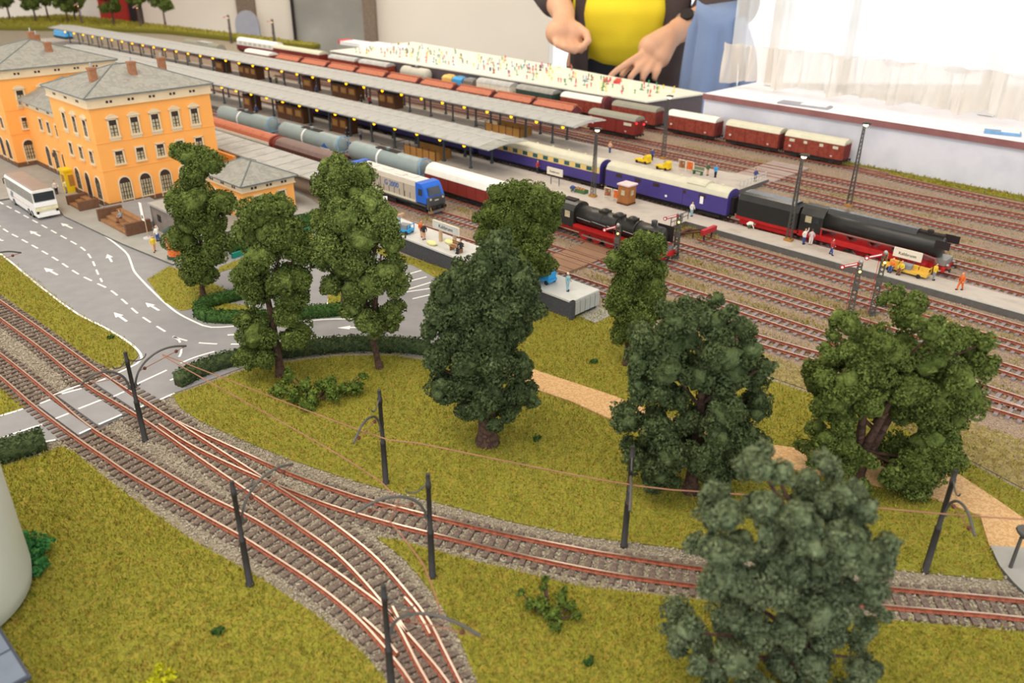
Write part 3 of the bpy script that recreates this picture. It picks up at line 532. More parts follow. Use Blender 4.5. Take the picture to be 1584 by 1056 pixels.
def tree(label, base, blobs, leaf, tr, dens=50, size=.12, trunks=None, depth=.62, second=True, group='park trees', barkm='bark'):
    t = thing('deciduous_tree', label, 'tree', (base[0], base[1], .05), 0)
    xs = [b[0] for b in blobs]; zs = [b[1] for b in blobs]; xc = (min(xs) + max(xs))/2; hw = (max(xs) - min(xs))/2 + .8; zt = max(zs)
    V = []; cm = MB(); pts3 = []
    for x, z, r in blobs:
        r *= 1.04; z = max(z, r*.6 + .3)
        R = math.sqrt(max(.15, 1 - ((x - xc)/hw)**2)) * hw * depth
        ys = [rnd.uniform(-.75, -.1)*R] + ([rnd.uniform(.1, .8)*R] if second and rnd.random() < .8 else [])
        for i, y in enumerate(ys):
            c = (x, y, max(r*.6 + .3, z - .3*max(0, y)))
            rr = r * (1 if i == 0 else .95)
            V.append(clump(c, rr*1.0, dens * (1 if i == 0 else .6), size)); core(cm, c, rr); pts3.append(c)
    crown = put('crown', tri_mesh('crown', np.concatenate(V), [leaf, leaf], cm, 0, 1), t); crown['kind'] = 'stuff'
    # trunk and limbs
    tk = MB(); top = (xc*.6, 0, zt*.8)
    for i, path in enumerate(trunks or [[(0, 0), (top[0]*.3, zt*.4), (top[0], zt*.85)]]):
        q = spline([(p[0], (p[2] if len(p) > 2 else rnd.uniform(-.2, .2)) if k else 0, p[1]) for k, p in enumerate(path)], 1.0); n = len(q)
        k = tr * (1 if i == 0 else .7)
        tk.tube(q, [k*(1.35 if j == 0 else 1.0 - .75*j/n) for j in range(n)], 8)
    tk.build('trunk', barkm, t)
    br = MB()
    for c in rnd.sample(pts3, min(16, len(pts3))):
        z0 = max(zt*.18, c[2]*.65); br.tube([(top[0]*z0/zt*.8, 0, z0), (c[0]*.5 + top[0]*.3, c[1]*.5, (z0 + c[2])/2 + .2), c], [tr*.3, tr*.2, .05], 5)
    br.build('branches', barkm, t)
    return t
TR = {'t1':((-32.8,79.2),[(1.3,15.0,1.44),(0.3,15.6,0.88),(3.0,14.5,1.28),(1.4,13.5,1.21),(0.8,10.7,2.29),(-1.0,11.0,1.06),(3.4,10.4,1.48),(-1.0,6.9,1.75),(0.2,8.5,1.41),(2.0,8.2,1.66),(2.5,5.9,1.76),(0.4,4.2,1.86),(-0.7,2.8,1.2),(1.0,2.8,1.28)]),'t2':((-20.2,62.3),[(1.1,15.7,0.97),(0.0,15.0,1.36),(2.1,15.3,0.78),(0.9,13.7,1.83),(-0.8,13.4,1.18),(2.1,13.1,1.64),(2.8,11.6,1.13),(0.1,11.6,1.59),(-1.6,9.6,1.41),(-1.1,8.3,1.36),(1.5,9.5,1.28),(2.5,9.5,1.21),(-1.3,4.6,1.53),(-2.2,2.3,1.34),(-0.8,2.1,0.99),(-2.2,5.7,0.83),(1.6,6.3,1.1),(1.7,7.2,1.43),(2.1,4.2,1.32),(1.1,3.7,0.84)]),'t3':((-17.5,77.3),[(1.3,14.4,1.65),(0.1,14.7,1.41),(3.0,13.9,1.34),(0.7,12.9,2.06),(2.3,12.5,1.59),(-0.9,13.1,1.11),(-0.2,11.3,1.44),(-1.5,9.3,1.29)]),'t3b':((-11.8,63.9),[(0.2,15.3,1.32),(-1.6,14.6,1.53),(1.3,13.9,1.4),(-2.4,13.2,1.54),(-0.4,12.9,1.88),(-3.2,11.8,1.62),(1.8,12.1,1.08),(-4.0,10.6,1.3),(-1.8,10.3,1.91),(1.4,9.6,1.37),(0.0,8.9,1.38),(-3.5,8.4,0.83),(1.9,8.5,1.11),(-1.7,8.0,1.11),(-1.5,7.4,1.11),(-1.9,6.1,1.12),(-0.5,5.2,1.27),(1.6,5.9,0.98),(1.3,4.6,0.85),(-3.5,8.1,0.83),(0.1,4.3,0.85)]),'t4':((0.5,79.7),[(-0.0,11.6,1.64),(-2.0,11.7,1.31),(2.0,11.1,1.81),(3.5,10.8,1.23),(-2.5,9.7,1.49),(-0.3,9.4,1.99),(-3.3,7.6,1.34),(-4.0,9.1,0.66),(1.7,8.3,2.0),(3.0,9.2,1.24),(-1.0,7.3,1.85),(1.7,6.2,1.86),(2.8,4.8,1.36),(0.4,5.3,1.86),(1.8,3.7,1.37),(3.2,3.9,0.85)]),'t5':((-1.8,52.2),[(0.9,16.4,0.88),(0.1,15.4,1.0),(1.2,15.1,1.34),(-0.5,14.5,1.01),(2.4,14.1,1.01),(-1.9,14.0,1.07),(-2.9,13.2,0.96),(0.3,13.7,1.58),(2.8,13.0,0.91),(-1.2,12.5,1.59),(-3.2,11.5,1.15),(-1.3,11.9,1.49),(1.0,12.1,1.6),(3.1,11.5,0.97),(-4.0,9.7,0.81),(-2.2,9.4,1.28),(-0.1,10.0,1.51),(2.0,10.0,1.16),(-3.3,7.7,1.12),(-1.3,7.6,1.65),(0.9,8.0,1.53),(2.5,7.1,1.01),(-3.8,6.8,0.83),(-3.2,5.3,1.14),(-1.6,5.3,1.44),(0.3,5.0,1.27),(2.3,4.7,1.09),(3.2,4.7,0.73),(-3.2,4.2,0.73),(-1.6,3.3,0.79),(-0.6,3.9,0.97),(1.1,3.9,0.85),(0.6,2.8,0.67),(1.8,3.5,0.79)]),'t6':((10.3,65.0),[(0.8,11.8,1.3),(-0.4,11.3,1.03),(1.9,11.4,0.96),(-1.7,10.2,0.9),(0.1,9.9,1.53),(2.1,9.3,0.91),(-0.5,8.4,1.05),(1.6,7.8,1.34),(-0.8,7.1,0.92),(-0.8,7.0,1.27),(1.6,7.0,1.27),(-1.4,5.9,0.93),(0.5,5.3,1.65),(2.0,5.6,1.0),(-0.1,3.9,1.23),(-0.8,3.0,0.8),(0.9,3.5,1.09)]),'t7':((12.6,46.4),[(-1.3,14.0,0.92),(0.6,14.5,0.61),(-2.5,13.5,0.97),(-0.0,13.2,1.18),(1.6,13.3,0.87),(-4.1,12.2,0.93),(-2.0,12.0,1.45),(0.3,11.8,1.46),(2.2,11.8,0.99),(3.3,10.9,0.58),(-4.5,10.8,0.89),(-2.9,10.6,1.31),(-0.7,9.8,1.32),(1.4,10.0,1.48),(3.1,9.3,0.9),(-4.5,9.2,0.64),(-3.2,8.7,1.12),(-4.3,8.1,0.75),(-2.0,7.8,1.08),(1.1,7.8,1.4),(3.6,7.8,0.7),(3.4,7.1,0.87),(-4.9,6.2,1.04),(-2.9,6.0,1.15),(-1.2,6.3,1.04),(0.8,5.9,1.37),(2.6,5.7,1.15),(-2.1,4.4,1.16),(-0.1,4.3,1.33),(1.9,4.4,1.16),(3.8,4.5,0.88),(4.1,3.6,0.67),(-4.5,3.6,0.67),(-3.1,3.2,0.78),(-2.1,4.4,1.22),(-4.1,3.2,0.78),(-2.7,2.9,0.95),(-2.8,1.4,0.79),(-1.6,1.9,0.56),(0.7,3.0,0.95),(1.9,2.0,0.85),(1.6,1.1,0.74),(3.4,3.3,0.95),(2.8,2.1,0.45)]),'t8':((24.8,47.8),[(0.5,14.3,0.83),(-0.0,13.9,0.52),(1.2,13.0,1.0),(-2.9,12.5,0.85),(-1.5,12.3,0.74),(-3.5,11.4,0.53),(-4.0,10.6,0.59),(-0.8,11.4,1.12),(2.3,12.1,1.01),(4.0,11.8,0.9),(5.5,11.5,0.8),(5.6,10.3,0.92),(-2.1,10.6,1.24),(-4.3,9.0,0.82),(-3.0,9.1,1.25),(-1.3,9.7,1.3),(0.3,10.4,1.13),(2.3,10.2,1.4),(3.9,9.7,1.14),(-3.5,7.6,1.21),(-1.3,7.7,1.16),(0.9,8.7,1.26),(3.0,8.0,1.54),(5.1,8.0,1.15),(6.1,7.0,0.72),(-2.5,6.1,1.23),(-3.9,6.3,0.72),(2.6,6.2,1.56),(4.6,6.0,1.28),(-3.5,4.5,0.85),(-2.1,4.2,0.96),(-1.1,3.3,0.86),(3.7,4.0,1.59),(5.4,3.7,0.97),(-3.8,2.7,0.52),(-2.3,2.6,0.86),(2.8,2.7,1.32),(-3.7,2.3,0.58),(-1.9,2.3,0.75),(-0.7,3.4,0.63),(1.2,2.2,0.98),(3.2,1.3,1.51),(4.5,2.0,1.21),(5.3,3.1,1.09),(2.2,0.5,0.87),(3.8,-0.0,0.88),(-0.6,1.2,0.64)]),'t9':((14.8,29.4),[(-3.9,14.2,0.61),(-3.0,14.2,0.57),(-3.9,13.3,0.61),(-2.7,13.3,0.69),(-1.4,13.4,0.43),(-0.7,14.0,0.5),(-5.2,12.0,0.84),(-5.6,11.0,0.74),(-4.5,10.8,0.74),(-3.5,11.6,0.77),(-2.1,12.2,0.84),(-0.9,12.4,0.77),(-2.1,11.0,0.78),(-0.4,10.7,0.93),(-2.9,9.9,0.98),(-5.1,9.4,0.91),(-5.8,8.9,0.65),(-4.0,8.6,1.07),(-2.0,8.9,0.99),(-0.5,9.0,0.91),(-0.3,13.8,0.57),(0.5,13.0,0.62),(1.3,11.9,0.55),(0.4,12.2,0.77),(1.4,10.7,0.63),(0.5,10.9,0.85),(1.5,9.5,0.72),(1.3,9.0,0.65),(-0.4,11.8,0.96),(1.1,10.2,0.75),(1.8,9.5,0.49),(1.9,7.7,0.66),(2.4,7.2,0.39),(1.7,6.4,0.59),(0.3,7.8,1.0),(-0.8,7.5,1.01),(1.6,4.2,0.76),(2.6,3.3,0.61),(3.3,2.2,0.41),(0.5,4.9,0.96),(-0.1,3.8,0.89),(1.7,1.5,0.5),(-0.6,1.5,0.91),(-1.6,3.2,0.77),(-1.7,5.9,0.87),(-2.5,8.5,0.84),(-6.4,5.0,0.84),(-6.6,3.7,0.53),(-5.7,3.7,0.61),(-4.7,2.6,0.7),(-4.3,4.8,0.88),(-4.6,1.5,0.7),(-3.1,2.6,1.06),(-4.0,6.4,0.94),(-3.1,5.4,1.03)])}
tree('slim leafy tree with pointed top on the small grass island', *TR['t1'], 'mid_leaf', .28)
tree('slim tall tree with dark brown trunk behind the big bush', *TR['t2'], 'mid_leaf', .4, trunks=[[(0, 0), (-.2, 6), (-.6, 13)]])
tree('rounded bright tree rearing above the parking lot between two others', *TR['t3'], 'light_leaf', .3)
tree('leafy tree with slender trunk by the curved hedge end', *TR['t3b'], 'light_leaf', .3, trunks=[[(0, 0), (-.7, 5), (-1.3, 12)], [(-.4, 4), (.4, 8, -.3), (.9, 11, -.5)]])
tree('mid green tree standing right before the low platform', *TR['t4'], 'mid_leaf', .35)
tree('massive dark green tree with thick brown trunk in mid meadow', *TR['t5'], 'dark_leaf', .75)
tree('narrow dark tree with thin trunk behind the sandy path', *TR['t6'], 'mid_leaf', .25)
tree('large dense dark tree just right of the black pole', *TR['t7'], 'dark_leaf', .5, trunks=[[(0, 0), (0, 5), (-.2, 11)], [(0, 2), (1.5, 5, .4), (2.6, 9, 1)]])
tree('spreading olive tree with forked reddish trunk on the path', *TR['t8'], 'mid_leaf', .5, trunks=[[(0, 0), (-.3, 3), (-.9, 8)], [(0, .8), (1.5, 5, .5), (2.6, 9, .8)], [(-.2, 2.2), (.5, 6, -.5), (.6, 9, -1)]])
tree('bluish green tree nearest the camera hiding the tram track', *TR['t9'], 'blue_leaf', .55, dens=85, size=.095, trunks=[[(0, 0), (-.5, 4), (-1, 9)], [(-.3, 2), (1.2, 5, .4), (1.8, 9, .8)]])
def hedge(label, pts, w, h, leaf, taper=1.0):
    q = spline(pts, .8); d, nn = frame2(q); t = thing('hedge', label, 'hedge', (q[0][0], q[0][1], .08)); o = q[0]; m = MB(); vs = []; k = 6
    prof = [(-.46, 0), (-.5, .5), (-.38, .92), (.38, .92), (.5, .5), (.46, 0)]
    for p, e in zip(q - o, nn):
        for a, z in prof: vs.append((p[0] + e[0]*a*w*.9, p[1] + e[1]*a*w*.9, z*h))
    fs = [(i*k+j, (i+1)*k+j, (i+1)*k+(j+1) % k, i*k+(j+1) % k) for i in range(len(q)-1) for j in range(k)] + [tuple(range(k)), tuple(range((len(q)-1)*k, len(q)*k))]
    m.add(vs, fs)
    L = len(q)*.8; n = int(L*(w + 2*h)*26); i = nr.uniform(0, len(q) - 1.001, n); i0 = i.astype(int); f = (i - i0)[:, None]
    c = (q[i0]*(1-f) + q[i0+1]*f) - o; e = nn[i0]; th = nr.uniform(-.15, PI + .15, n); a = np.clip(np.cos(th)*1.25, -1, 1)*w*.5; z = np.clip(np.sin(th)*1.3, 0, 1)*h
    P = np.stack([c[:, 0] + e[:, 0]*a, c[:, 1] + e[:, 1]*a, z], 1) + nr.normal(0, .05, (n, 3))
    Nn = np.stack([e[:, 0]*np.cos(th), e[:, 1]*np.cos(th), np.sin(th)], 1)
    ob = put('foliage', tri_mesh('foliage', leaf_tris(P, Nn, .13), [leaf, leaf], m, 0, 1), t); ob['kind'] = 'stuff'
    st = MB()
    for p in (q - o)[::5]: st.cyl((p[0], p[1], 0), (p[0], p[1], h*.5), .08, .05, 5)
    st.build('stems', 'bark', t)
    return t
hedge('long dark hedge curving along the upper edge of the meadow', [(-28.4, 60.2), (-26.4, 63.2), (-22.9, 65.2), (-16.3, 67.2), (-11.5, 67.4), (-7.6, 66.7)], 1.1, 1.35, 'dark_hedge')
hedge('bent dark hedge ringing the small grass bed by the road', [(-26.5, 79.8), (-29, 78.6), (-31.6, 76.2), (-31.4, 74.2), (-29.5, 73.2), (-25.2, 73.3), (-17.2, 75.2)], 1.1, 1.2, 'hedge_leaf')
hedge('short clipped hedge left of the level crossing', [(-40.5, 46.8), (-37.1, 49.4), (-34.9, 51.0)], 1.5, 1.5, 'dark_hedge')
hedge('straight dark hedge with teal base beside the orange annex', [(-33.6, 91.6), (-31, 95.6), (-27.7, 100.4), (-25.5, 104)], 1.4, 1.9, 'hedge_leaf')
tb = np.array([(-33.2, 90.4), (-27.0, 99.4), (-24.8, 103.0)]); band(spline(tb, 1.0), .25, .1, .75).build('border_strip', 'teal', label='teal edging board in front of the annex hedge', cat='edging')
def bush(label, base, specs, leaf, dens=24, size=.16, sticks=0):
    t = thing('bush', label, 'bush', (base[0], base[1], .08)); V = []; m = MB()
    for x, y, z, r in specs: V.append(clump((x, y, z), r, dens, size, 7)); core(m, (x, y, z), r*.85)
    ob = put('foliage', tri_mesh('foliage', np.concatenate(V), [leaf, leaf], m, 0, 1), t); ob['kind'] = 'stuff'
    s = MB()
    for x, y, z, r in specs: s.tube([(x*.2, y*.2, 0), (x*.7, y*.7, z*.6), (x*1.05, y*1.05, z + r*.5)], [.09, .07, .03], 5)
    s.build('stems', 'bark', t)
    return t
bush('wide fresh green bush on the meadow near the slim trees', (-16.2, 58.3), [(-3.2, .4, .8, .8), (-2.4, .8, 1.6, .6), (-1.9, -.4, .9, .9), (-.8, .3, 1.2, .8), (-.2, -1.0, .8, .9), (.7, .4, 1.1, .8), (1.5, -.4, .8, .8), (2.3, .5, .9, .8), (3.2, .8, .9, .7), (3.8, 1.2, 1.6, .4), (-.3, -1.9, .5, .6), (-2.4, 1.4, 2.0, .35), (1.0, 1.2, .9, .7)], 'bush_leaf')
bush('ragged green bush with bare twigs in the grass wedge', (2.3, 34.4), [(-.5, .3, .7, .5), (.2, -.2, .6, .55), (.6, .5, .9, .45), (-.3, 1.1, 1.2, .28), (-.2, 1.3, 1.7, .22), (1.2, .3, .6, .4), (-1.1, .5, .6, .35), (-1.6, 1.0, .9, .25), (.3, -.9, .35, .4), (.9, 1.2, 1.0, .22), (1.5, -.2, .4, .3)], 'bush_leaf', 26, .13)
bush('bright green bush behind the pale cylindrical tower', (-29.2, 38.4), [(-.6, .6, .8, .7), (.2, .2, .6, .6), (.7, -.4, .6, .6), (.2, 1.2, .7, .6), (.9, -1.0, .4, .4), (-1.2, 1.5, .8, .7)], 'bright_leaf')
bush('yellow bush peeping in at the bottom edge', (-17.9, 28.9), [(0, 0, .7, .55), (.5, .4, .9, .4), (-.8, -.2, .5, .45), (.1, .6, 1.2, .25), (1.1, -.1, .5, .35)], 'yellow_leaf')
for k, (lab, x, y) in enumerate([('small green tuft on the lower lawn near the bottom', -16.2, 33.0), ('dark green tuft in the meadow right of the thick trunk', 1.9, 52.5), ('green tuft beside the road edge verge', -38.2, 69.2), ('dark tuft on the meadow near the slim path tree', 7.4, 65.2), ('tiny green tuft in the wedge below the bush', 4.2, 31.2), ('green tuft in the upper meadow near the low platform', 1.6, 71.5)]):
    bush(lab, (x, y), [(0, 0, .15, .25), (.2, .1, .2, .18)], 'hedge_leaf', 30, .12)
# ------------------------------------------------------------------ station building
def win_meshes():
    R = {}
    def rect(nm, w, h, extra):
        f = MB(); t = .22
        f.box(-w/2 - t, -w/2, -.16, .05, -.05, h + .1).box(w/2, w/2 + t, -.16, .05, -.05, h + .1).box(-w/2 - t, w/2 + t, -.16, .05, h, h + .24).box(-w/2 - t - .08, w/2 + t + .08, -.24, .05, -.25, 0)
        if extra:
            f.box(-w/2 - t, w/2 + t, -.12, .05, -.6, -.25); f.box(-w/2 - t - .15, w/2 + t + .15, -.28, .05, h + .24, h + .36)
            n = 8; pr = [(-w/2 - t - .12 + (w + 2*t + .24)*i/n, h + .36 + .42*math.sin(PI*i/n)) for i in range(n + 1)]
            f.exty(pr, -.24, .05)
        g = MB().box(-w/2, w/2, -.04, .05, 0, h*.72); g2 = MB().box(-w/2, w/2, -.05, .05, h*.72, h)
        b = MB(); 
        b.box(-.05, .05, -.1, 0, 0, h).box(-w/2, w/2, -.1, 0, h*.68, h*.74)
        for k in (.24, .47): b.box(-w/2, w/2, -.09, 0, h*k - .03, h*k + .03)
        b.box(-w/2, -w/2 + .07, -.1, 0, 0, h).box(w/2 - .07, w/2, -.1, 0, 0, h)
        R[nm] = (f.mesh('window', 'plaster_trim'), g.mesh('pane', 'curtain_glass'), g2.mesh('blind', 'window_dark'), b.mesh('glazing_bar', 'window_dark'))
    rect('upper', 1.0, 2.15, True); rect('small', 1.0, 1.65, False)
    def arch(nm, w, h, door=False):
        def ring(ww, zz, y0, y1, inner):
            n = 10; o = [(ww/2*math.cos(PI*i/n), zz + ww/2*math.sin(PI*i/n)) for i in range(n + 1)]; return o
        sp = h - w/2; n = 10
        out = [(w/2 + .2, 0)] + [((w/2 + .2)*math.cos(PI*i/n), sp + (w/2 + .2)*math.sin(PI*i/n)) for i in range(n + 1)] + [(-w/2 - .2, 0)]
        inn = [(w/2, 0)] + [(w/2*math.cos(PI*i/n), sp + w/2*math.sin(PI*i/n)) for i in range(n + 1)] + [(-w/2, 0)]
        f = MB(); k = len(out)
        f.add([(x, -.12, z) for x, z in out] + [(x, -.12, z) for x, z in inn] + [(x, .05, z) for x, z in out] + [(x, .05, z) for x, z in inn],
              [(i, k+i, k+i+1, i+1) for i in range(k-1)] + [(i, i+1, 2*k+i+1, 2*k+i) for i in range(k-1)] + [(k+i, 3*k+i, 3*k+i+1, k+i+1) for i in range(k-1)])
        if not door: f.box(-w/2, w/2, -.1, .05, 0, .7)
        low = [(-w/2, .7 if not door else 0), (w/2, .7 if not door else 0), (w/2, sp + .1), (-w/2, sp + .1)]; hi = [(w/2*math.cos(PI*i/n), sp + w/2*math.sin(PI*i/n)) for i in range(n + 1)]
        g = MB().exty(low, -.04, .05); g2 = MB().exty(hi, -.05, .05)
        b = MB(); z0 = low[0][1]
        for x in (-w/4, 0, w/4) if not door else (0,): b.box(x - .045, x + .045, -.1, 0, z0, sp + .05)
        for q in (.2, .45, .7): b.box(-w/2, w/2, -.09, 0, z0 + (sp - z0)*q - .03, z0 + (sp - z0)*q + .03)
        b.box(-w/2, w/2, -.11, 0, sp - .02, sp + .08).box(-w/2, -w/2 + .08, -.1, 0, z0, sp).box(w/2 - .08, w/2, -.1, 0, z0, sp)
        R[nm] = (f.mesh('window', 'plaster_trim'), g.mesh('pane' if not door else 'door_leaf', 'curtain_glass' if not door else 'window_dark'), g2.mesh('fanlight', 'window_dark'), b.mesh('glazing_bar', 'window_dark'))
    arch('arch', 1.5, 3.75); arch('door', 1.4, 3.75, True); arch('arch_small', 1.0, 2.5)
    return R
WM = win_meshes()
def window(parent, kind, x, y, z, rz):
    f, g, g2, b = WM[kind]
    w = put('window' if kind != 'door' else 'doorway', f, parent, (x, y, z), rz)
    put(g.name.split('.')[0], g, w); put(g2.name.split('.')[0], g2, w); put('glazing_bar', b, w)
def hip(mb, x0, x1, y0, y1, z0, z1, ov, th=.25, alongx=False):
    x0 -= ov; x1 += ov; y0 -= ov; y1 += ov
    if alongx: h = (y1 - y0)/2; A, B = (x0 + h, (y0+y1)/2, z1), (x1 - h, (y0+y1)/2, z1)
    else: h = (x1 - x0)/2; A, B = ((x0+x1)/2, y0 + h, z1), ((x0+x1)/2, y1 - h, z1)
    b = [(x0, y0), (x1, y0), (x1, y1), (x0, y1)]
    vs = [(p[0], p[1], z0) for p in b] + [(p[0], p[1], z0 + th) for p in b] + [A, B]
    mb.add(vs, [(3, 2, 1, 0)], 0); mb.add(vs, [(0, 1, 5, 4), (1, 2, 6, 5), (2, 3, 7, 6), (3, 0, 4, 7)], 1)
    if alongx: fs = [(4, 5, 9, 8), (5, 6, 9), (6, 7, 8, 9), (7, 4, 8)]
    else: fs = [(4, 5, 8), (5, 6, 9, 8), (6, 7, 9), (7, 4, 8, 9)]
    mb.add(vs, fs, 0)
    for i, j in (([4, 8], [5, 9], [6, 9], [7, 8]) if alongx else ([4, 8], [5, 8], [6, 9], [7, 9])): mb.cyl(vs[i], vs[j], .11, .11, 6, 1)
    mb.cyl(A, B, .12, .12, 6, 1)
    return mb
st = thing('station_building', 'orange station building with grey hipped roofs and brick chimneys', 'building', Wp(-61.6, -53.8, .1), ang(-70))
def block(x0, x1, y0, y1, zt, zr, nm='wing'):
    MB().box(x0, x1, y0, y1, .2, zt).build('wall', 'plaster', st)
    MB().box(x0 - .12, x1 + .12, y0 - .12, y1 + .12, 0, .9).build('plinth', 'plinth', st)
    c = MB().box(x0 - .18, x1 + .18, y0 - .18, y1 + .18, zt - 1.1, zt).box(x0 - .28, x1 + .28, y0 - .28, y1 + .28, zt - 1.25, zt - 1.08).box(x0 - .35, x1 + .35, y0 - .35, y1 + .35, zt - .12, zt + .02)
    co = c.build('cornice', 'plaster_trim', st)
    for z in (5.3, 9.0):
        if z < zt - 2: MB().box(x0 - .05, x1 + .05, y0 - .05, y1 + .05, z, z + .12).build('string_course', 'plaster', st)
    hip(MB(), x0, x1, y0, y1, zt, zr, .55, .2, x1 - x0 > y1 - y0).build('roof', ['slate', 'slate_edge'], st)
    return co
VH = MB().box(-.16, .16, -.02, .06, -.16, .16).mesh('vent_hole', 'window_dark')
def vents(co, n, x0, y0, dx, dy, z, rz):
    for i in range(n):
        for k in (-.26, .26):
            f = (i + .5)/n; put('vent_hole', VH, co, (x0 + dx*f + (k if dx else 0), y0 + dy*f + (k if dy else 0), z), rz)
c1 = block(-13.8, 0, 0, 17, 14.9, 17.9)
vents(c1, 5, .2, 1.2, 0, 14.6, 14.3, PI/2); vents(c1, 3, -12.8, -.2, 11.8, 0, 14.3, 0)
c2 = block(-51, -32.1, -1.0, 17.2, 15.0, 18.2)
vents(c2, 5, -31.9, 0.5, 0, 15, 14.4, PI/2)
MB().box(-32.2, -13.6, 1.8, 15.5, .2, 10.5).build('wall', 'plaster', st); MB().box(-32.2, -13.6, 1.68, 15.6, 0, .9).build('plinth', 'plinth', st)
c3 = MB().box(-32.1, -13.7, 1.62, 15.7, 9.6, 10.5).build('cornice', 'plaster_trim', st); vents(c3, 4, -31.5, 1.6, 17, 0, 10.05, 0)
MB().ext([(1.2, 10.4), (1.2, 10.6), (8.6, 13.4), (16, 10.6), (16, 10.4)], -32.0, -13.8).build('roof', ['slate', 'slate_edge'], st)
for i in range(5):
    y = 2.6 + 2.9*i; window(st, 'upper', 0, y, 9.75, PI/2); window(st, 'small', 0, y, 6.1, PI/2); window(st, 'arch', 0, y, .4, PI/2)
for k, x in enumerate((-2.4, -5.9, -9.4)):
    window(st, 'upper', x, 0, 9.75, 0); window(st, 'small', x, 0, 6.1, 0); window(st, 'door' if k == 1 else 'arch', x, 0, .4, 0)
for k, x in enumerate((-25.4, -22.3, -18.9)):
    window(st, 'small', x, 1.8, 6.8, 0); window(st, 'door' if k == 2 else 'arch', x, 1.8, .5, 0)
for k in range(5): 
    if k < 2: window(st, 'upper', -32.1, 1.8 + 3.4*k, 9.75, PI/2)
window(st, 'small', -32.1, 1.6, 6.1, PI/2); window(st, 'arch', -32.1, 1.2, .5, PI/2)
for k, x in enumerate((-34.5, -37.5, -40.5)):
    window(st, 'arch', x, -1.0, .5, 0); window(st, 'small', x, -1.0, 6.1, 0); window(st, 'upper', x, -1.0, 9.75, 0)
CH = MB().box(-.45, .45, -.45, .45, -1.4, 1.5).box(-.52, .52, -.52, .52, 1.25, 1.55).box(-.55, .55, -.55, .55, -1.5, -.6).mesh('chimney', 'brick')
POT = MB().cyl((0, 0, 1.5), (0, 0, 2.15), .14, .11, 8).mesh('chimney_pot', 'steel')
for x, y, z in ((-4.3, 3.0, 16.6), (-4.1, 8.3, 16.9), (-7.6, 14.2, 16.6), (-42, 8.6, 17.8), (-36.5, 9, 16.6), (-47, 11, 16.8)):
    q = put('chimney', CH, st, (x, y, z)); put('chimney_pot', POT, q)
MB().tube([(-20.6, 1.8, 4.2), (-20.6, .9, 4.6), (-20.6, .9, 4.2)], .05, 5).box(-20.75, -20.45, .75, 1.05, 3.6, 4.2).build('wall_lantern', 'mast_grey', st)
# annex
ax = thing('annex_building', 'small orange annex with slate hipped roof and arched windows', 'building', Wp(-44.2, -43.2, .1), ang(-48))
MB().box(-9.8, 0, 0, 7.6, 0, 4.7).build('wall', 'plaster', ax)
c4 = MB().box(-9.95, .15, -.15, 7.75, 4.0, 4.75).box(-10.05, .25, -.25, 7.85, 3.9, 4.05).build('cornice', 'plaster_trim', ax)
vents(c4, 3, .17, .4, 0, 6.8, 4.35, PI/2); vents(c4, 3, -9.4, -.17, 8.8, 0, 4.35, 0)
hip(MB(), -9.8, 0, 0, 7.6, 4.75, 6.9, .55, .2, True).build('roof', ['slate', 'slate_edge'], ax)
for y in (2.0, 5.6): window(ax, 'small', 0, y, 1.5, PI/2)
for x in (-2.2, -5.0, -7.8): window(ax, 'arch_small', x, 0, .5, 0)
# linking wall and low canopy roof behind the annex
lw = thing('low_canopy', 'low grey canopy roof stretching behind the orange annex', 'canopy', Wp(-64, -30, .1), ang(-64))
MB().ext([(-2.6, 3.5), (-2.6, 3.7), (3, 4.0), (3, 3.8)], -24, 20.5).build('roof', 'canopy_roof', lw)
for x in np.arange(-21, 20, 3.4): MB().add([(x, -2.6, 3.7), (x + .1, -2.6, 3.7), (x + .1, 3, 4.0), (x, 3, 4.0), (x, -2.6, 3.75), (x + .1, -2.6, 3.75), (x + .1, 3, 4.05), (x, 3, 4.05)], [(4, 5, 6, 7), (0, 1, 5, 4), (1, 2, 6, 5), (2, 3, 7, 6), (3, 0, 4, 7)]).build('rib', 'canopy_rib', lw)
MB().box(20.4, 20.6, -2.6, 3, 3.4, 3.9).build('edge_trim', 'teal', lw)
for x in np.arange(-20, 20, 6.5): MB().box(x - .12, x + .12, 1.4, 1.64, 0, 3.8).build('post', 'canopy_steel', lw)
MB().box(-12, -1, -3.2, -2.7, 0, 3.4).build('back_wall', 'plaster', lw)
# ------------------------------------------------------------------ platforms and canopies
def poly_st(L): return [Wp(a, b)[:2] for a, b in L]
p1 = thing('station_platform', 'front island platform with the black engine alongside', 'platform')
MB().prism(poly_st([(x, -7.6) for x in np.arange(-200, -2, 12)] + [(-3, -7.6), (-3, -2.6), (20, -2.7), (45, -2.7), (75, -2.7), (75, 1.6), (40, 1.7), (10, 1.4)] + [(x, 1.0) for x in np.arange(-3, -205, -14)]), 0, .8, 1, 0).build('slab', ['platform_top', 'platform_face'], p1)
p2 = thing('station_platform', 'rear island platform with yellow luggage carts', 'platform')
MB().prism(poly_st([(x, 13.0) for x in np.arange(-270, -20, 12)] + [(-6, 15.5), (-6, 24.5), (-14, 23.5)] + [(x, 22.6) for x in np.arange(-30, -275, -14)]), 0, .8, 1, 0).build('slab', ['platform_top', 'platform_face'], p2)
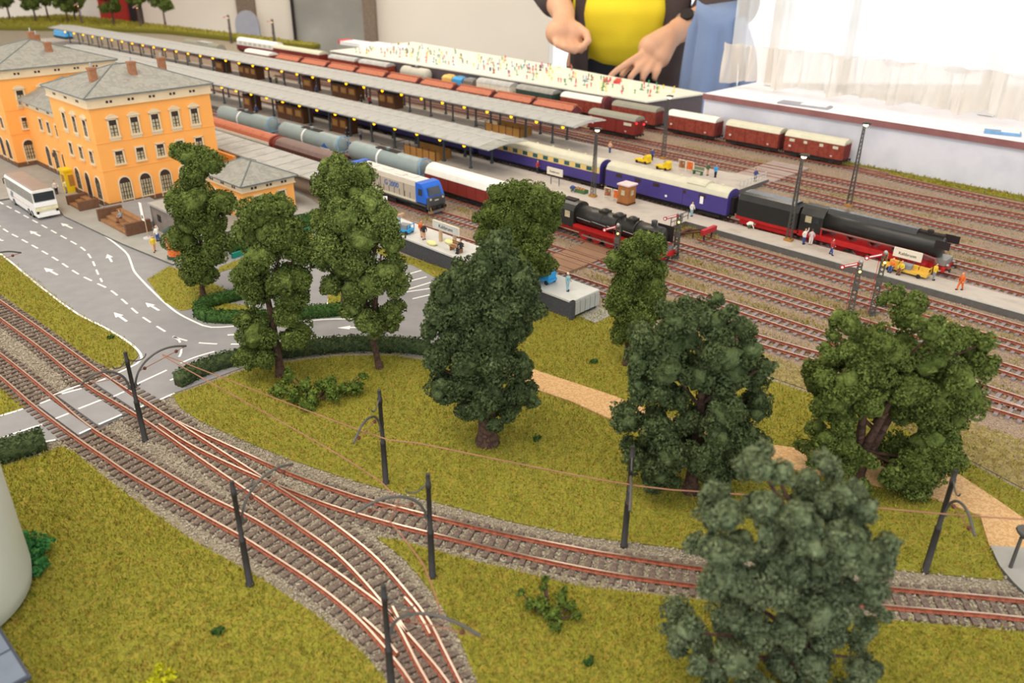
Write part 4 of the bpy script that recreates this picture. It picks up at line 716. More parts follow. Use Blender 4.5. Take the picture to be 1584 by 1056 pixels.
# kerb stones along the visible front edge
KS = MB().box(-1.9, 1.9, -.15, .15, 0, .06).mesh('edge_stone', 'concrete_panel')
for x in np.arange(0, 72, 4): put('edge_stone', KS, p1, Wp(x + 2, -2.55, .8), ang(x))
p0 = thing('low_platform', 'low concrete platform with dark retaining wall near the trees', 'platform', Wp(-12, -33.6, 0), ang(-12))
MB().box(-15, 18, -2.2, 2.2, 1.9, 2.1).build('slab', 'concrete', p0); MB().box(-15, 18, -2.1, -1.9, 0, 1.9).box(-15, 17.8, -1.9, 2.0, 0, 1.85).build('retaining_wall', 'platform_dark', p0)
MB().box(17.8, 18.1, -2.3, -1.75, 0, 2.1).build('corner_pier', 'platform_dark', p0)
for i in range(5): MB().box(17.95, 18.12, -1.7 + .78*i, -1.7 + .78*i + .7, .5, 1.85).build('end_panel', 'concrete_panel', p0)
MB().box(17.9, 20.2, -1.0, 2.2, 0, .12).build('step_slab', 'asphalt_light', p0)
def canopy(label, s0, s1, t0, t1, z0, z1, post_t, lamp_t, posts, lamps, group, zig=True):
    c = thing('platform_canopy', label, 'canopy', (0, 0, .8)); n = int((s1 - s0)/12) + 1; ss = np.linspace(s0, s1, n)
    tm = (t0 + t1)/2
    m = MB(); k = 8
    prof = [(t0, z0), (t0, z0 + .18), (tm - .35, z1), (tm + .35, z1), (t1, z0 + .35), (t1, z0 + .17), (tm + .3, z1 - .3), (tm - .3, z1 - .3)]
    vs = [Wp(s, a, z) for s in ss for a, z in prof]
    fs = [(i*k+j, (i+1)*k+j, (i+1)*k+(j+1) % k, i*k+(j+1) % k) for i in range(n-1) for j in range(k)]
    for i in range(n - 1):
        for j in range(k): m.add([], [])
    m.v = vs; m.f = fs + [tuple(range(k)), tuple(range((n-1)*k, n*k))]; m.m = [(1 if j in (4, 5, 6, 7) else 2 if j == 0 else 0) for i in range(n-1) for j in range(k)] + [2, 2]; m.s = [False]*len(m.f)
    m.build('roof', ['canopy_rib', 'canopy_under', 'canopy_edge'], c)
    def pan_(ya, yb, za, zb): return MB().add([(.03, ya, za), (2.87, ya, za), (2.87, yb, zb), (.03, yb, zb), (.03, ya, za + .07), (2.87, ya, za + .07), (2.87, yb, zb + .07), (.03, yb, zb + .07)], [(4, 5, 6, 7), (0, 1, 5, 4), (1, 2, 6, 5), (2, 3, 7, 6), (3, 0, 4, 7)]).mesh('roof_panel', 'canopy_roof')
    RB1, RB2 = pan_(t0 - tm, -.1, z0 + .18, z1), pan_(.1, t1 - tm, z1, z0 + .35)
    TB = MB().box(-.14, .14, -.1, .1, -.05, .12).mesh('eave_block', 'canopy_edge')
    for s in np.arange(s0, s1 - 2.8, 2.9):
        p = Wp(s, tm); put('roof_panel', RB1, c, (p[0], p[1], 0), ang(s + 1.4)); put('roof_panel', RB2, c, (p[0], p[1], 0), ang(s + 1.4))
        if zig and s > -130: put('eave_block', TB, c, Wp(s, t1, z0 + .35), ang(s))
    rg = MB(); rg.tube([Wp(s, tm, z1 + .1) for s in ss], .13, 5).build('ridge', 'canopy_edge', c)
    gt = MB(); gt.tube([Wp(s, t0 - .05, z0 + .06) for s in ss], .1, 5).build('gutter', 'canopy_steel', c)
    PM = MB().box(-.13, .13, -.13, .13, 0, z0 + .3).box(-.22, .22, -.22, .22, 0, .3).box(-.1, .1, -1.3, 1.3, z0 - .05, z0 + .12).mesh('post', 'canopy_steel')
    for s in posts:
        for t in post_t: put('post', PM, c, Wp(s, t), ang(s))
    ST = MB().cyl((0, 0, .1), (0, 0, .55), .03, .03, 5).mesh('hanger', 'canopy_steel'); LM = MB().ell((0, 0, 0), (.27, .27, .36), 8, 6).mesh('globe_lamp', 'lamp_glow')
    for s in lamps:
        q = put('globe_lamp', LM, c, Wp(s, lamp_t, z0 - .35), ang(s)); put('hanger', ST, q)
    return c
canopy('front platform canopy with grey ribbed roof and yellow globe lamps', -200, -35.3, -7.7, .9, 4.5, 5.2, (-4.7, .0), -6.6, np.arange(-196, -36, 6.4), [x for x in np.arange(-190, -38, 5.7)], '')
canopy('rear platform canopy with grey ribbed roof and yellow globe lamps', -255, -37, 14.0, 22.4, 4.5, 5.2, (18.0, 22.0), 15.0, np.arange(-250, -40, 6.6), [x for x in np.arange(-245, -40, 6.2)], '')
# platform huts, stairwells
def hut(label, s, t, L, w, h, glaz):
    b = thing('platform_hut', label, 'hut', Wp(s, t, .8), ang(s))
    MB().box(-L/2, L/2, -w/2, w/2, 0, h).build('body', 'kiosk_brown', b); MB().box(-L/2 - .15, L/2 + .15, -w/2 - .15, w/2 + .15, h, h + .15).build('roof', 'near_black', b)
    for k in range(glaz):
        x = -L/2 + L*(k + .5)/glaz; f = MB().box(x - L/glaz*.36, x + L/glaz*.36, -w/2 - .06, -w/2 + .02, h*.4, h*.85).build('window', 'kiosk_light', b); MB().box(x - L/glaz*.26, x + L/glaz*.26, -w/2 - .08, -w/2, h*.47, h*.8).build('pane', 'warm_pane', f)
for i, (s, t, L, g) in enumerate([(-109, -4, 3, 1), (-94, -3.6, 9, 3), (-78, -3.4, 5, 2)]): hut(['narrow brown hut far back under the front canopy', 'long brown hut with lit panes under the front canopy', 'brown hut with two panes nearest the stairs, front canopy'][i], s, t, L, 2.4, 3.0, g)
for i, (s, t, L, g) in enumerate([(-160, 18.5, 4, 1), (-147, 18.8, 8, 3), (-121, 18.6, 4, 1), (-107, 18.6, 9, 3), (-92, 18.6, 5.5, 2)]): hut(['far brown hut under the rear canopy', 'long lit hut far down the rear canopy', 'single-pane brown hut midway under the rear canopy', 'long brown hut with three lit panes mid rear canopy', 'brown hut with orange bench panel under the rear canopy'][i], s, t, L, 2.4, 3.0, g)
def stairwell(label, s, t, L, w):
    b = thing('stairwell', label, 'stairs', Wp(s, t, .8), ang(s))
    MB().box(-L/2, L/2, -w/2, -w/2 + .2, 0, 1.5).build('side_panel', 'bench_orange', b); MB().box(-L/2, L/2, w/2 - .2, w/2, 0, 1.5).build('side_panel', 'bench_orange', b); MB().box(L/2 - .2, L/2, -w/2, w/2, 0, 1.5).build('end_panel', 'bench_orange', b)
    for x in np.linspace(-L/2, L/2, 6): MB().box(x - .06, x + .06, -w/2 - .05, -w/2 + .05, 0, 1.9).build('batten', 'kiosk_brown', b)
    for k in range(5): MB().box(-L/2 - .1, -L/2 + .4*k + .4, -w/2 + .2, w/2 - .2, .02 + .0*k, .06 + .03*k).build('tread', 'near_black', b)
    MB().tube([(-L/2 - 3, -w/2, 0), (-L/2 - 3, -w/2, 1.4), (-L/2, -w/2, 1.4), (-L/2, -w/2, 0)], .06, 5).tube([(-L/2 - 3, w/2, 0), (-L/2 - 3, w/2, 1.4), (-L/2, w/2, 1.4)], .06, 5).tube([(-L/2 - 3, -w/2, 1.4), (-L/2 - 3, w/2, 1.4)], .06, 5).tube([(-L/2 - 3, -w/2, .7), (-L/2, -w/2, .7)], .05, 5).build('handrail', 'canopy_steel', b)
stairwell('ochre-panelled stairwell under the front canopy', -53.5, -4.2, 8, 3.6)
stairwell('ochre-panelled stairwell under the rear canopy', -57, 18.6, 9, 3.4)
def railing(label, a, b, z, n, mt):
    t = thing('railing', label, 'railing', (a[0], a[1], z)); d = np.array(b) - np.array(a)
    for k in range(n + 1): p = d*k/n; MB().cyl((p[0], p[1], 0), (p[0], p[1], 1.1), .06, .06, 6).build('upright', mt, t)
    for h in (.55, 1.1): MB().tube([(0, 0, h), (d[0], d[1], h)], .06, 5).build('bar', mt, t)
railing('grey railing at the step of the front platform', Wp(-3.1, -5.8)[:2], Wp(-3.3, -1.6)[:2], .8, 3, 'canopy_steel')
railing('pale railing closing the end of the rear platform', Wp(-6.2, 16.2)[:2], Wp(-6.4, 24.2)[:2], .8, 7, 'concrete')
# board crossings
def boards(label, sA, sB, tA, tB, n, mt, z=.36):
    t = thing('board_crossing', label, 'crossing', Wp((sA + sB)/2, tA, 0), ang(sA))
    for k in range(n):
        y0 = (tB - tA)*k/n; MB().box(-(sB - sA)/2, (sB - sA)/2, y0 + .06, (tB - tA)*(k+1)/n - .06, .05, z).build('plank', mt, t)
boards('brown board crossing in front of the near steam engine', -7.4, -2.4, -27.4, -17.4, 6, 'board_brown')
boards('greyish board crossing before the far brown wagons', -12.2, -5.6, 23.6, 37.5, 8, 'board_grey')
# ------------------------------------------------------------------ rolling stock: local x along the train, +x towards the near right; z = 0 is the ground, rails top at .45
WHE = MB().cyl((0, -.95, .95), (0, -.72, .95), .5, .5, 14).cyl((0, .72, .95), (0, .95, .95), .5, .5, 14).cyl((0, -.9, .95), (0, .9, .95), .1, .1, 6).mesh('wheelset', 'wheel_dark')
BUF = MB().cyl((0, 0, 0), (.45, 0, 0), .1, .1, 8).cyl((.4, 0, 0), (.5, 0, 0), .24, .24, 10).mesh('buffer', 'underframe')
def running_gear(t, L, bogies=False, w=3.0, zf=1.45):
    u = MB().box(-L/2, L/2, -w*.42, w*.42, zf - .25, zf + .02).box(-L/2, L/2, -w*.36, -w*.30, zf - .6, zf - .2).box(-L/2, L/2, w*.30, w*.36, zf - .6, zf - .2)
    ax = [-L/2 + 1.9, L/2 - 1.9]
    if bogies: ax = [-L/2 + 1.6, -L/2 + 3.6, L/2 - 3.6, L/2 - 1.6]; u.box(-L/2 + 1, -L/2 + 4.2, -1.25, 1.25, .75, 1.15).box(L/2 - 4.2, L/2 - 1, -1.25, 1.25, .75, 1.15)
    else:
        for x in ax: u.box(x - .5, x + .5, -1.2, -1.0, .7, 1.3).box(x - .5, x + .5, 1.0, 1.2, .7, 1.3)
    u.box(-L/2 - .55, -L/2, -.12, .12, zf - .3, zf - .1).box(L/2, L/2 + .55, -.12, .12, zf - .3, zf - .1)
    u.box(-1.2, 1.2, -1.1, -.8, .75, 1.2)
    u.build('underframe', 'underframe', t)
    for x in ax: put('wheelset', WHE, t, (x, 0, 0))
    for sx in (-1, 1):
        for y in (-.95, .95): put('buffer', BUF, t, (sx*L/2, y, zf - .15), 0 if sx > 0 else PI)
def arc(w, z, rise, n=10): return [(w/2 - w*i/n, z + rise*math.sin(math.acos(max(-1, min(1, 1 - 2*i/n)))) if 0 < i < n else z) for i in range(n + 1)]
def spot(label, s, t, name='freight_wagon', cat='wagon', group=None): return thing(name, label, cat, Wp(s, t, 0), ang(s), group)
def covered(label, s, t, L, body, roof, w=3.0, h=4.0, rise=.75, ribs=8, ends=None, vents=0, tail=False, cabin=False, marks=True, bogies=False, group='covered freight wagons'):
    g = spot(label, s, t, group=group); running_gear(g, L, bogies, w)
    MB().box(-L/2, L/2, -w/2, w/2, 1.45, h).build('body', body, g)
    r = MB(); pr = arc(w + .16, h, rise); r.ext(pr + [(-w/2 - .08, h - .1), (w/2 + .08, h - .1)], -L/2 - .12, L/2 + .12, 0, False).build('roof', roof, g)
    e = MB()
    for x in np.linspace(-L/2, L/2, ribs + 1): e.box(x - .06, x + .06, -w/2 - .05, w/2 + .05, 1.45, h - .05)
    e.build('side_ribs', body, g)
    en = ends or body
    for sx in (-1, 1):
        x = sx*(L/2 + .03); pr2 = arc(w*.96, h - .05, rise*.9); MB().ext(pr2 + [(-w*.48, 1.45), (w*.48, 1.45)], min(x, x - sx*.08), max(x, x - sx*.08)).build('end_wall', en, g)
        m = MB()
        for y in (-.9, -.3, .3, .9): m.box(x - .05, x + .08*sx + .05, y - .07, y + .07, 1.4, h + .2)
        m.build('end_posts', en, g)
    MB().box(-1.1, 1.1, -w/2 - .09, -w/2 - .02, 1.55, h - .2).build('sliding_door', body, g)
    for k in range(vents):
        x = -L/2 + L*(k + .5)/vents; 
        if abs(x) > 1: MB().box(x - .45, x + .45, -w/2 - .08, -w/2, h - .85, h - .4).build('vent_flap', 'roof_cream', g)
    if marks:
        MB().box(-L*.42, -L*.38, -w/2 - .085, -w/2, 2.2, 2.5).box(L*.31, L*.34, -w/2 - .085, -w/2, 1.8, 2.0).build('white_marking', 'cloth_pink', g)
    if tail:
        for y in (-1.2, 1.2): MB().ell((L/2 + .25, y, 3.6 if y < 0 else 3.1), .17, 8, 6).build('tail_lamp', 'tail_light', g)
        MB().box(L*.28, L*.44, -w/2 - .09, -w/2, 3.0, 3.5).build('white_panel', 'roof_cream', g)
    if cabin:
        MB().ext(arc(w*.9, 4.4, .8) + [(-w*.45, 1.45), (w*.45, 1.45)], L/2 + .1, L/2 + .9).build('brake_cabin', 'hopper_end', g)
    return g
covered('brown wagon with grey roof and red tail lamps at the rear platform end', -43, 33, 10.8, 'wagon_red', 'roof_grey', tail=True)
far = [(-7.7, 'wagon_brown', 'roof_cream', 4, 'last brown wagon with pale vents, nearest the window wall', False), (-19.4, 'wagon_brown', 'roof_cream', 0, 'brown wagon with cream roof, second from the window wall end', False), (-32.2, 'wagon_brown', 'roof_white', 0, 'brown wagon with bright white roof below the control box corner', False),
       (-45.5, 'wagon_brown', 'roof_grey', 0, 'brown wagon with olive-grey roof in front of the control box', False), (-59, 'wagon_brown', 'roof_white', 0, 'brown white-roofed wagon with a brake cabin at its end', True), (-72, 'green_wagon', 'canopy_rib', 0, 'dark green wagon with pale grey roof', False), (-84.5, 'cream_wagon', 'canopy_edge', 0, 'cream white refrigerator wagon with grey roof', False)]
for s, b, r, v, lab, cab in far:
    L = 10.4 if not cab else 10.6; covered(lab, s, 43, L, b, r, vents=v, cabin=cab, ends='hopper_end' if b == 'wagon_brown' else None)
covered('brown wagon with grey roof behind the hoppers, right of its twin', -128, 43.2, 11, 'wagon_brown', 'canopy_edge', h=3.9)
covered('brown wagon with grey roof behind the hoppers, left of its twin', -141, 43.2, 11, 'wagon_brown', 'canopy_edge', h=3.9)
covered('brown coach with beige roof behind the hopper row', -163, 44, 22, 'wagon_red', 'roof_cream', h=4.0, ribs=12, bogies=True)
# white railcar, grey-roofed railcar far back
g = spot('white and red railcar far back on the outermost track', -187, 46.5, 'railcar', 'railcar'); running_gear(g, 21, True)
MB().box(-10.5, 10.5, -1.5, 1.5, 1.3, 2.7).build('lower_body', 'wagon_red', g); MB().ext(arc(2.9, 4.0, .8) + [(-1.45, 2.7), (1.45, 2.7)], -10.3, 10.3).build('upper_body', 'white', g)
for k in range(7): MB().box(-9 + 2.6*k, -7.4 + 2.6*k, -1.5, -1.42, 3.0, 3.8).build('window', 'roof_cream', g)
MB().box(10.25, 10.4, -1.1, 1.1, 3.0, 3.9).build('windscreen', 'coach_window', g)
g = spot('low grey-roofed red railcar behind the rear canopy', -196, 33.5, 'railcar', 'railcar'); running_gear(g, 20, True)
MB().box(-10, 10, -1.5, 1.5, 1.3, 3.0).build('lower_body', 'wagon_red', g); MB().ext(arc(2.9, 3.6, .8) + [(-1.45, 3.0), (1.45, 3.0)], -9.6, 9.6).build('upper_body', 'roof_grey', g)
MB().box(-2, 4, -1.0, 1.0, 4.3, 4.5).build('roof_hatch', 'canopy_edge', g)
covered('wagon with cream white roof at the far end of the hopper row', -165, 33, 11.5, 'wagon_red', 'roof_white')
# hoppers
hp = [-57.8, -69, -80.5, -92.4, -104.3, -116, -127.6, -139.2, -150.8]; HW = None
NM = ['first', 'second', 'third', 'fourth', 'fifth', 'sixth', 'seventh', 'eighth', 'ninth']
for i, s in enumerate(hp):
    lab = 'brown self-unloading hopper wagon, %s counted from the grey-roofed wagon' % NM[i]
    if HW is None:
        HW = g = spot(lab, s, 33, group='brown hopper wagons'); L = 11.2; running_gear(g, L)
        MB().ext([(-1.1, 1.4), (-1.5, 2.6), (-1.5, 3.9), (1.5, 3.9), (1.5, 2.6), (1.1, 1.4)], -L/2 + .7, L/2 - .7).build('body', 'wagon_brown', g)
        for y0, y1 in ((-1.6, -.1), (.1, 1.6)):
            MB().add([(-L/2 + .5, y0, 3.85 if y0 < 0 else 4.7), (L/2 - .5, y0, 3.85 if y0 < 0 else 4.7), (L/2 - .5, y1, 4.7 if y0 < 0 else 3.85), (-L/2 + .5, y1, 4.7 if y0 < 0 else 3.85), (-L/2 + .5, y0, 3.7 if y0 < 0 else 4.55), (L/2 - .5, y0, 3.7 if y0 < 0 else 4.55), (L/2 - .5, y1, 4.55 if y0 < 0 else 3.7), (-L/2 + .5, y1, 4.55 if y0 < 0 else 3.7)], [(0, 1, 2, 3), (7, 6, 5, 4), (0, 4, 5, 1), (1, 5, 6, 2), (2, 6, 7, 3), (3, 7, 4, 0)]).build('roof_flap', 'hopper_brown', g)
        MB().ext([(-.25, 4.6), (-.25, 4.85), (.25, 4.85), (.25, 4.6)], -L/2 + .4, L/2 - .4).build('ridge_beam', 'hopper_brown', g)
        for sx in (-1, 1):
            x = sx*(L/2 - .55); m = MB().ext([(-1.3, 1.5), (-1.5, 3.4), (-.6, 4.6), (.6, 4.6), (1.5, 3.4), (1.3, 1.5)], min(x, x - sx*.15), max(x, x - sx*.15)); m.build('end_wall', 'hopper_end', g)
            MB().tube([(x + sx*.5, -1.2, 1.4), (x + sx*.5, -1.2, 3.0), (x, -1.2, 3.3)], .06, 5).tube([(x + sx*.5, 1.2, 1.4), (x + sx*.5, 1.2, 3.0), (x, 1.2, 3.3)], .06, 5).box(x, x + sx*.7, -1.3, 1.3, 1.4, 1.5).build('end_platform', 'hopper_end', g)
    else: dup(HW, Wp(s, 33, 0), ang(s), lab)
# tank wagons
def tank(label, s, t, L, r, mt, grp, band=True, logo=False, pale=False):
    g = spot(label, s, t, 'tank_wagon', 'wagon', grp); running_gear(g, L, True, 2.8)
    zc = 1.5 + r + .12; h = L/2 - .9
    pr = [(-h, .02), (-h + .06, r*.5), (-h + .25, r*.82), (-h + .6, r*.97), (-h + .9, r)] + [(h - .9, r), (h - .6, r*.97), (h - .25, r*.82), (h - .06, r*.5), (h, .02)]
    MB().lathe(pr, 'x', (0, 0, zc), 20).build('tank', mt, g)
    sm = MB()
    for x in np.arange(-h + 2, h - 1, 2.2): sm.lathe([(x - .03, r + .015), (x + .03, r + .015)], 'x', (0, 0, zc), 20)
    sm.build('weld_seams', mt, g)
    if band: MB().lathe([(-1.0, r + .02), (-.98, r + .04), (-.62, r + .04), (-.6, r + .02)], 'x', (0, 0, zc), 20).build('white_band', 'white', g)
    MB().box(-h*.25, h*.35, -.5, .5, zc + r, zc + r + .08).build('walkway', 'near_black', g)
    m = MB()
    for y in (-.5, .5): m.tube([(-h*.25, y, zc + r + .35), (h*.35, y, zc + r + .35)], .04, 4)
    m.build('handrail', 'near_black', g); MB().cyl((h*.05, 0, zc + r - .1), (h*.05, 0, zc + r + .4), .35, .35, 12).build('manhole_dome', 'tank_grey' if not pale else mt, g)
    if not pale:
        MB().tube([(h + .3, -1.1, 1.5), (h + .3, -1.1, zc + r*.8), (h + .1, -.4, zc + r + .1), (h + .1, .4, zc + r + .1), (h + .3, 1.1, zc + r*.8), (h + .3, 1.1, 1.5)], .1, 6).box(h + .2, h + .45, -1.2, 1.2, 2.3, 2.45).build('end_ladder', 'tank_blue', g)
    for x in (-h*.7, 0, h*.7): MB().box(x - .25, x + .25, -r*.75, r*.75, 1.4, zc - r*.6).build('saddle', 'underframe', g)
    if logo: MB().exty([(h*.55, zc - .45), (h*.78, zc - .45), (h*.665, zc + .35)], -r*.99 - .03, -r*.9).build('logo_triangle', 'logo_blue', g); MB().exty([(h*.52, zc - .75), (h*.82, zc - .75), (h*.82, zc - .5), (h*.52, zc - .5)], -r*.96 - .05, -r*.8).build('logo_text_bar', 'white', g)
    return g
tank('grey tank wagon hidden half behind the station corner', -90, -16.4, 19.2, 1.55, 'tank_grey', 'grey tank wagons')
tank('grey tank wagon with blue triangle logo, middle of three', -69, -16.4, 19.2, 1.55, 'tank_grey', 'grey tank wagons', logo=True)
tank('grey tank wagon beside the silver diesel, last before the hood wagon', -48.6, -16.4, 19.2, 1.55, 'tank_grey', 'grey tank wagons')
tank('pale beige tank wagon in the mixed freight row', -112.5, 43, 11.5, 1.55, 'tank_pale', 'mixed freight', band=False, pale=True)
# ore and container wagons
g = spot('low wagon carrying yellow, blue and grey containers', -96.5, 43, 'container_wagon', 'wagon'); running_gear(g, 11.5); MB().box(-5.7, 5.7, -1.5, 1.5, 1.4, 1.7).build('deck', 'dark_brown', g)
for k, (x, mt) in enumerate(((-3.6, 'container_yellow'), (0, 'sky_blue'), (3.6, 'wagon_grey'))):
    c = MB().box(x - 1.6, x + 1.6, -1.35, 1.35, 1.7, 3.7).ext(arc(2.4, 3.7, .45), x - 1.5, x + 1.5).build('container', mt, g); MB().box(x - .9, x + .9, -.6, .6, 4.1, 4.25).build('lid', 'container_yellow' if k == 0 else 'tank_blue' if k == 1 else 'tank_grey', c)
# sliding-wall wagons behind the diesel
def slider(label, s, t, L, side, roof, band, end):
    g = spot(label, s, t, group='sliding wall wagons'); running_gear(g, L)
    MB().box(-L/2, L/2, -1.5, 1.5, 1.4, 3.3).build('body', side, g); MB().box(-L/2, L/2, -1.53, 1.53, 3.3, 3.75).build('upper_band', band, g)
    MB().ext(arc(2.9, 3.75, .95) + [(-1.45, 3.6), (1.45, 3.6)], -L/2 - .05, L/2 + .05).build('roof', roof, g)
    for sx in (-1, 1):
        x = sx*(L/2 + .05); MB().ext(arc(3.1, 3.8, 1.0) + [(-1.55, 1.4), (1.55, 1.4)], min(x, x - sx*.5), max(x, x - sx*.5)).build('end_wall', end, g)
    m = MB()
    for x in np.arange(-L/2 + .6, L/2, .9): m.box(x - .04, x + .04, -1.58, -1.5, 1.45, 3.3)
    m.build('side_ribs', side, g)
    return g
slider('sliding-wall wagon, grey sides, white band and red-brown roof', -80, -23.4, 24, 'wagon_grey', 'hopper_brown', 'roof_white', 'wagon_red')
slider('dark brown flat-roofed wagon coupled behind the silver diesel', -59.2, -23.4, 16.2, 'dark_brown', 'roof_brown', 'dark_brown', 'wagon_red')
# hood wagon
g = spot('red-brown hood wagon with long white arched roof', -30.2, -16.4, group='covered freight wagons'); L = 15.4; running_gear(g, L)
MB().box(-L/2, L/2, -1.5, 1.5, 1.5, 3.4).build('body', 'wagon_red', g); MB().ext(arc(3.1, 3.4, 1.25, 12) + [(-1.55, 3.3), (1.55, 3.3)], -L/2, L/2, 0, False).build('roof', 'roof_white', g)
for sx in (-1, 1):
    x = sx*L/2; MB().ext(arc(3.0, 3.3, 1.2, 12) + [(-1.5, 1.5), (1.5, 1.5)], min(x, x + sx*.12), max(x, x + sx*.12)).build('end_wall', 'wagon_red', g)
for x in np.arange(-L/2 + 1.2, L/2, 1.9): MB().box(x - .05, x + .05, -1.56, -1.5, 1.5, 3.3).build('side_rib', 'wagon_red', g)
# ------------------------------------------------------------------ silver diesel
g = spot('silver and blue diesel engine lettered G 2000', -38.7, -23.3, 'diesel_locomotive', 'locomotive'); L = 19.6; running_gear(g, L, True, 3.2, 1.6)
MB().box(-L/2, L/2 - .6, -1.6, 1.6, 1.5, 1.75).build('frame', 'buffer_grey', g)
MB().ext([(-1.55, 1.75), (-1.55, 3.95), (-1.2, 4.35), (1.2, 4.35), (1.55, 3.95), (1.55, 1.75)], -L/2 + 2.8, L/2 - 2.6).build('body', 'silver', g)
MB().box(-L/2 + 3.0, L/2 - 2.8, -1.15, 1.15, 4.33, 4.5).build('roof', 'silver_top', g)
for x, y in ((-4, 0), (-1, .3), (2.5, -.2), (4.6, .2)): MB().box(x - .8, x + .8, y - .5, y + .5, 4.48, 4.62).build('roof_hatch', 'silver_top', g)
MB().box(-L/2 + 2.8, L/2 - 2.7, -1.62, -1.54, 1.75, 2.05).build('sill_strip', 'roof_cream', g)
for x in np.arange(-L/2 + 4.2, L/2 - 3.4, 1.15): MB().box(x - .03, x + .03, -1.585, -1.5, 2.0, 2.9).build('panel_joint', 'near_black', g)
for x in (-3.2, -.6, 4.6): MB().box(x - .03, x + .03, -1.585, -1.5, 2.0, 3.95).build('panel_joint', 'near_black', g)
for sx in (-1, 1):
    xa, xb = sx*(L/2 - 2.65), sx*(L/2 - .5)
    prof = [(xa, 1.9), (xb, 1.9), (xb + sx*.05, 2.8), (xb - sx*.55, 4.1), (xb - sx*1.0, 4.5), (xa, 4.55)]
    if sx < 0: prof = prof[::-1]
    c = MB().exty(prof, -1.6, 1.6).build('cab', 'loco_blue', g)
    for y in (-1.64, 1.6): MB().box(min(xa + sx*.6, xa + sx*1.4), max(xa + sx*.6, xa + sx*1.4), y, y + .04, 2.9, 3.8).build('side_window', 'window_glass', c)
    x0 = xb + sx*.02; MB().add([(x0, -1.1, 2.95), (x0, 1.1, 2.95), (x0 - sx*.42, 1.0, 3.95), (x0 - sx*.42, -1.0, 3.95), (x0 + sx*.1, -1.1, 2.95), (x0 + sx*.1, 1.1, 2.95), (x0 - sx*.34, 1.0, 3.98), (x0 - sx*.34, -1.0, 3.98)], [(4, 5, 6, 7), (0, 1, 5, 4), (1, 2, 6, 5), (2, 3, 7, 6), (3, 0, 4, 7)]).build('windscreen', 'window_glass', c)
    f = MB().box(min(xb, xb + sx*.35), max(xb, xb + sx*.35), -1.5, 1.5, 1.2, 2.75).build('front_apron', 'buffer_grey', g)
    for y in (-1.1, 1.1): MB().cyl((xb + sx*.34, y, 2.55), (xb + sx*.42, y, 2.55), .16, .16, 10).build('headlamp', 'roof_cream', f)
    MB().box(min(xb + sx*.34, xb + sx*.37), max(xb + sx*.34, xb + sx*.37), -.35, .35, 2.25, 2.4).build('number_plate', 'roof_cream', f)
    MB().box(min(xb, xb + sx*.5), max(xb, xb + sx*.5), -1.3, 1.3, .6, .95).build('rail_guard', 'steel', g)
    for y in (-1.25, 1.25): MB().tube([(xb + sx*.4, y, 1.6), (xb + sx*.62, y, 1.1), (xb + sx*.55, y*.95, .6)], .09, 5).build('step_bracket', 'bench_orange', g)
MB().box(-2.4, 2.4, -1.35, 1.35, .7, 1.5).build('fuel_tank', 'near_black', g)
text('lettering', 'G 2000', 1.05, 'logo_blue', g, (1.9, -1.6, 3.3), (PI/2, 0, 0))
# ------------------------------------------------------------------ steam engines
def drivers(g, xs, r, mt='loco_red', w=.85, z0=.45):
    for x in xs:
        for y in (-w, w):
            m = MB().cyl((x, y - .12, z0 + r), (x, y + .12, z0 + r), r, r, 18); q = m.build('driving_wheel', mt, g)
            k = MB()
            for a in range(8): k.cbox((x + r*.5*math.cos(a*PI/4), y - .15*(1 if y < 0 else -1), z0 + r + r*.5*math.sin(a*PI/4)), (.08, .05, .08))
            k.cyl((x, y - .17, z0 + r), (x, y + .17, z0 + r), r*.22, r*.22, 10).build('hub', mt, q)
            MB().cyl((x, y - .13, z0 + r), (x, y + .13, z0 + r), r + .03, r + .03, 18, 0, True, False).build('tyre', 'steel', q)
def tender(g, x0, x1, h, zr=4.3):
    MB().box(x0, x1, -1.45, 1.45, 1.3, 1.75).build('tender_frame', 'loco_red', g)
    b = MB().ext([(-1.5, 1.75), (-1.5, h), (-1.1, zr), (1.1, zr), (1.5, h), (1.5, 1.75)], x0 + .1, x1 - .2).build('tender_body', 'tender_black', g)
    MB().ext([(-1.05, zr - .02), (-.8, zr + .3), (.8, zr + .3), (1.05, zr - .02)], x0 + .5, x1 - 1).build('coal_cover', 'loco_gloss', b)
    for x in np.linspace(x0 + 1.2, x1 - 1.2, 4): put('wheelset', WHE, g, (x, 0, 0))
    MB().box(x0 + .6, x1 - .6, -1.3, -1.15, .7, 1.35).box(x0 + .6, x1 - .6, 1.15, 1.3, .7, 1.35).build('bogie_frame', 'loco_red', g)
# class with smoke deflectors near the trees (local x=0 at its middle, front +x)
g = spot('near black steam engine with red running gear on the tank wagon track', -8.2, -16.2, 'steam_locomotive', 'locomotive'); F = 12.6
tender(g, -13.0, -4.6, 3.6, 4.0)
MB().box(-4.4, F - .5, -1.0, 1.0, 1.3, 1.8).build('frame', 'loco_red', g)
MB().lathe([(-1.6, .02), (-1.6, 1.25), (2, 1.25), (7.6, 1.12), (7.62, 1.2), (10.9, 1.2), (11.1, 1.1), (11.25, .6), (11.3, .02)], 'x', (0, 0, 3.25), 20).build('boiler', 'loco_black', g)
for x in (.6, 2.6, 4.8, 7.6): MB().lathe([(x - .06, 1.27), (x + .06, 1.27)], 'x', (0, 0, 3.25), 20).build('boiler_band', 'loco_black', g)
cb = MB().ext([(-1.5, 1.9), (-1.5, 3.9)] + [(-1.5*math.cos(PI*i/8), 3.9 + .95*math.sin(PI*i/8)) for i in range(1, 8)] + [(1.5, 3.9), (1.5, 1.9)], -4.4, -1.4).build('cab', 'loco_black', g)
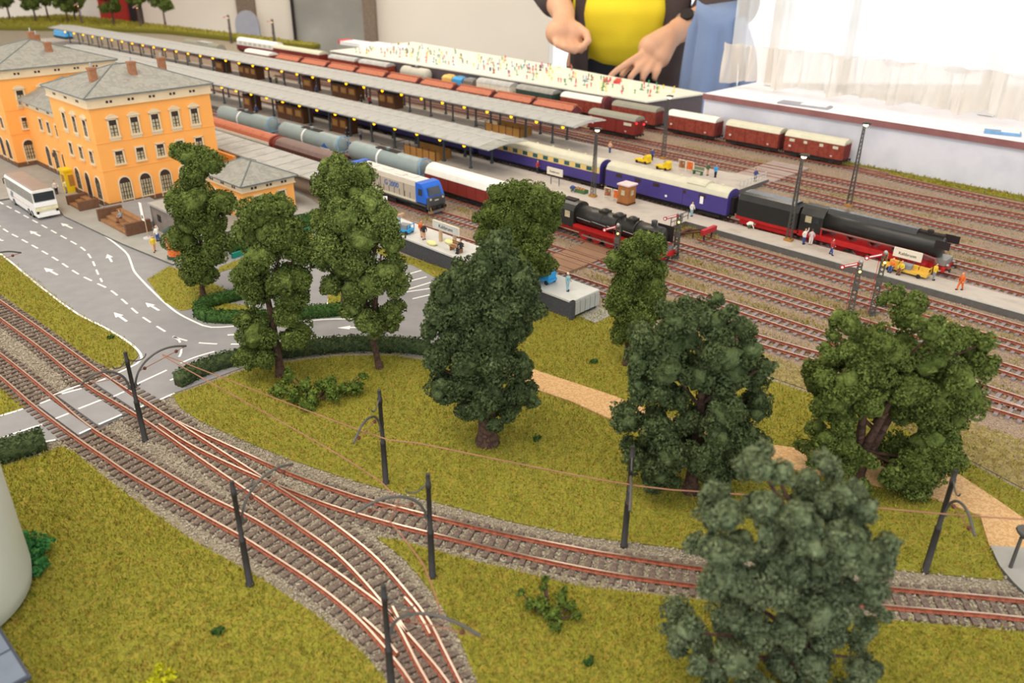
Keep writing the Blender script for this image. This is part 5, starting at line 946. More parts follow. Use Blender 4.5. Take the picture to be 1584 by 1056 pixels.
for y in (-1.53, 1.5): MB().box(-3.9, -3.0, y, y + .03, 3.0, 3.8).build('cab_window', 'window_glass', cb); MB().box(-2.8, -2.0, y, y + .03, 3.0, 3.8).build('cab_window', 'curtain_glass', cb)
MB().box(-4.0, -2.2, -.5, .5, 4.83, 4.95).build('roof_vent', 'near_black', cb)
for y in (-1.45, 1.45): MB().box(-1.4, F - 1.2, min(y, y*.62), max(y, y*.62), 2.15, 2.27).build('running_board', 'loco_red', g)
for y in (-1.5, 1.5): MB().box(-1.4, F - 1.2, min(y, y*.97), max(y, y*.97), 1.9, 2.27).build('valance', 'loco_red', g)
for x, w_, h in ((2.4, .55, .55), (4.6, .6, .5), (6.6, .55, .5)): MB().box(x - w_, x + w_, -.6, .6, 4.2, 4.2 + h*.8).ell((x, 0, 4.55), (w_, .6, .3), 10, 6).build('steam_dome', 'loco_black', g)
MB().lathe([(4.3, .42), (4.6, .34), (5.0, .38), (5.05, .3)], 'z', (9.7, 0, 0), 14).build('chimney', 'loco_black', g)
for y in (-1.5, 1.5): MB().box(9.2, 11.5, y - .05, y + .05, 2.4, 4.3).build('smoke_deflector', 'near_black', g)
drivers(g, (.0, 2.0, 4.0, 6.0, 8.0), .8); drivers(g, (10.6,), .5)
for y in (-1.2, 1.2): MB().cyl((8.7, y, 1.4), (10.6, y, 1.4), .5, .5, 12).build('cylinder', 'loco_red', g); MB().box(.0, 8.6, y - .06 + (.18 if y > 0 else -.18), y + .06 + (.18 if y > 0 else -.18), 1.1, 1.25).build('side_rod', 'steel', g)
MB().box(F - .7, F - .4, -1.5, 1.5, 1.2, 1.75).build('buffer_beam', 'loco_red', g)
for y in (-.95, .95): put('buffer', BUF, g, (F - .4, y, 1.45)); MB().cyl((F - .45, y, 1.95), (F - .2, y, 1.95), .2, .2, 10).build('headlamp', 'steel', g)
MB().box(F - 1.6, F - .6, -1.0, 1.0, 1.8, 2.3).build('front_step', 'steel', g)
for k in range(4): MB().tube([(-1 + 2.4*k, -1.3, 3.2), (1.2 + 2.4*k, -1.32, 3.1)], .05, 5).build('boiler_pipe', 'steel', g)
# long express engine
g = spot('long black express steam engine with red skirting at the front platform', 14.6, 3.5, 'steam_locomotive', 'locomotive'); F = 14.2
tender(g, -13.0, -4.2, 3.9, 4.6)
MB().box(-4.0, F - .8, -1.0, 1.0, 1.3, 1.9).build('frame', 'loco_red', g)
MB().lathe([(-1.2, .02), (-1.2, 1.35), (5, 1.3), (12.2, 1.25), (12.5, 1.1), (12.65, .5), (12.7, .02)], 'x', (0, 0, 3.5), 22).build('boiler', 'loco_black', g)
MB().ext([(-.85, 4.5), (-.65, 4.95), (-.35, 5.08), (.35, 5.08), (.65, 4.95), (.85, 4.5)], -1.2, 9.6).build('dome_casing', 'loco_gloss', g)
MB().box(9.6, 12.4, -.35, .35, 4.6, 4.95).build('chimney_casing', 'near_black', g); MB().cyl((10.8, 0, 4.7), (10.8, 0, 5.2), .38, .34, 12).build('chimney', 'near_black', g)
cb = MB().ext([(-1.5, 1.9), (-1.5, 4.0), (-1.1, 4.75), (-.5, 5.0), (.5, 5.0), (1.1, 4.75), (1.5, 4.0), (1.5, 1.9)], -4.1, -1.1).build('cab', 'loco_black', g)
for y in (-1.53, 1.5): MB().box(-3.4, -2.6, y, y + .03, 3.1, 3.9).build('cab_window', 'curtain_glass', cb); MB().box(-2.3, -1.6, y, y + .03, 3.2, 3.9).build('cab_window', 'window_glass', cb)
for sy in (-1, 1):
    MB().tube([(-1.2, sy*1.52, 2.75), (10.8, sy*1.52, 2.75), (12.4, sy*1.4, 2.5), (12.9, sy*1.35, 1.5)], .14, 6).build('skirt_rim', 'dull_red', g)
    MB().box(-4.0, 11.8, sy*1.5 - .05, sy*1.5 + .05, 1.2, 1.9).build('red_skirt', 'loco_red', g)
    MB().box(12.0, 13.6, sy*1.5 - .05, sy*1.5 + .05, 3.8, 4.7).build('smoke_deflector', 'near_black', g)
    MB().box(-1.2, -1.0, sy*1.5 - .06, sy*1.5 + .06, 1.2, 2.75).build('skirt_post', 'loco_red', g)
drivers(g, (1.2, 3.9, 6.6), 1.05); drivers(g, (9.6, 11.6), .5); drivers(g, (-2.6,), .55)
for y in (-1.25, 1.25): MB().cyl((9.6, y, 1.4), (11.6, y, 1.4), .5, .5, 12).build('cylinder', 'loco_red', g); MB().box(1.0, 9.0, y*1.1 - .05, y*1.1 + .05, 1.3, 1.45).build('side_rod', 'steel', g)
MB().box(F - .9, F - .6, -1.5, 1.5, 1.2, 1.75).build('buffer_beam', 'loco_red', g); MB().box(F - 1.9, F - .7, -1.1, 1.1, 1.8, 2.5).build('front_step', 'steel', g)
for y in (-.95, .95): put('buffer', BUF, g, (F - .6, y, 1.45)); MB().cyl((F - .6, y, 1.95), (F - .35, y, 1.95), .2, .2, 10).build('headlamp', 'steel', g)
# ------------------------------------------------------------------ express coaches
def coach(label, s, L, cream):
    g = spot(label, s, 2.9 if cream else 3.1, 'railway_coach', 'coach', 'purple express coaches'); running_gear(g, L, True, 2.9)
    MB().box(-L/2, L/2, -1.45, 1.45, 1.4, 2.9 if cream else 3.85).build('lower_body', 'coach_purple', g)
    if cream: MB().box(-L/2, L/2, -1.44, 1.44, 2.9, 3.85).build('window_band', 'coach_cream', g)
    MB().ext(arc(3.0, 3.85, .95, 12) + [(-1.5, 3.75), (1.5, 3.75)], -L/2, L/2).build('roof', 'coach_roof', g)
    n = 11
    if cream:
        for k in range(n):
            x = -L/2 + 2 + (L - 4)*k/(n - 1)
            for y in (-1.47, 1.44): MB().box(x - .5, x + .5, y, y + .03, 3.05, 3.65).build('window', 'coach_window', g)
    else:
        for x in (-7.8, -4.4, -1.2, 3.2, 6.4): MB().box(x - .55, x + .55, -1.47, -1.43, 3.0, 3.5).build('window', 'window_dark', g)
        for x in (-5.8, .6): MB().box(x - .17, x + .17, -1.49, -1.43, 1.9, 2.2).build('white_plate', 'white', g)
        MB().box(6.1, 6.6, -1.49, -1.43, 2.2, 3.2).build('white_plate', 'white', g)
        for x in (-6, 2.2): MB().box(x - 1.1, x + 1.1, -1.5, -1.44, 1.5, 3.7).build('sliding_door', 'coach_purple', g)
    for sx in (-1, 1):
        x = sx*L/2; MB().ext(arc(2.9, 3.85, .9, 12) + [(-1.45, 1.4), (1.45, 1.4)], min(x, x + sx*.08), max(x, x + sx*.08)).build('end_wall', 'coach_purple', g)
        MB().box(min(x, x + sx*.5), max(x, x + sx*.5), -.55, .55, 1.5, 3.7).build('gangway', 'near_black', g)
    for x in np.arange(-L/2 + 2, L/2 - 1, 3.3): MB().cyl((x, .3, 4.65), (x, .3, 4.95), .14, .18, 8).build('roof_vent', 'roof_cream', g)
    return g
coach('cream and purple dining coach half under the front canopy', -34.2, 26, True)
c = coach('long purple baggage car with white roof coupled to the express engine', -9.9, 20.4, False)
MB().ext(arc(2.4, 4.55, .5, 8), 3.5, 6.5).build('roof_cupola', 'coach_roof', c)
for lab, s in (('second purple coach hidden under the front canopy', -61.5), ('third purple coach deep under the front canopy', -88.5)): coach(lab, s, 26, True)
# blue wagon and dark booth far left under the canopy ends
g = spot('small bright blue wagon far back at the left', -265, 22.5, group='far wagons'); running_gear(g, 9)
MB().ext(arc(2.6, 1.6, 2.2, 10), -4.3, 4.3).build('body', 'sky_blue', g)
# ------------------------------------------------------------------ tram poles, arms, contact wires
def arm(t, tip, z0=5.0):
    """bracket from the pole towards tip (dx,dy), tip height 6"""
    dx, dy = tip; L = math.hypot(dx, dy); u = (dx/L, dy/L)
    P = lambda a, z: (u[0]*a, u[1]*a, z)
    k = L/4.3
    MB().tube(spline([P(.2, 4.55), P(.28, 5.0), P(.6*k, 5.7), P(1.3*k, 6.3), P(2.3*k, 6.6), P(3.3*k, 6.5), P(4.3*k, 6.1)], .25).tolist(), .085, 6).tube(spline([P(.28, 5.0), P(.36, 4.62), P(.58, 4.7)], .12).tolist(), .05, 5).build('arm', 'mast_grey', t)
    MB().tube(spline([P(.12, 6.9), P(.7*k, 6.55), P(1.2*k, 6.6), P(1.35*k, 6.85)], .15).tolist(), .05, 5).build('scroll_brace', 'mast_grey', t)
    w = MB().tube([P(.7*k, 5.72), P(4.2*k, 6.08)], .035, 5).build('span_wire', 'copper_wire', t)
    for a in (1.05, 3.5): MB().ell(P(a*k, 5.72 + (a - .7)/3.5*.36), .14, 8, 6).build('insulator', 'insulator', w)
def pole(label, x, y, tips, grey=False):
    t = thing('tram_pole', label, 'pole', (x, y, .05)); t['group'] = 'tram line poles'
    MB().lathe([(0, .26), (.12, .26), (.14, .21), (3.3, .19), (3.34, .2), (3.5, .2), (3.54, .15), (6.6, .145), (6.62, .17), (7.0, .17), (7.02, .13), (7.6, .13)], 'z', (0, 0, 0), 10).build('pole', 'mast_black', t)
    for tp in tips: arm(t, tp)
    return t
pole('black pole with two curved arms beside the level crossing', -27.91, 52.02, [(2.7, 4.0), (-2.5, -2.2)])
pole('black pole on the lower lawn edge, arm over the middle track', -15.46, 36.79, [(2.3, 3.8)])
pole('black pole in the meadow left of the thick trunk', -8.82, 46.97, [(-1.1, -4.1)])
pole('black pole in the wedge with arm reaching back left', -4.67, 37.65, [(-3.9, -1.6)])
pole('two-tone pole before the big dense tree, arm edge-on', 7.28, 40.63, [(-.6, -4.2)])
pole('black pole at the meadow end near the path, arm drooping right', 25.55, 38.55, [(-.5, -3.9)])
pole('black pole rising from the bottom frame edge', -5.9, 28.9, [(4.6, -1.6)])
pole('black pole at the left frame edge by the road', -51.6, 72.6, [(2.9, 3.2)])
def wire(label, pts):
    MB().tube([(p[0], p[1], 5.75) for p in spline(pts, 2.0)], .045, 5).build('contact_wire', 'copper_wire', label=label, cat='wire')
w1 = [(-24.3, 50.1), (-8.6, 40.55), (-5.05, 39.35), (6.2, 35.75), (12.6, 34.9), (23.1, 33.4), (34, 32.6)]
wire('copper contact wire sagging across the meadow to the right', [(a*1.104, b*1.104) for a, b in w1])
wire('thin contact wire running down to the wedge poles', [(a*1.104, b*1.104) for a, b in [(-24.2, 49.9), (-7.36, 36.1), (-6.1, 32.6), (-4.05, 29.4), (-2.8, 25.8)]])
# ------------------------------------------------------------------ yard light masts, semaphores, buffer stop
def light_mast(label, s, t, h=10.6):
    g = thing('light_mast', label, 'lamp', Wp(s, t, .8 if t < 25 else .3), ang(s)); m = MB()
    for x in (-.3, .3):
        for y in (-.2, .2): m.tube([(x, y, .3), (x*.35, y*.35, h)], .065, 4)
    for z in np.arange(.5, h - .3, .55): m.tube([(-.3 + .2*z/h, -.2 + .13*z/h, z), (.3 - .2*z/h, -.2 + .13*z/h, z + .5)], .045, 4)
    m.build('lattice_pole', 'mast_grey', g); MB().box(-.5, .5, -.4, .4, 0, .3).build('footing', 'bench_orange', g)
    MB().lathe([(h + .02, .1), (h + .1, .55), (h + .25, .6), (h + .32, .3), (h + .36, .05)], 'z', (.25, 0, 0), 12).build('lamp_hood', 'bulb_base', g)
    MB().ell((.2, -.1, h - .02), (.34, .3, .2), 10, 6).build('bulb', 'lamp_white', g)
light_mast('lattice light mast behind the station name board', -18.7, -2.8, 9.6)
light_mast('lattice light mast among the figures by the black express engine', 10.3, .3, 10.6)
light_mast('lattice light mast standing in the yard near the wall', 9.0, 19.8, 11.4)
light_mast('lattice light mast on the rear platform by the yellow carts', -24.9, 23.0, 10.2)
def semaphore(label, s, t, h, rz, lamps=True, down=False):
    g = thing('semaphore_signal', label, 'signal', Wp(s, t, 0), rz); m = MB()
    for x in (-.26, .26):
        for y in (-.26, .26): m.tube([(x*1.1, y*1.1, 0), (x*.6, y*.6, h)], .09, 4)
    for z in np.arange(.2, h - .3, .5): m.tube([(-.24, -.24, z), (.24, -.24, z + .45)], .06, 4).tube([(.24, -.24, z), (-.24, -.24, z + .45)], .06, 4).tube([(-.24, -.24, z), (-.24, .24, z + .45)], .06, 4)
    m.build('lattice_mast', 'signal_iron', g); MB().box(-.4, .4, -.4, .4, 0, .3).build('footing', 'signal_iron', g)
    for k, z in enumerate((h - .1, h*.58)):
        if k and not down: continue
        a = MB().exty([(0, z - .14), (-1.5, z - .75), (-1.62, z - .5), (-.1, z + .16)], -.34, -.26).cyl((-1.6, -.36, z - .66), (-1.6, -.24, z - .66), .24, .24, 12).build('signal_arm', 'signal_red', g)
        MB().exty([(-.3, z - .12), (-1.35, z - .55), (-1.4, z - .46), (-.3, z)], -.37, -.33).cyl((-1.6, -.4, z - .66), (-1.6, -.36, z - .66), .13, .13, 10).build('arm_stripe', 'white', a)
    MB().box(-.3, .3, -.45, -.2, h*.5, h*.5 + .7).build('lamp_box', 'signal_iron', g); MB().ell((0, -.3, h + .05), (.22, .22, .28), 8, 6).build('finial', 'steel', g)
    MB().ell((.1, -.5, h - .9), .13, 8, 6).build('signal_lamp', 'signal_glow', g); MB().tube([(-.45, -.3, .3), (-.45, -.3, h - .8)], .035, 4).build('pull_rod', 'signal_red', g)
    return g
semaphore('semaphore signal in front, shorter of the yard pair', 25.0, -14.0, 5.9, ang(25) + .35)
semaphore('semaphore signal behind, taller of the yard pair', 26.6, -12.4, 6.9, ang(25) + .35)
semaphore('semaphore signal before the near steam engine smokebox', 3.0, -13.4, 5.6, ang(5) + .35, down=True)
semaphore('semaphore with white-red arm beside the near engine cylinders', -1.5, -19.0, 4.4, ang(0) + .35)
for lab, s, t in (('far semaphore on the hill line, nearest the red board', -278, 56), ('far semaphore before the cream wall', -222, 58), ('far semaphore before the grey round-topped board', -200, 60), ('far semaphore among the far trees', -300, 45)):
    semaphore(lab, s, t, 9, -.2)
g = thing('buffer_stop', 'red-beamed buffer stop at the platform siding end', 'buffer stop', Wp(1.2, -5.6, 0), ang(1))
MB().box(1.0, 1.5, -1.5, 1.5, 1.3, 1.9).build('beam', 'signal_red', g)
for y in (-.85, .85):
    MB().tube([(-2.2, y, .5), (1.2, y, 1.6)], .12, 6).tube([(1.2, y, .4), (1.2, y, 1.5)], .13, 6).tube([(-.4, y, .4), (-.4, y, 1.1)], .1, 6).build('strut', 'dark_brown', g)
MB().box(-2.4, -2.0, -1.3, 1.3, .3, .7).build('rear_tie', 'dark_brown', g)
g = thing('track_end_beam', 'pale wooden beam closing the track beside the low platform', 'beam', Wp(-31.4, -28.8, 0), ang(-31)); MB().box(-.15, .15, -1.7, 1.7, .4, .75).box(-.3, .3, -1.2, -.9, 0, .5).box(-.3, .3, .9, 1.2, 0, .5).build('beam', 'wood_post', g)
g = thing('kilometre_post', 'small white marker post beside the diesel track', 'post', Wp(-36.2, -26.5, 0), 0); MB().box(-.3, .3, -.12, .12, 0, 1.7).ext([(-.12, 1.7), (0, 1.95), (.12, 1.7)], -.3, .3).build('post', 'white', g); MB().box(-.2, .2, -.15, -.1, .9, 1.5).build('plate', 'roof_cream', g)
# ------------------------------------------------------------------ name boards, posters, benches, kiosk
def signboard(label, s, t, z, w, h, zb, posts, pm, bm, txt, sz, rz):
    g = thing('station_sign', label, 'sign', Wp(s, t, z), rz)
    b = MB().box(-w/2, w/2, -.06, .06, zb, zb + h).build('board', bm, g)
    MB().box(-w/2 - .06, w/2 + .06, -.08, .08, zb + h, zb + h + .08).box(-w/2 - .08, -w/2, -.08, .08, zb, zb + h).box(w/2, w/2 + .08, -.08, .08, zb, zb + h).build('frame', 'sign_cream', b)
    for x in (-w*.28, w*.28): MB().box(x - posts, x + posts, .06, .06 + 2*posts, 0, zb + h*.8).build('post', pm, g)
    text('lettering', txt, sz, 'sign_black', b, (0, -.07, zb + h/2), (PI/2, 0, 0))
signboard('long name board on wooden posts on the low platform', -15.2, -33.7, 2.1, 4.4, .95, 1.5, .16, 'wood_post', 'concrete', 'Kaltbrunn', .62, ang(-15))
signboard('cream name board on thin posts mid front platform', -26.6, -2.3, .8, 2.9, 1.0, 1.5, .05, 'canopy_steel', 'sign_cream', 'Kaltbrunn', .48, ang(-26))
signboard('cream name board behind the yellow trolley by the express engine', 24.4, .9, .8, 3.0, 1.0, 1.3, .06, 'canopy_steel', 'sign_cream', 'Kaltbrunn', .5, ang(24))
def poster(label, s, t, z, w, h, mt, rz):
    g = thing('poster_board', label, 'poster', Wp(s, t, z), rz); MB().box(-w/2, w/2, -.06, .06, .3, h).build('panel', 'sign_cream', g); MB().box(-w/2 + .08, w/2 - .08, -.08, -.06, .4, h - .08).build('print', mt, g)
    for x in (-w/2, w/2): MB().box(x - .06, x + .06, -.06, .06, 0, h).build('post', 'sign_cream', g)
poster('pale advertising board left of the brown kiosk', -16.6, -2.0, .8, 1.3, 1.6, 'poster_mix', ang(-16)); poster('red advertising board beside the brown kiosk', -15.0, -2.0, .8, 1.3, 1.6, 'poster_red', ang(-16))
poster('dark advertising board on the rear platform', -18.4, 19.0, .8, 1.3, 1.7, 'poster_mix', ang(-18)); poster('orange-red advertising board on the rear platform', -17.0, 19.1, .8, 1.3, 1.7, 'poster_red', ang(-18))
g = thing('platform_kiosk', 'brown wooden kiosk with pale flat roof on the front platform', 'kiosk', Wp(-13.4, -1.9, .8), ang(-13)); MB().box(-.9, .9, -.9, .9, 0, 2.7).build('body', 'kiosk_light', g); MB().box(-1.05, 1.05, -1.05, 1.05, 2.7, 2.9).build('roof', 'cloth_pink', g)
for x, y, a in ((0, -.92, 0), (.92, 0, PI/2)): MB().cbox((0, 0, 0), (.6, .06, .7)).build('window', 'curtain_glass', g, (x, y, 1.7), a)
MB().box(-.95, .95, -.95, .95, 0, .25).build('plinth', 'kiosk_brown', g)
def bench(label, x, y, z, rz, mt, L=2.0, back=True):
    g = thing('bench', label, 'bench', (x, y, z), rz)
    for k in range(3): MB().box(-L/2, L/2, -.3 + .2*k, -.15 + .2*k, .5, .58).build('seat_slat', mt, g)
    if back:
        for k in range(2): MB().box(-L/2, L/2, .3, .37, .7 + .25*k, .88 + .25*k).build('back_slat', mt, g)
    for sx in (-1, 1): MB().box(sx*L*.38 - .06, sx*L*.38 + .06, -.3, .35, 0, .52).build('leg', mt, g)
    return g
x, y, _ = Wp(-15.2, 18.7); bench('small green bench beside the posters on the rear platform', x, y, .8, ang(-15), 'cloth_green', 1.8)
x, y, _ = Wp(-12.6, -34.5); bench('brown bench with a seated figure on the low platform', x, y, 2.1, ang(-12), 'brown_timber', 1.9)
def cart(label, s, t, z, mt, rz, L=2.2, cab=True):
    g = thing('luggage_cart', label, 'cart', Wp(s, t, z), rz); MB().box(-L/2, L/2, -.65, .65, .3, .6).build('deck', mt, g)
    for sx in (-1, 1):
        for sy in (-1, 1): MB().cyl((sx*L*.33, sy*.55, .25), (sx*L*.33, sy*.7, .25), .25, .25, 10).build('wheel', 'near_black', g)
    if cab: MB().exty([(L/2 - .9, .6), (L/2 - .1, .6), (L/2 - .1, 1.2), (L/2 - .35, 1.5), (L/2 - .8, 1.4)], -.6, .6).build('motor_hood', mt, g); MB().tube([(-.1, 0, .6), (.25, 0, 1.2), (.1, .3, 1.3), (.1, -.3, 1.3)], .05, 5).build('steering', 'near_black', g)
    else: MB().tube([(-L/2, -.6, .6), (-L/2, -.6, 1.6), (-L/2, .6, 1.6), (-L/2, .6, .6)], .07, 5).tube([(L/2, -.6, .6), (L/2, -.6, 1.2), (L/2, .6, 1.2), (L/2, .6, .6)], .07, 5).build('hoop', mt, g); MB().box(-.6, .6, -.5, .5, .6, 1.1).build('load', 'cloth_grey', g)
    return g
cart('yellow motor cart with a round load on the rear platform', -25.6, 18.4, .8, 'yellow', ang(-25), 2.6); c = cart('yellow motor cart parked second, nearer the posters', -20.8, 17.4, .8, 'yellow', ang(-20), 2.4)
cart('bright blue cart with hoops at the left end of the low platform', -21.8, -34.6, 2.1, 'cart_blue', ang(-20) + .3, 2.0, False); cart('bright blue cart under the tree on the low platform', .6, -33.8, 2.1, 'cart_blue', ang(0), 2.2)
g = cart('long yellow flat trolley with resting workers by the express engine', 24.9, -.1, .8, 'bench_yellow', ang(24), 5.0, False)
for x in (-2.0, -.9, .2, 1.3): MB().box(x, x + 1.0, .25, .62, .6, 1.05).build('side_board', 'bench_yellow', g)
g = thing('flower_heap', 'small planted box with orange blooms beside a crouching figure', 'planter', Wp(-21.2, -2.4, .8), ang(-21)); MB().box(-.9, .9, -.5, .5, 0, .5).build('box', 'cloth_green', g); 
for k in range(7): MB().ell((-.8 + .27*k, rnd.uniform(-.3, .3), .55), .18, 6, 4).build('bloom', 'orange' if k % 2 else 'cloth_green', g)
for lab, s, t in (('pale yellow sack lying before the sign posts', -16.3, -35.0), ('heap of pale yellow sacks behind the sign post', -15.2, -33.2)):
    g = thing('sack', lab, 'sack', Wp(s, t, 2.1), ang(s)); MB().ell((0, 0, .2), (.8, .45, .28), 10, 6).build('body', 'sack', g); MB().ell((.7, 0, .25), (.18, .2, .16), 8, 5).build('tied_neck', 'sack', g)
# ------------------------------------------------------------------ little people
def figure(label, x, y, z, rz, top, legs, hair='hair', pose='stand', hat=None, h=2.05):
    k = h/2.05; m = MB(); T, Lg, S, Hh, B = 0, 1, 2, 3, 4
    def tb(p, r, mi, n=7): m.tube([(a*k, b*k, c*k) for a, b, c in p], [q*k for q in r], n, mi)
    if pose in ('stand', 'walk', 'arms'):
        w = .26 if pose == 'walk' else .06
        for sx, dy in ((-1, -w), (1, w)):
            tb([(sx*.11, 0, 1.0), (sx*.12, dy*.6 - .02, .55), (sx*.12, dy, .1)], [.14, .11, .08], Lg); m.box((sx*.12 - .07)*k, (sx*.12 + .07)*k, (dy - .2)*k, (dy + .07)*k, 0, .1*k, B)
        tb([(0, 0, .92), (0, 0, 1.15), (0, -.01, 1.45), (0, 0, 1.62), (0, 0, 1.68)], [.2, .2, .25, .2, .08], T, 9)
        for sx in (-1, 1):
            e = (sx*.34, -.02, 1.25); hnd = (sx*.3, -.2, 1.02)
            if pose == 'arms': e, hnd = (sx*.36, -.05, 1.72 if sx > 0 else 1.25), (sx*.3, -.18, 2.1 if sx > 0 else 1.02)
            tb([(sx*.22, 0, 1.55), e], [.09, .075], T); tb([e, hnd], [.07, .055], T); m.ell([q*k for q in hnd], .07*k, 6, 4, S)
        hz = 1.86
    elif pose == 'sit':
        for sx in (-1, 1): tb([(sx*.12, 0, .55), (sx*.13, -.5, .58), (sx*.13, -.52, .08)], [.14, .12, .08], Lg); m.box((sx*.13 - .07)*k, (sx*.13 + .07)*k, -.72*k, -.45*k, 0, .09*k, B)
        tb([(0, 0, .48), (0, .02, .8), (0, .02, 1.1), (0, 0, 1.25)], [.2, .2, .24, .09], T, 9)
        for sx in (-1, 1): tb([(sx*.22, 0, 1.12), (sx*.32, -.15, .8), (sx*.18, -.4, .7)], [.09, .075, .055], T); m.ell((sx*.18*k, -.42*k, .7*k), .07*k, 6, 4, S)
        hz = 1.42
    else:  # crouching forward
        for sx in (-1, 1): tb([(sx*.13, .25, .5), (sx*.15, -.1, .45), (sx*.14, .2, .08)], [.16, .13, .08], Lg)
        tb([(0, .35, .5), (0, .05, .72), (0, -.3, .7), (0, -.42, .66)], [.22, .26, .22, .09], T, 9)
        for sx in (-1, 1): tb([(sx*.2, -.25, .65), (sx*.24, -.4, .35), (sx*.2, -.5, .08)], [.09, .07, .055], T)
        m.ell((0, -.56*k, .68*k), (.13*k, .14*k, .16*k), 8, 6, S); m.ell((0, -.54*k, .74*k), (.14*k, .15*k, .13*k), 8, 6, Hh); hz = None
    if hz:
        m.ell((0, -.02*k, hz*k), (.12*k, .13*k, .16*k), 8, 6, S); m.ell((0, .02*k, (hz + .05)*k), (.13*k, .13*k, .14*k), 8, 6, Hh); m.cyl((0, 0, (hz - .2)*k), (0, 0, (hz - .08)*k), .06*k, .06*k, 6, S)
        m.box(-.02*k, .02*k, -.18*k, -.13*k, (hz - .05)*k, hz*k, S)
    return m.build('figurine', [top, legs, 'skin_tone', hat or hair, 'near_black'], None, (x, y, z), rz, label=label, cat='figurine', group='model figures')
def fs(label, s, t, z, top, legs, rz=0, **kw): x, y, _ = Wp(s, t); return figure(label, x, y, z, rz, top, legs, **kw)
fs('figure with cream jacket and teal trousers by the platform railing', -3.7, -.2, .8, 'cloth_white', 'cloth_teal', .4)
fs('crouching figure in cream coat on the front platform', 4.5, .9, .8, 'cloth_white', 'cloth_green', 1.4, pose='crouch')
fs('figure in pale shirt and blue trousers lifting an arm near the light mast', 12.2, .5, .8, 'cloth_white', 'cloth_blue', .3, pose='arms'); fs('figure in pale dress standing close behind the pair by the mast', 12.9, .9, .8, 'cloth_pink', 'cloth_white', 2.6)
fs('figure in red top and dark trousers walking along the front platform', 16.3, -.6, .8, 'cloth_red', 'cloth_blue', .6, pose='walk')
fs('figure all in orange striding at the platform end', 31.0, -.7, .8, 'cloth_orange', 'cloth_orange', -1.2, pose='walk', hair='cloth_orange')
fs('seated figure in orange and blue on the yellow trolley', 23.6, -.75, .85, 'orange', 'cloth_blue', ang(24), pose='sit', hair='orange'); fs('second seated figure in yellow on the yellow trolley', 24.6, -.75, .85, 'cloth_yellow', 'cloth_brown', ang(24), pose='sit'); fs('figure in yellow jacket at the right end of the yellow trolley', 27.9, .1, .8, 'cloth_yellow', 'cloth_grey', .6)
fs('figure in red and blue crossing the front platform by the canopy end', -33.2, 1.0, .8, 'cloth_red', 'cloth_dark', .8, pose='walk'); fs('crouching figure in blue gardening by the planter', -22.4, -3.0, .8, 'cloth_blue', 'cloth_green', .9, pose='crouch')
fs('bare-armed figure in blue trousers on the rear platform', -33.9, 20, .8, 'skin_tone', 'cloth_blue', .4); fs('dark blue figure beside the yellow motor carts', -25.6, 20.8, .8, 'cloth_blue', 'cloth_dark', .2); fs('slim figure in green top near the rear posters', -13.9, 19.4, .8, 'cloth_green', 'skin_tone', .4); fs('stout figure in blue coat on the rear platform', -12.4, 19.3, .8, 'cart_blue', 'cloth_dark', .3); fs('small blue figure at the rear platform railing', -6.9, 21.8, .8, 'cloth_blue', 'cloth_dark', .3)
fs('figure in orange vest on the low platform', -19.4, -34.0, 2.1, 'cloth_orange', 'skin_tone', .6, pose='walk'); fs('figure in dark dress beside the orange vest', -18.3, -34.5, 2.1, 'cloth_dark', 'skin_tone', .2); fs('figure in pale blue overalls with white cap on the low platform', 3.9, -34.0, 2.1, 'cloth_teal', 'cloth_teal', .9, hat='cloth_white'); fs('dark seated figure at the end of the brown bench', -11.9, -34.4, 2.15, 'cloth_dark', 'cloth_dark', ang(-12), pose='sit')
figure('figure in yellow dress strolling on the forecourt', -43.0, 92.0, .3, .6, 'cloth_yellow', 'skin_tone', pose='walk'); figure('figure with raised arm in white and blue by the grey shed', -44.0, 95.7, .3, -.4, 'cloth_white', 'cloth_blue', pose='arms'); figure('grey figure sitting on the brown steps', -50.7, 101.0, 1.0, -.6, 'cloth_grey', 'cloth_brown', pose='sit'); figure('black and white figure behind the bus', -66.4, 115.2, .3, .8, 'cloth_white', 'cloth_dark'); figure('figure in pale yellow next to the yellow booth', -65.2, 115.9, .3, .3, 'sack', 'cloth_grey')
for k, (s, t, cl, lab) in enumerate([(-74, -5.8, 'cloth_dark', 'dark figure walking below the front canopy'), (-71, -5.0, 'cloth_grey', 'grey figure below the front canopy by a post'), (-99, 16.2, 'cloth_dark', 'dark figure below the rear canopy near the long hut'), (-97, 16.8, 'cloth_red', 'red-coated figure below the rear canopy'), (-116, 16.4, 'cloth_blue', 'blue figure below the rear canopy, midway'), (-135, 16.6, 'cloth_dark', 'dark figure of a pair deep below the rear canopy'), (-133.5, 17.2, 'cloth_green', 'green-coated figure deep below the rear canopy'), (-104, -6.2, 'cloth_blue', 'blue figure deep below the front canopy')]): fs(lab, s, t, .8, cl, 'cloth_dark', .4)
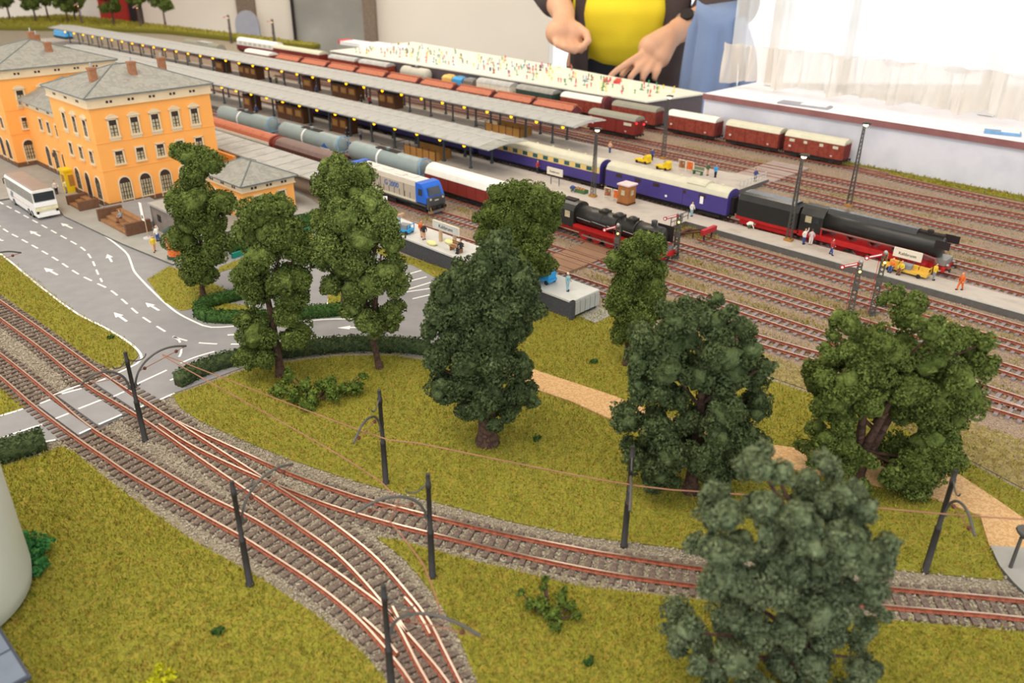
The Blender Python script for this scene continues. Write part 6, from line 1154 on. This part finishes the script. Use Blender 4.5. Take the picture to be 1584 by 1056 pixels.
# ------------------------------------------------------------------ forecourt things
bx = thing('coach_bus', 'white touring bus with brown roof at the kerb', 'bus', Wp(-69.2, -60.9, .1), ang(-69) - .03); L = 11.6
pr = [(-1.38, .45), (-1.42, 2.0), (-1.36, 3.7), (-1.15, 3.95), (1.15, 3.95), (1.36, 3.7), (1.42, 2.0), (1.38, .45)]
MB().ext(pr, -L/2, L/2 - .15).build('body', 'bus_white', bx); MB().ext([(-1.2, 3.9), (-1.05, 4.05), (1.05, 4.05), (1.2, 3.9)], -L/2 + .2, L/2 - .3).build('roof', 'bus_roof', bx)
for sy in (-1, 1):
    MB().add([(-L/2 + .2, sy*1.435, 2.25), (L/2 - .25, sy*1.435, 2.25), (L/2 - .25, sy*1.385, 3.6), (-L/2 + .2, sy*1.385, 3.6), (-L/2 + .2, sy*1.3, 2.25), (L/2 - .25, sy*1.3, 2.25), (L/2 - .25, sy*1.3, 3.6), (-L/2 + .2, sy*1.3, 3.6)], [(0, 1, 2, 3), (3, 2, 6, 7), (0, 4, 5, 1), (1, 5, 6, 2), (0, 3, 7, 4)]).build('window_band', 'bus_grey', bx)
    MB().box(-L/2 + 1, L/2 - 2.4, sy*1.43 - .02, sy*1.43 + .02, 1.3, 1.5).build('side_stripe', 'cloth_pink', bx); MB().exty([(-4.4, 1.2), (-3.4, 1.2), (-3.0, 2.0), (-3.9, 2.1)], min(sy*1.42, sy*1.45), max(sy*1.42, sy*1.45)).build('side_emblem', 'cloth_grey', bx)
    for x in (-3.6, 2.6, 3.9): q = MB().cyl((x, sy*1.15, .5), (x, sy*1.42, .5), .5, .5, 14).build('wheel', 'near_black', bx); MB().cyl((x, sy*1.4, .5), (x, sy*1.45, .5), .26, .26, 10).build('hub', 'steel', q)
x = L/2 - .15
MB().box(x, x + .12, -1.25, 1.25, 2.45, 3.6).build('rear_window', 'bus_glass', bx); MB().box(x, x + .22, -1.36, 1.36, 1.75, 2.35).build('rear_panel', 'white', bx); MB().box(x, x + .18, -1.38, 1.38, 1.2, 1.7).build('rear_stripe', 'bus_cream', bx); MB().box(x, x + .3, -1.38, 1.38, .4, .85).build('bumper', 'white', bx)
for y in (-1.2, 1.2): MB().box(x + .1, x + .24, y - .14, y + .14, .8, 1.2).build('tail_light', 'near_black', bx)
MB().box(-L/2 - .08, -L/2 + .02, -1.25, 1.25, 1.6, 3.6).build('windscreen', 'bus_glass', bx)
for sy in (-1, 1): MB().tube([(-L/2, sy*1.3, 3.4), (-L/2 - .3, sy*1.5, 3.3), (-L/2 - .3, sy*1.5, 2.6)], .07, 5).build('wing_mirror', 'near_black', bx)
g = thing('phone_booth', 'yellow telephone booth against the station wall', 'booth', (-64.9, 116.8, .3), ang(-64)); MB().box(-.9, .9, -.9, .9, 0, 3.2).build('body', 'yellow', g); MB().box(-1.0, 1.0, -1.0, 1.0, 3.1, 3.4).build('roof', 'yellow', g); MB().box(-.5, .5, -.95, -.88, 1.0, 2.6).build('door_pane', 'bench_orange', g); MB().box(.88, .95, -.5, .5, 1.0, 2.6).build('side_pane', 'bench_orange', g)
def steps(label, x, y, rz, L, dep, n, side):
    g = thing('stairs', label, 'stairs', (x, y, .3), rz)
    for k in range(n): MB().box(-L/2, L/2, -dep/2 + dep*k/n, dep/2, .3*k, .3*(k+1)).build('tread', 'brown_timber', g)
    for sx in (-1, 1): MB().box(sx*L/2 - side/2, sx*L/2 + side/2, -dep/2 - .1, dep/2 + .1, 0, .3*n + .35).build('cheek_wall', 'plinth', g)
steps('long brown wooden steps up to the raised terrace', -50.6, 101.4, ang(-56), 8.4, 3.0, 4, .5); steps('short brown steps at the station side door', -59.9, 109.6, ang(-62), 4.0, 2.4, 3, .5)
MB().prism([(-55.8, 107), (-48.0, 99.6), (-43.8, 104.0), (-51.4, 111.6)], .3, 1.1).build('terrace', 'asphalt', label='grey raised terrace behind the brown steps', cat='terrace')
g = thing('kiosk_shed', 'grey flat-roofed shed with open yard beside the station', 'shed', (-42.6, 99.6, .3), ang(-50)); MB().box(-3.4, 3.4, -2.0, -1.7, 0, 3.3).build('front_wall', 'kiosk_wall', g); MB().box(-3.4, -3.1, -2, 3, 0, 3.3).build('side_wall', 'kiosk_wall', g); MB().box(3.1, 3.4, -2, 3, 0, 3.0).build('side_wall', 'kiosk_wall', g)
MB().box(-3.5, 3.5, -2.2, .6, 3.2, 3.45).build('roof', 'kiosk_roof', g); MB().box(-3.6, 3.6, 2.7, 3.0, 0, 4.0).build('rear_parapet', 'kiosk_wall', g); MB().box(-1.6, -.7, -2.05, -1.95, 1.4, 2.3).build('window', 'near_black', g); MB().box(1.0, 1.3, -.8, -.5, 3.4, 4.9).build('chimney', 'kiosk_wall', g)
g = thing('flag_banner', 'tall white banner on a slim pole by the shed', 'banner', (-45.6, 96.6, .3), ang(-50)); MB().cyl((0, 0, .15), (0, 0, 4.6), .06, .05, 6).build('pole', 'wood_post', g); MB().cyl((0, 0, 0), (0, 0, .16), .6, .6, 12).build('foot', 'concrete', g); MB().box(-.85, -.08, -.03, .03, 2.2, 4.5).build('cloth', 'white', g); MB().box(-.7, -.3, -.05, -.03, 2.5, 2.9).build('emblem', 'cloth_green', g)
g = thing('advertising_column', 'round advertising column with dark green base', 'column', (-39.8, 90.0, .3)); MB().cyl((0, 0, 0), (0, 0, .35), .85, .85, 16).build('base', 'green_wagon', g); MB().cyl((0, 0, .35), (0, 0, 3.2), .7, .7, 16).build('shaft', 'poster_red', g); MB().lathe([(3.2, .82), (3.4, .82), (3.7, .3), (3.9, .05)], 'z', (0, 0, 0), 16).build('cap', 'green_wagon', g)
g = thing('billboard', 'white billboard facing the forecourt behind the slim tree', 'billboard', (-38.4, 95.8, .3), ang(-50) + .2); MB().box(-2.2, 2.2, -.08, .08, .6, 3.4).build('panel', 'white', g); MB().box(-1.2, 1.0, -.12, -.08, 1.2, 2.6).build('print', 'cloth_yellow', g)
for x in (-1.8, 1.8): MB().box(x - .1, x + .1, -.05, .05, 0, .7).build('post', 'mast_grey', g)
# right edge lamp, silo and roof lower left
g = thing('street_lamp', 'short dark lamp post with funnel head on the paved corner', 'lamp', (30.9, 38.8, .2)); MB().cyl((0, 0, 0), (0, 0, 2.4), .12, .1, 8).build('post', 'mast_grey', g); MB().lathe([(2.3, .1), (2.7, .5), (2.85, .6), (2.95, .55)], 'z', (.2, 0, 0), 12).build('head', 'mast_grey', g)
g = thing('round_tower', 'pale grey cylindrical tower cut by the left frame edge', 'tower', (-33.2, 34.6, .1)); MB().lathe([(0, 5.0), (.3, 5.3), (1.2, 5.45), (15.5, 5.45)], 'z', (0, 0, 0), 48).build('shell', 'silo_white', g); MB().lathe([(15.5, 5.7), (15.8, 5.7), (17.4, .3)], 'z', (0, 0, 0), 48).build('roof', 'roof_panel', g)
g = thing('flat_roof_house', 'low house with slate-blue framed roof in the lower left corner', 'house', (-23.26, 28.03, .1), 2.384); MB().box(.25, 4.6, .25, 5.8, 0, 2.1).build('wall', 'concrete_panel', g); MB().box(0, 4.9, 0, 6.1, 2.1, 2.3).build('roof_slab', 'roof_frame', g)
for i in range(2):
    for j in range(3): MB().box(.15 + 2.35*i, 2.35 + 2.35*i, .15 + 1.98*j, 1.98 + 1.98*j, 2.3, 2.36).build('roof_panel', 'roof_panel', g)
# ------------------------------------------------------------------ far hill and trees at the left end
hp_ = poly_st([(-345, 14), (-312, 22), (-285, 46), (-262, 57), (-215, 62), (-190, 66), (-190, 70), (-260, 66), (-285, 64), (-345, 60)])
P = scatter(hp_, 1.2); P = P[:40000]
m = MB(); ctr = np.mean(hp_, 0); gx = 14; 
m.prism(hp_, 0, 1.6)
put('grass', tri_mesh('grass', blades(P, 1.55, .4, .9, .3), ['grass_soil', 'grass_blades'], m), None, label='far grassy hill at the left end of the layout', cat='grass', kind='stuff')
FT = [(-335, 34), (-330, 46), (-322, 38), (-316, 50), (-309, 44), (-298, 56), (-290, 52), (-284, 60), (-279, 66)]
for k, (s, t) in enumerate(FT):
    x, y, _ = Wp(s, t); bl = [(rnd.uniform(-3.2, 3.2), rnd.uniform(5, 14), rnd.uniform(1.4, 2.3)) for _ in range(9)] + [(0, 14.5, 2.0), (0, 11, 2.4)]
    o = tree('%s far background tree counted from the left on the hill' % NM[k], (x, y), bl, 'mid_leaf', .4, 4, .42); o.location.z = 1.6*U
# ------------------------------------------------------------------ the room
MB().box(-420, 260, -60, 420, -104, -100).build('floor', 'room_floor', kind='structure', label='room floor below the layout')
YB = 385
MB().box(-420, 300, -60, 400, 150, 156).build('ceiling', 'cream_wall', kind='structure', label='pale room ceiling above the layout')
MB().box(-420, 15, YB, YB + 12, -100, 150).build('wall_back', 'cream_wall', kind='structure', label='cream back wall of the room')
MB().box(15, 300, YB, YB + 12, -100, -30).box(15, 300, YB, YB + 12, 120, 150).build('wall_window', 'cream_wall', kind='structure', label='wall below and above the bright rear window')
wd = thing('window_1', 'bright rear window behind the man', 'window', (150, YB + 4, 0), 0, kind='structure')
for x in (-135, -68, 0, 68, 135): MB().box(x - 2.5, x + 2.5, -2, 2, -30, 120).build('window_frame', 'white', wd)
MB().box(-135, 135, -2, 2, -30, -26).box(-135, 135, -2, 2, 116, 120).build('window_frame', 'white', wd)
for x in (-101, -34, 34, 101): MB().box(x - 31, x + 31, -.2, .2, -26, 116).build('pane', 'clear_pane', wd)
# grey cupboard door and pilasters set before the back wall
d = thing('door_1', 'grey satin metal door in a shallow frame', 'door', (-77, YB - 3, -100), 0, kind='structure')
MB().box(-19, 11, -2, 2, 0, 205).build('leaf', 'door_grey', d); MB().box(11, 16, -4, 3, 0, 210).build('door_frame', 'door_brown', d); MB().box(-20, -19, -4, 3, 0, 210).build('door_frame', 'near_black', d); MB().box(7, 9, -5, -2, 52, 66).build('handle', 'steel', d)
MB().box(-122, -114, YB - 2, YB, -100, 150).build('trim_1', 'door_brown', kind='structure', label='dark narrow strip on the back wall')
g = thing('round_topped_board', 'grey round-topped board standing against the cream wall', 'board', (-115, YB - 12, -60)); pr = [(-5, 0), (5, 0), (5, 58)] + [(5*math.cos(PI*i/10), 58 + 6*math.sin(PI*i/10)) for i in range(1, 10)] + [(-5, 58)]
MB().exty(pr, -1, 1).build('panel', 'grey_board', g); MB().box(-1, 1, 1, 7, 0, 40).build('prop', 'grey_board', g)
g = thing('red_board', 'red board with a dark edge at the far left', 'board', (-166, YB - 20, -100)); MB().box(-7, 6, -1.5, 1.5, 0, 170).build('panel', 'red_board', g); MB().box(6, 9.5, -3, 2, 0, 170).build('edge_post', 'near_black', g)
# right-hand wall with sill, window and net curtain
a0, a1 = -33, 120
def wall_box(t0, t1, z0, z1, s0=a0, s1=a1):
    return MB().prism([Wp(s0, t0)[:2], Wp((s0+s1)/2, t0)[:2], Wp(s1, t0)[:2], Wp(s1, t1)[:2], Wp((s0+s1)/2, t1)[:2], Wp(s0, t1)[:2]], z0, z1)
wall_box(46.8, 64, -100, 7.0).build('wall_right', 'white_wall', kind='structure', label='scuffed white wall below the window sill')
wall_box(46.3, 66, 7.0, 7.9).build('trim_sill', 'sill_paint', kind='structure', label='white window sill')
wall_box(46.1, 46.32, 6.9, 7.9).build('trim_sill_edge', 'sill_edge', kind='structure', label='chipped reddish front edge of the window sill')
w2 = thing('window_2', 'tall bright window above the white wall', 'window', (0, 0, 0), 0, kind='structure')
for s in (-30, 10, 50, 90): wall_box(63, 66, 8, 120, s, s + 2.5).build('window_frame', 'white', w2)
for s in (-27.5, 12.5, 52.5): wall_box(64.3, 64.6, 8, 120, s, s + 37.5).build('pane', 'clear_pane', w2)
def drape(s0, s1, t, z0, z1, amp, per, n, nz, ruffle=0):
    V, F = [], []
    for j in range(nz + 1):
        f = j/nz
        for i in range(n + 1):
            s = s0 + (s1 - s0)*i/n; a = amp*(1 + ruffle*(1 - f))
            V.append(Wp(s, t + a*math.sin(2*PI*s/per) + .4*a*math.sin(2*PI*s/(per*.37) + 2*f), z0 + (z1 - z0)*f + (.5*math.sin(s*.6) if j == 0 else 0)))
    for j in range(nz):
        for i in range(n): k = j*(n + 1) + i; F.append((k, k + 1, k + n + 2, k + n + 1))
    return MB().add(V, F, 0, True)
c = thing('net_curtain', 'white net curtain with frilled beige lace hem', 'curtain', (0, 0, 0))
for k, (m, nm) in enumerate(((drape(-35, 110, 57, 15.5, 95, 1.2, 9, 200, 8), 'cloth'), (drape(-36.5, 110, 56.6, 9.2, 16.0, 1.3, 5.5, 260, 4, .5), 'lace_hem'))):
    o = m.build(nm, 'net' if k == 0 else 'lace', c)
MB().tube([Wp(s, 57, 95.5) for s in np.arange(-40, 112, 8)], .8, 8).build('curtain_rod', 'white', c)
for lab, nm, s, t, z, dm, mt, rz in (('pale sheet lying on the sill below the curtain', 'paper_sheet', -14, 49, 7.92, (9, 3.0, .25), 'grey_board', .1), ('flat blue file on the sill', 'flat_file', 18, 50, 7.92, (5, 2.0, .4), 'tank_blue', .3), ('small black clamp resting on the sill', 'clamp', 26, 52, 7.92, (4.5, 2.0, 1.2), 'cloth_dark', -.2)):
    g = thing(nm, lab, 'clutter', Wp(s, t, z), ang(s) + rz); MB().cbox((0, 0, dm[2]/2), dm).build('body', mt, g); MB().cbox((dm[0]*.2, 0, dm[2] + .06), (dm[0]*.5, dm[1]*.6, .12)).build('top_layer', 'white' if nm != 'clamp' else 'steel', g)
# ------------------------------------------------------------------ control desk
cp = thing('control_desk', 'white control desk full of coloured levers and buttons', 'control desk', (0, 0, 0))
pp = poly_st([(-150, 45.6), (-98, 45.4), (-45.2, 45.4), (-42.6, 61.6), (-70, 65), (-92, 68.8), (-151, 75)])
MB().prism(pp, -18, 4.7).build('cabinet', 'panel_side', cp); MB().prism(poly_st([(-150.4, 45.2), (-98, 45.0), (-44.8, 45.0), (-42.2, 61.9), (-70, 65.3), (-92, 69.1), (-151.4, 75.4)]), 4.7, 5.0).build('top', 'panel_white', cp)
PIN = {}
for nm in ('red', 'green', 'blue', 'yellow', 'black', 'white'):
    PIN[nm] = (MB().cyl((0, 0, 0), (0, 0, .6), .13, .08, 6).ell((0, 0, .65), .2, 6, 5).mesh('push_button', 'pin_' + nm), MB().cyl((0, 0, 0), (.12, 0, .8), .08, .06, 6).cbox((.16, 0, 1.0), (.16, .26, .6)).cyl((0, 0, 0), (0, 0, .12), .35, .35, 8).mesh('switch_lever', 'pin_' + nm))
for k in range(210):
    s = rnd.uniform(-146, -47); row = rnd.choice((48.2, 50.5, 52.5, 55, 57.5, 60, 63, 66)); t = row + rnd.uniform(-.4, .4)
    if t > 61 and s > -75: continue
    nm = rnd.choice(('red', 'red', 'green', 'green', 'blue', 'black', 'white', 'yellow')) if s < -62 else rnd.choice(('yellow', 'green', 'green', 'white', 'red'))
    lev = rnd.random() < .45; put('switch_lever' if lev else 'push_button', PIN[nm][1 if lev else 0], cp, Wp(s, t, 5.0), rnd.uniform(0, 6.28))
for s, t in ((-66, 59), (-63.5, 59.5)): MB().cbox((0, 0, 0), (1.2, 4.5, .5)).build('red_clip', 'pin_red', cp, Wp(s, t, 5.3), ang(s) + .5)
g = thing('white_leaflet', 'white folded sheets lying at the far end of the control desk', 'paper', Wp(-150, 58, 5.0), ang(-150)); MB().cbox((0, 0, .5), (20, 5, 1.0)).cbox((4, 4, .3), (16, 5, .6)).build('sheets', 'white', g); MB().cbox((-10.5, 0, .6), (2, 4, 1.1)).build('red_end', 'pin_red', g)
# ------------------------------------------------------------------ the man behind the desk
def blob_mesh(name, caps, vox, mt, parent, smooth=6):
    """union of tapered capsules, voxel-remeshed into one continuous skin (cm)"""
    m = MB()
    for p, q, r0, r1 in caps:
        p, q = Vector(p), Vector(q); n = max(2, int((q - p).length/(min(r0, r1)*.45)) + 1)
        for i in range(n + 1):
            f = i/n; c = p.lerp(q, f); m.ell(c, r0 + (r1 - r0)*f, 12, 8)
    o = m.build(name, mt, parent); r = o.modifiers.new('remesh', 'REMESH'); r.mode = 'VOXEL'; r.voxel_size = vox*U; r.use_smooth_shade = True
    s = o.modifiers.new('smooth', 'SMOOTH'); s.iterations = smooth; s.factor = .5
    return o
MX, MY = 31.5, 252.0
man = thing('person', 'man in yellow shirt and open dark brown jacket reaching over the control desk', 'person', (MX, MY, -100))
SH = lambda L: [((a[0], a[1], a[2]), (b[0], b[1], b[2]), r0, r1) for a, b, r0, r1 in L]
Rs, Re, Rw = (-19, 0, 143), (-21.5, -2, 121), (-18.6, -18, 115.4)       # his right arm (picture left): shoulder, elbow, wrist
Ls, Le, Lw = (19, 0, 143), (29, -8, 118), (11.4, -24, 112.2)            # his left arm
body = [((0, 0, 164), (0, -1, 170), 8.2, 8.6), ((0, -1, 170), (0, 1, 174), 8.6, 8.2), ((0, 1, 148), (0, 0, 162), 6.2, 6), ((-1, 1, 140), (-1, 0, 112), 11.5, 11.5), ((-9, 0, 142), (9, 0, 142), 9, 9), ((-5, 1, 100), (5, 1, 100), 11.5, 11.5),
        (Rs, Re, 5.6, 4.6), (Re, Rw, 4.5, 3.1), (Ls, Le, 5.6, 4.8), (Le, Lw, 4.7, 3.3), ((-8, 0, 95), (-10, 0, 50), 8.5, 6), ((-10, 0, 50), (-10, 2, 8), 5.6, 4), ((8, 0, 95), (10, 0, 50), 8.5, 6), ((10, 0, 50), (10, 2, 8), 5.6, 4), ((-10, 2, 4), (-11, -14, 3), 4.4, 3.4), ((10, 2, 4), (11, -14, 3), 4.4, 3.4),
        ((0, -9.5, 168.5), (0, -10.8, 166.5), 1.5, 1.7), ((-8.6, 0, 168), (-8.8, 0, 170), 1.7, 1.7), ((8.6, 0, 168), (8.8, 0, 170), 1.7, 1.7)]
# right hand: pinched fist, thumb and index forming a ring towards the viewer
def hand(w, palm, fingers, thumb):
    if w[0] < 0: T_ = lambda p: (p[0] + 2.2, -18 + (p[1] + 24)*.85, 115.4 + (p[2] - 113)*.62)
    else: T_ = lambda p: (p[0] - 1.6, p[1] + 1, 112.2 + (p[2] - 114.5)*.8)
    palm = [T_(p) for p in palm]; fingers = [[T_(p) for p in f] for f in fingers]; thumb = [T_(p) for p in thumb]
    L = [(w, palm[0], 3.0, 3.2), (palm[0], palm[1], 3.3, 3.4), (palm[0], palm[2], 3.2, 3.0)]
    for f in fingers:
        for a, b, r0, r1 in zip(f[:-1], f[1:], (1.05, .95, .85), (.95, .85, .75)): L.append((a, b, r0, r1))
    for a, b, r0, r1 in zip(thumb[:-1], thumb[1:], (1.5, 1.15, .95), (1.15, .95, .85)): L.append((a, b, r0, r1))
    return L
body += hand(Rw, ((-21, -28, 109), (-22.5, -31, 106.5), (-18.5, -30, 106)), [[(-23.6, -32, 105), (-22.8, -36, 102.5), (-20, -36.5, 100.6), (-18, -35, 101.6)], [(-21.8, -33, 104.2), (-20.6, -36.6, 101.4), (-18.2, -36.2, 99.8), (-17.2, -34, 101.2)], [(-20, -33, 103.8), (-18.4, -36, 101), (-16.4, -35, 100), (-16, -33, 101.6)], [(-18.6, -32, 103.6), (-16.8, -34.6, 101.4), (-15.4, -33.6, 101), (-15.4, -32, 102.4)]], [(-17.6, -30, 108.5), (-15.2, -33, 106.6), (-14.6, -35, 104), (-16, -36, 101.8)])
body += hand(Lw, ((9.5, -29, 112.5), (5, -32, 110.0), (7.2, -33, 107.6)), [[(3, -33.5, 108.6), (-1.2, -36.6, 106.2), (-4.2, -38, 104), (-5.8, -38.6, 102.4)], [(4.2, -34, 107.2), (1.2, -37.4, 104.6), (-.6, -38.4, 102.2), (-.8, -38.2, 100.8)], [(5.6, -34.4, 106.4), (3.6, -37.2, 103.8), (2.6, -37.6, 101.8), (2.8, -36.8, 100.8)], [(7.4, -34.2, 106), (6.4, -36.4, 103.6), (5.8, -36.6, 102), (6, -35.8, 101.2)]], [(7.6, -29, 110), (2.2, -31.6, 106.4), (-1, -34, 104), (-2.4, -35.4, 102.2)])
blob_mesh('body', body, .45, 'man_skin', man, 4)
blob_mesh('shirt', [((-2, -.5, 141), (-2, -2, 120), 14.2, 14.6), ((-2, -2, 120), (-2, -3.5, 112), 14.6, 13.4), ((-10, 0, 141.5), (9, 0, 141.5), 10.5, 10.5), ((-5, -3.5, 116), (1, -3.5, 116), 13.8, 13.8)], 1.0, 'shirt_yellow', man, 10)
blob_mesh('trousers', [((-4, 1, 98), (5, 1, 98), 12.8, 12.8), ((-8, 0, 92), (-10, 0, 50), 10, 8), ((-10, 0, 50), (-10, 2, 10), 8, 7), ((8, 0, 92), (10, 0, 50), 10, 8), ((10, 0, 50), (10, 2, 10), 8, 7)], 1.2, 'trousers', man, 6)
blob_mesh('hair', [((0, 2.5, 172), (0, 3, 175), 8.6, 8.2)], .8, 'hair', man, 4)
blob_mesh('jacket_front', [((-14, -5, 143), (-13.2, -12.5, 120), 3.4, 2.2), ((-13.2, -12.5, 120), (-13.0, -10.5, 86), 2.2, 2.6), ((-12.5, -3, 143), (-12, -3, 86), 3.6, 3.6), ((-9, 7, 143), (-9, 7, 86), 6.5, 6.5)], .8, 'jacket_brown', man, 5)
blob_mesh('jacket_front', [((13, -5, 143), (12.4, -11.5, 120), 5.0, 4.4), ((12.4, -11.5, 120), (13.0, -9.5, 80), 4.4, 4.8), ((14, -2, 143), (13.6, -2, 80), 4.6, 4.8), ((9, 7, 143), (9, 7, 84), 7, 7)], .9, 'jacket_brown', man, 6)
blob_mesh('jacket_back', [((-8, 9, 142), (-7, 10, 86), 6, 6), ((8, 9, 142), (7, 10, 86), 6, 6), ((0, 10, 143), (0, 11, 86), 6, 6)], 1.0, 'jacket_brown', man, 6)
blob_mesh('sleeve', [(Rs, Re, 7.4, 6.2), (Re, tuple(Vector(Re).lerp(Vector(Rw), .42)), 6.2, 5.4)], .9, 'jacket_brown', man, 8); blob_mesh('sleeve', [(Ls, Le, 8.4, 7.4), (Le, tuple(Vector(Le).lerp(Vector(Lw), .4)), 7.2, 6.4)], .9, 'jacket_brown', man, 8)
u = (Vector(Lw) - Vector(Le)).normalized(); pz = Vector(Le).lerp(Vector(Lw), .84); wa = MB().cyl(pz - u*1.0, pz + u*1.0, 4.0, 3.85, 20, 0, True, False).build('wristwatch', 'watch_metal', man); sol = wa.modifiers.new('thickness', 'SOLIDIFY'); sol.thickness = .003
MB().cyl(pz + Vector((-1.0, -2.6, 2.8)), pz + Vector((-1.2, -3.1, 3.4)), 1.8, 1.7, 16).build('watch_face', 'near_black', wa)
for x in (-3.2, 3.2): MB().ell((x, -8.9, 170.5), (1.1, .5, .55), 10, 6).build('eye', 'white', man); MB().ell((x, -9.3, 170.5), (.5, .25, .5), 8, 6).build('pupil', 'near_black', man)
MB().ell((0, -8.8, 163.6), (2.4, .5, .45), 10, 6).build('mouth', 'cloth_red', man)
# blue-grey jacket hanging over a chair back beside him
JL = (50.5, 214, -100)
ch = thing('coat_stand', 'slim dark stand holding up the blue-grey jacket', 'stand', JL, .2)
MB().cyl((0, 3, 0), (0, 3, 117), 1.0, .9, 10).build('pole', 'near_black', ch); MB().lathe([(0, 12), (1.5, 11), (2, 2)], 'z', (0, 3, 0), 20).build('foot', 'near_black', ch); MB().tube([(-4, 3, 113), (0, 3, 116), (4, 3, 113)], .7, 6).build('hook_bar', 'near_black', ch)
V, F = [], []; nA, nB = 40, 16
for j in range(nB + 1):
    f = j/nB
    for i in range(nA + 1):
        a = 2*PI*i/nA; fold = 1 + .16*math.sin(a*5 + 1.5*f) + .09*math.sin(a*9 + 4*f); rx, ry = 5.5 + 2.6*f, 3 + 2.5*f
        V.append((rx*math.cos(a)*(fold if f > .1 else 1), 3 + ry*math.sin(a)*(fold if f > .1 else 1), 119 - 50*f + 1.5*math.cos(a*2)*(1 - f)))
for j in range(nB):
    for i in range(nA): k = j*(nA + 1) + i; F.append((k, k + nA + 1, k + nA + 2, k + 1))
F.append(tuple(range(nA)))
jk = thing('hanging_jacket', 'blue-grey jacket draped in folds beside the man', 'jacket', JL, .2); MB().add(V, F, 0, True).build('cloth', 'jacket_blue', jk)
MB().tube(spline([(5, 2, 116), (8, -1, 106), (8, -2, 94), (7, -1, 80)], 2).tolist(), [2.0]*1 + [2.3]*len(spline([(5, 2, 116), (8, -1, 106), (8, -2, 94), (7, -1, 80)], 2)[1:]), 10).build('sleeve', 'jacket_blue', jk)
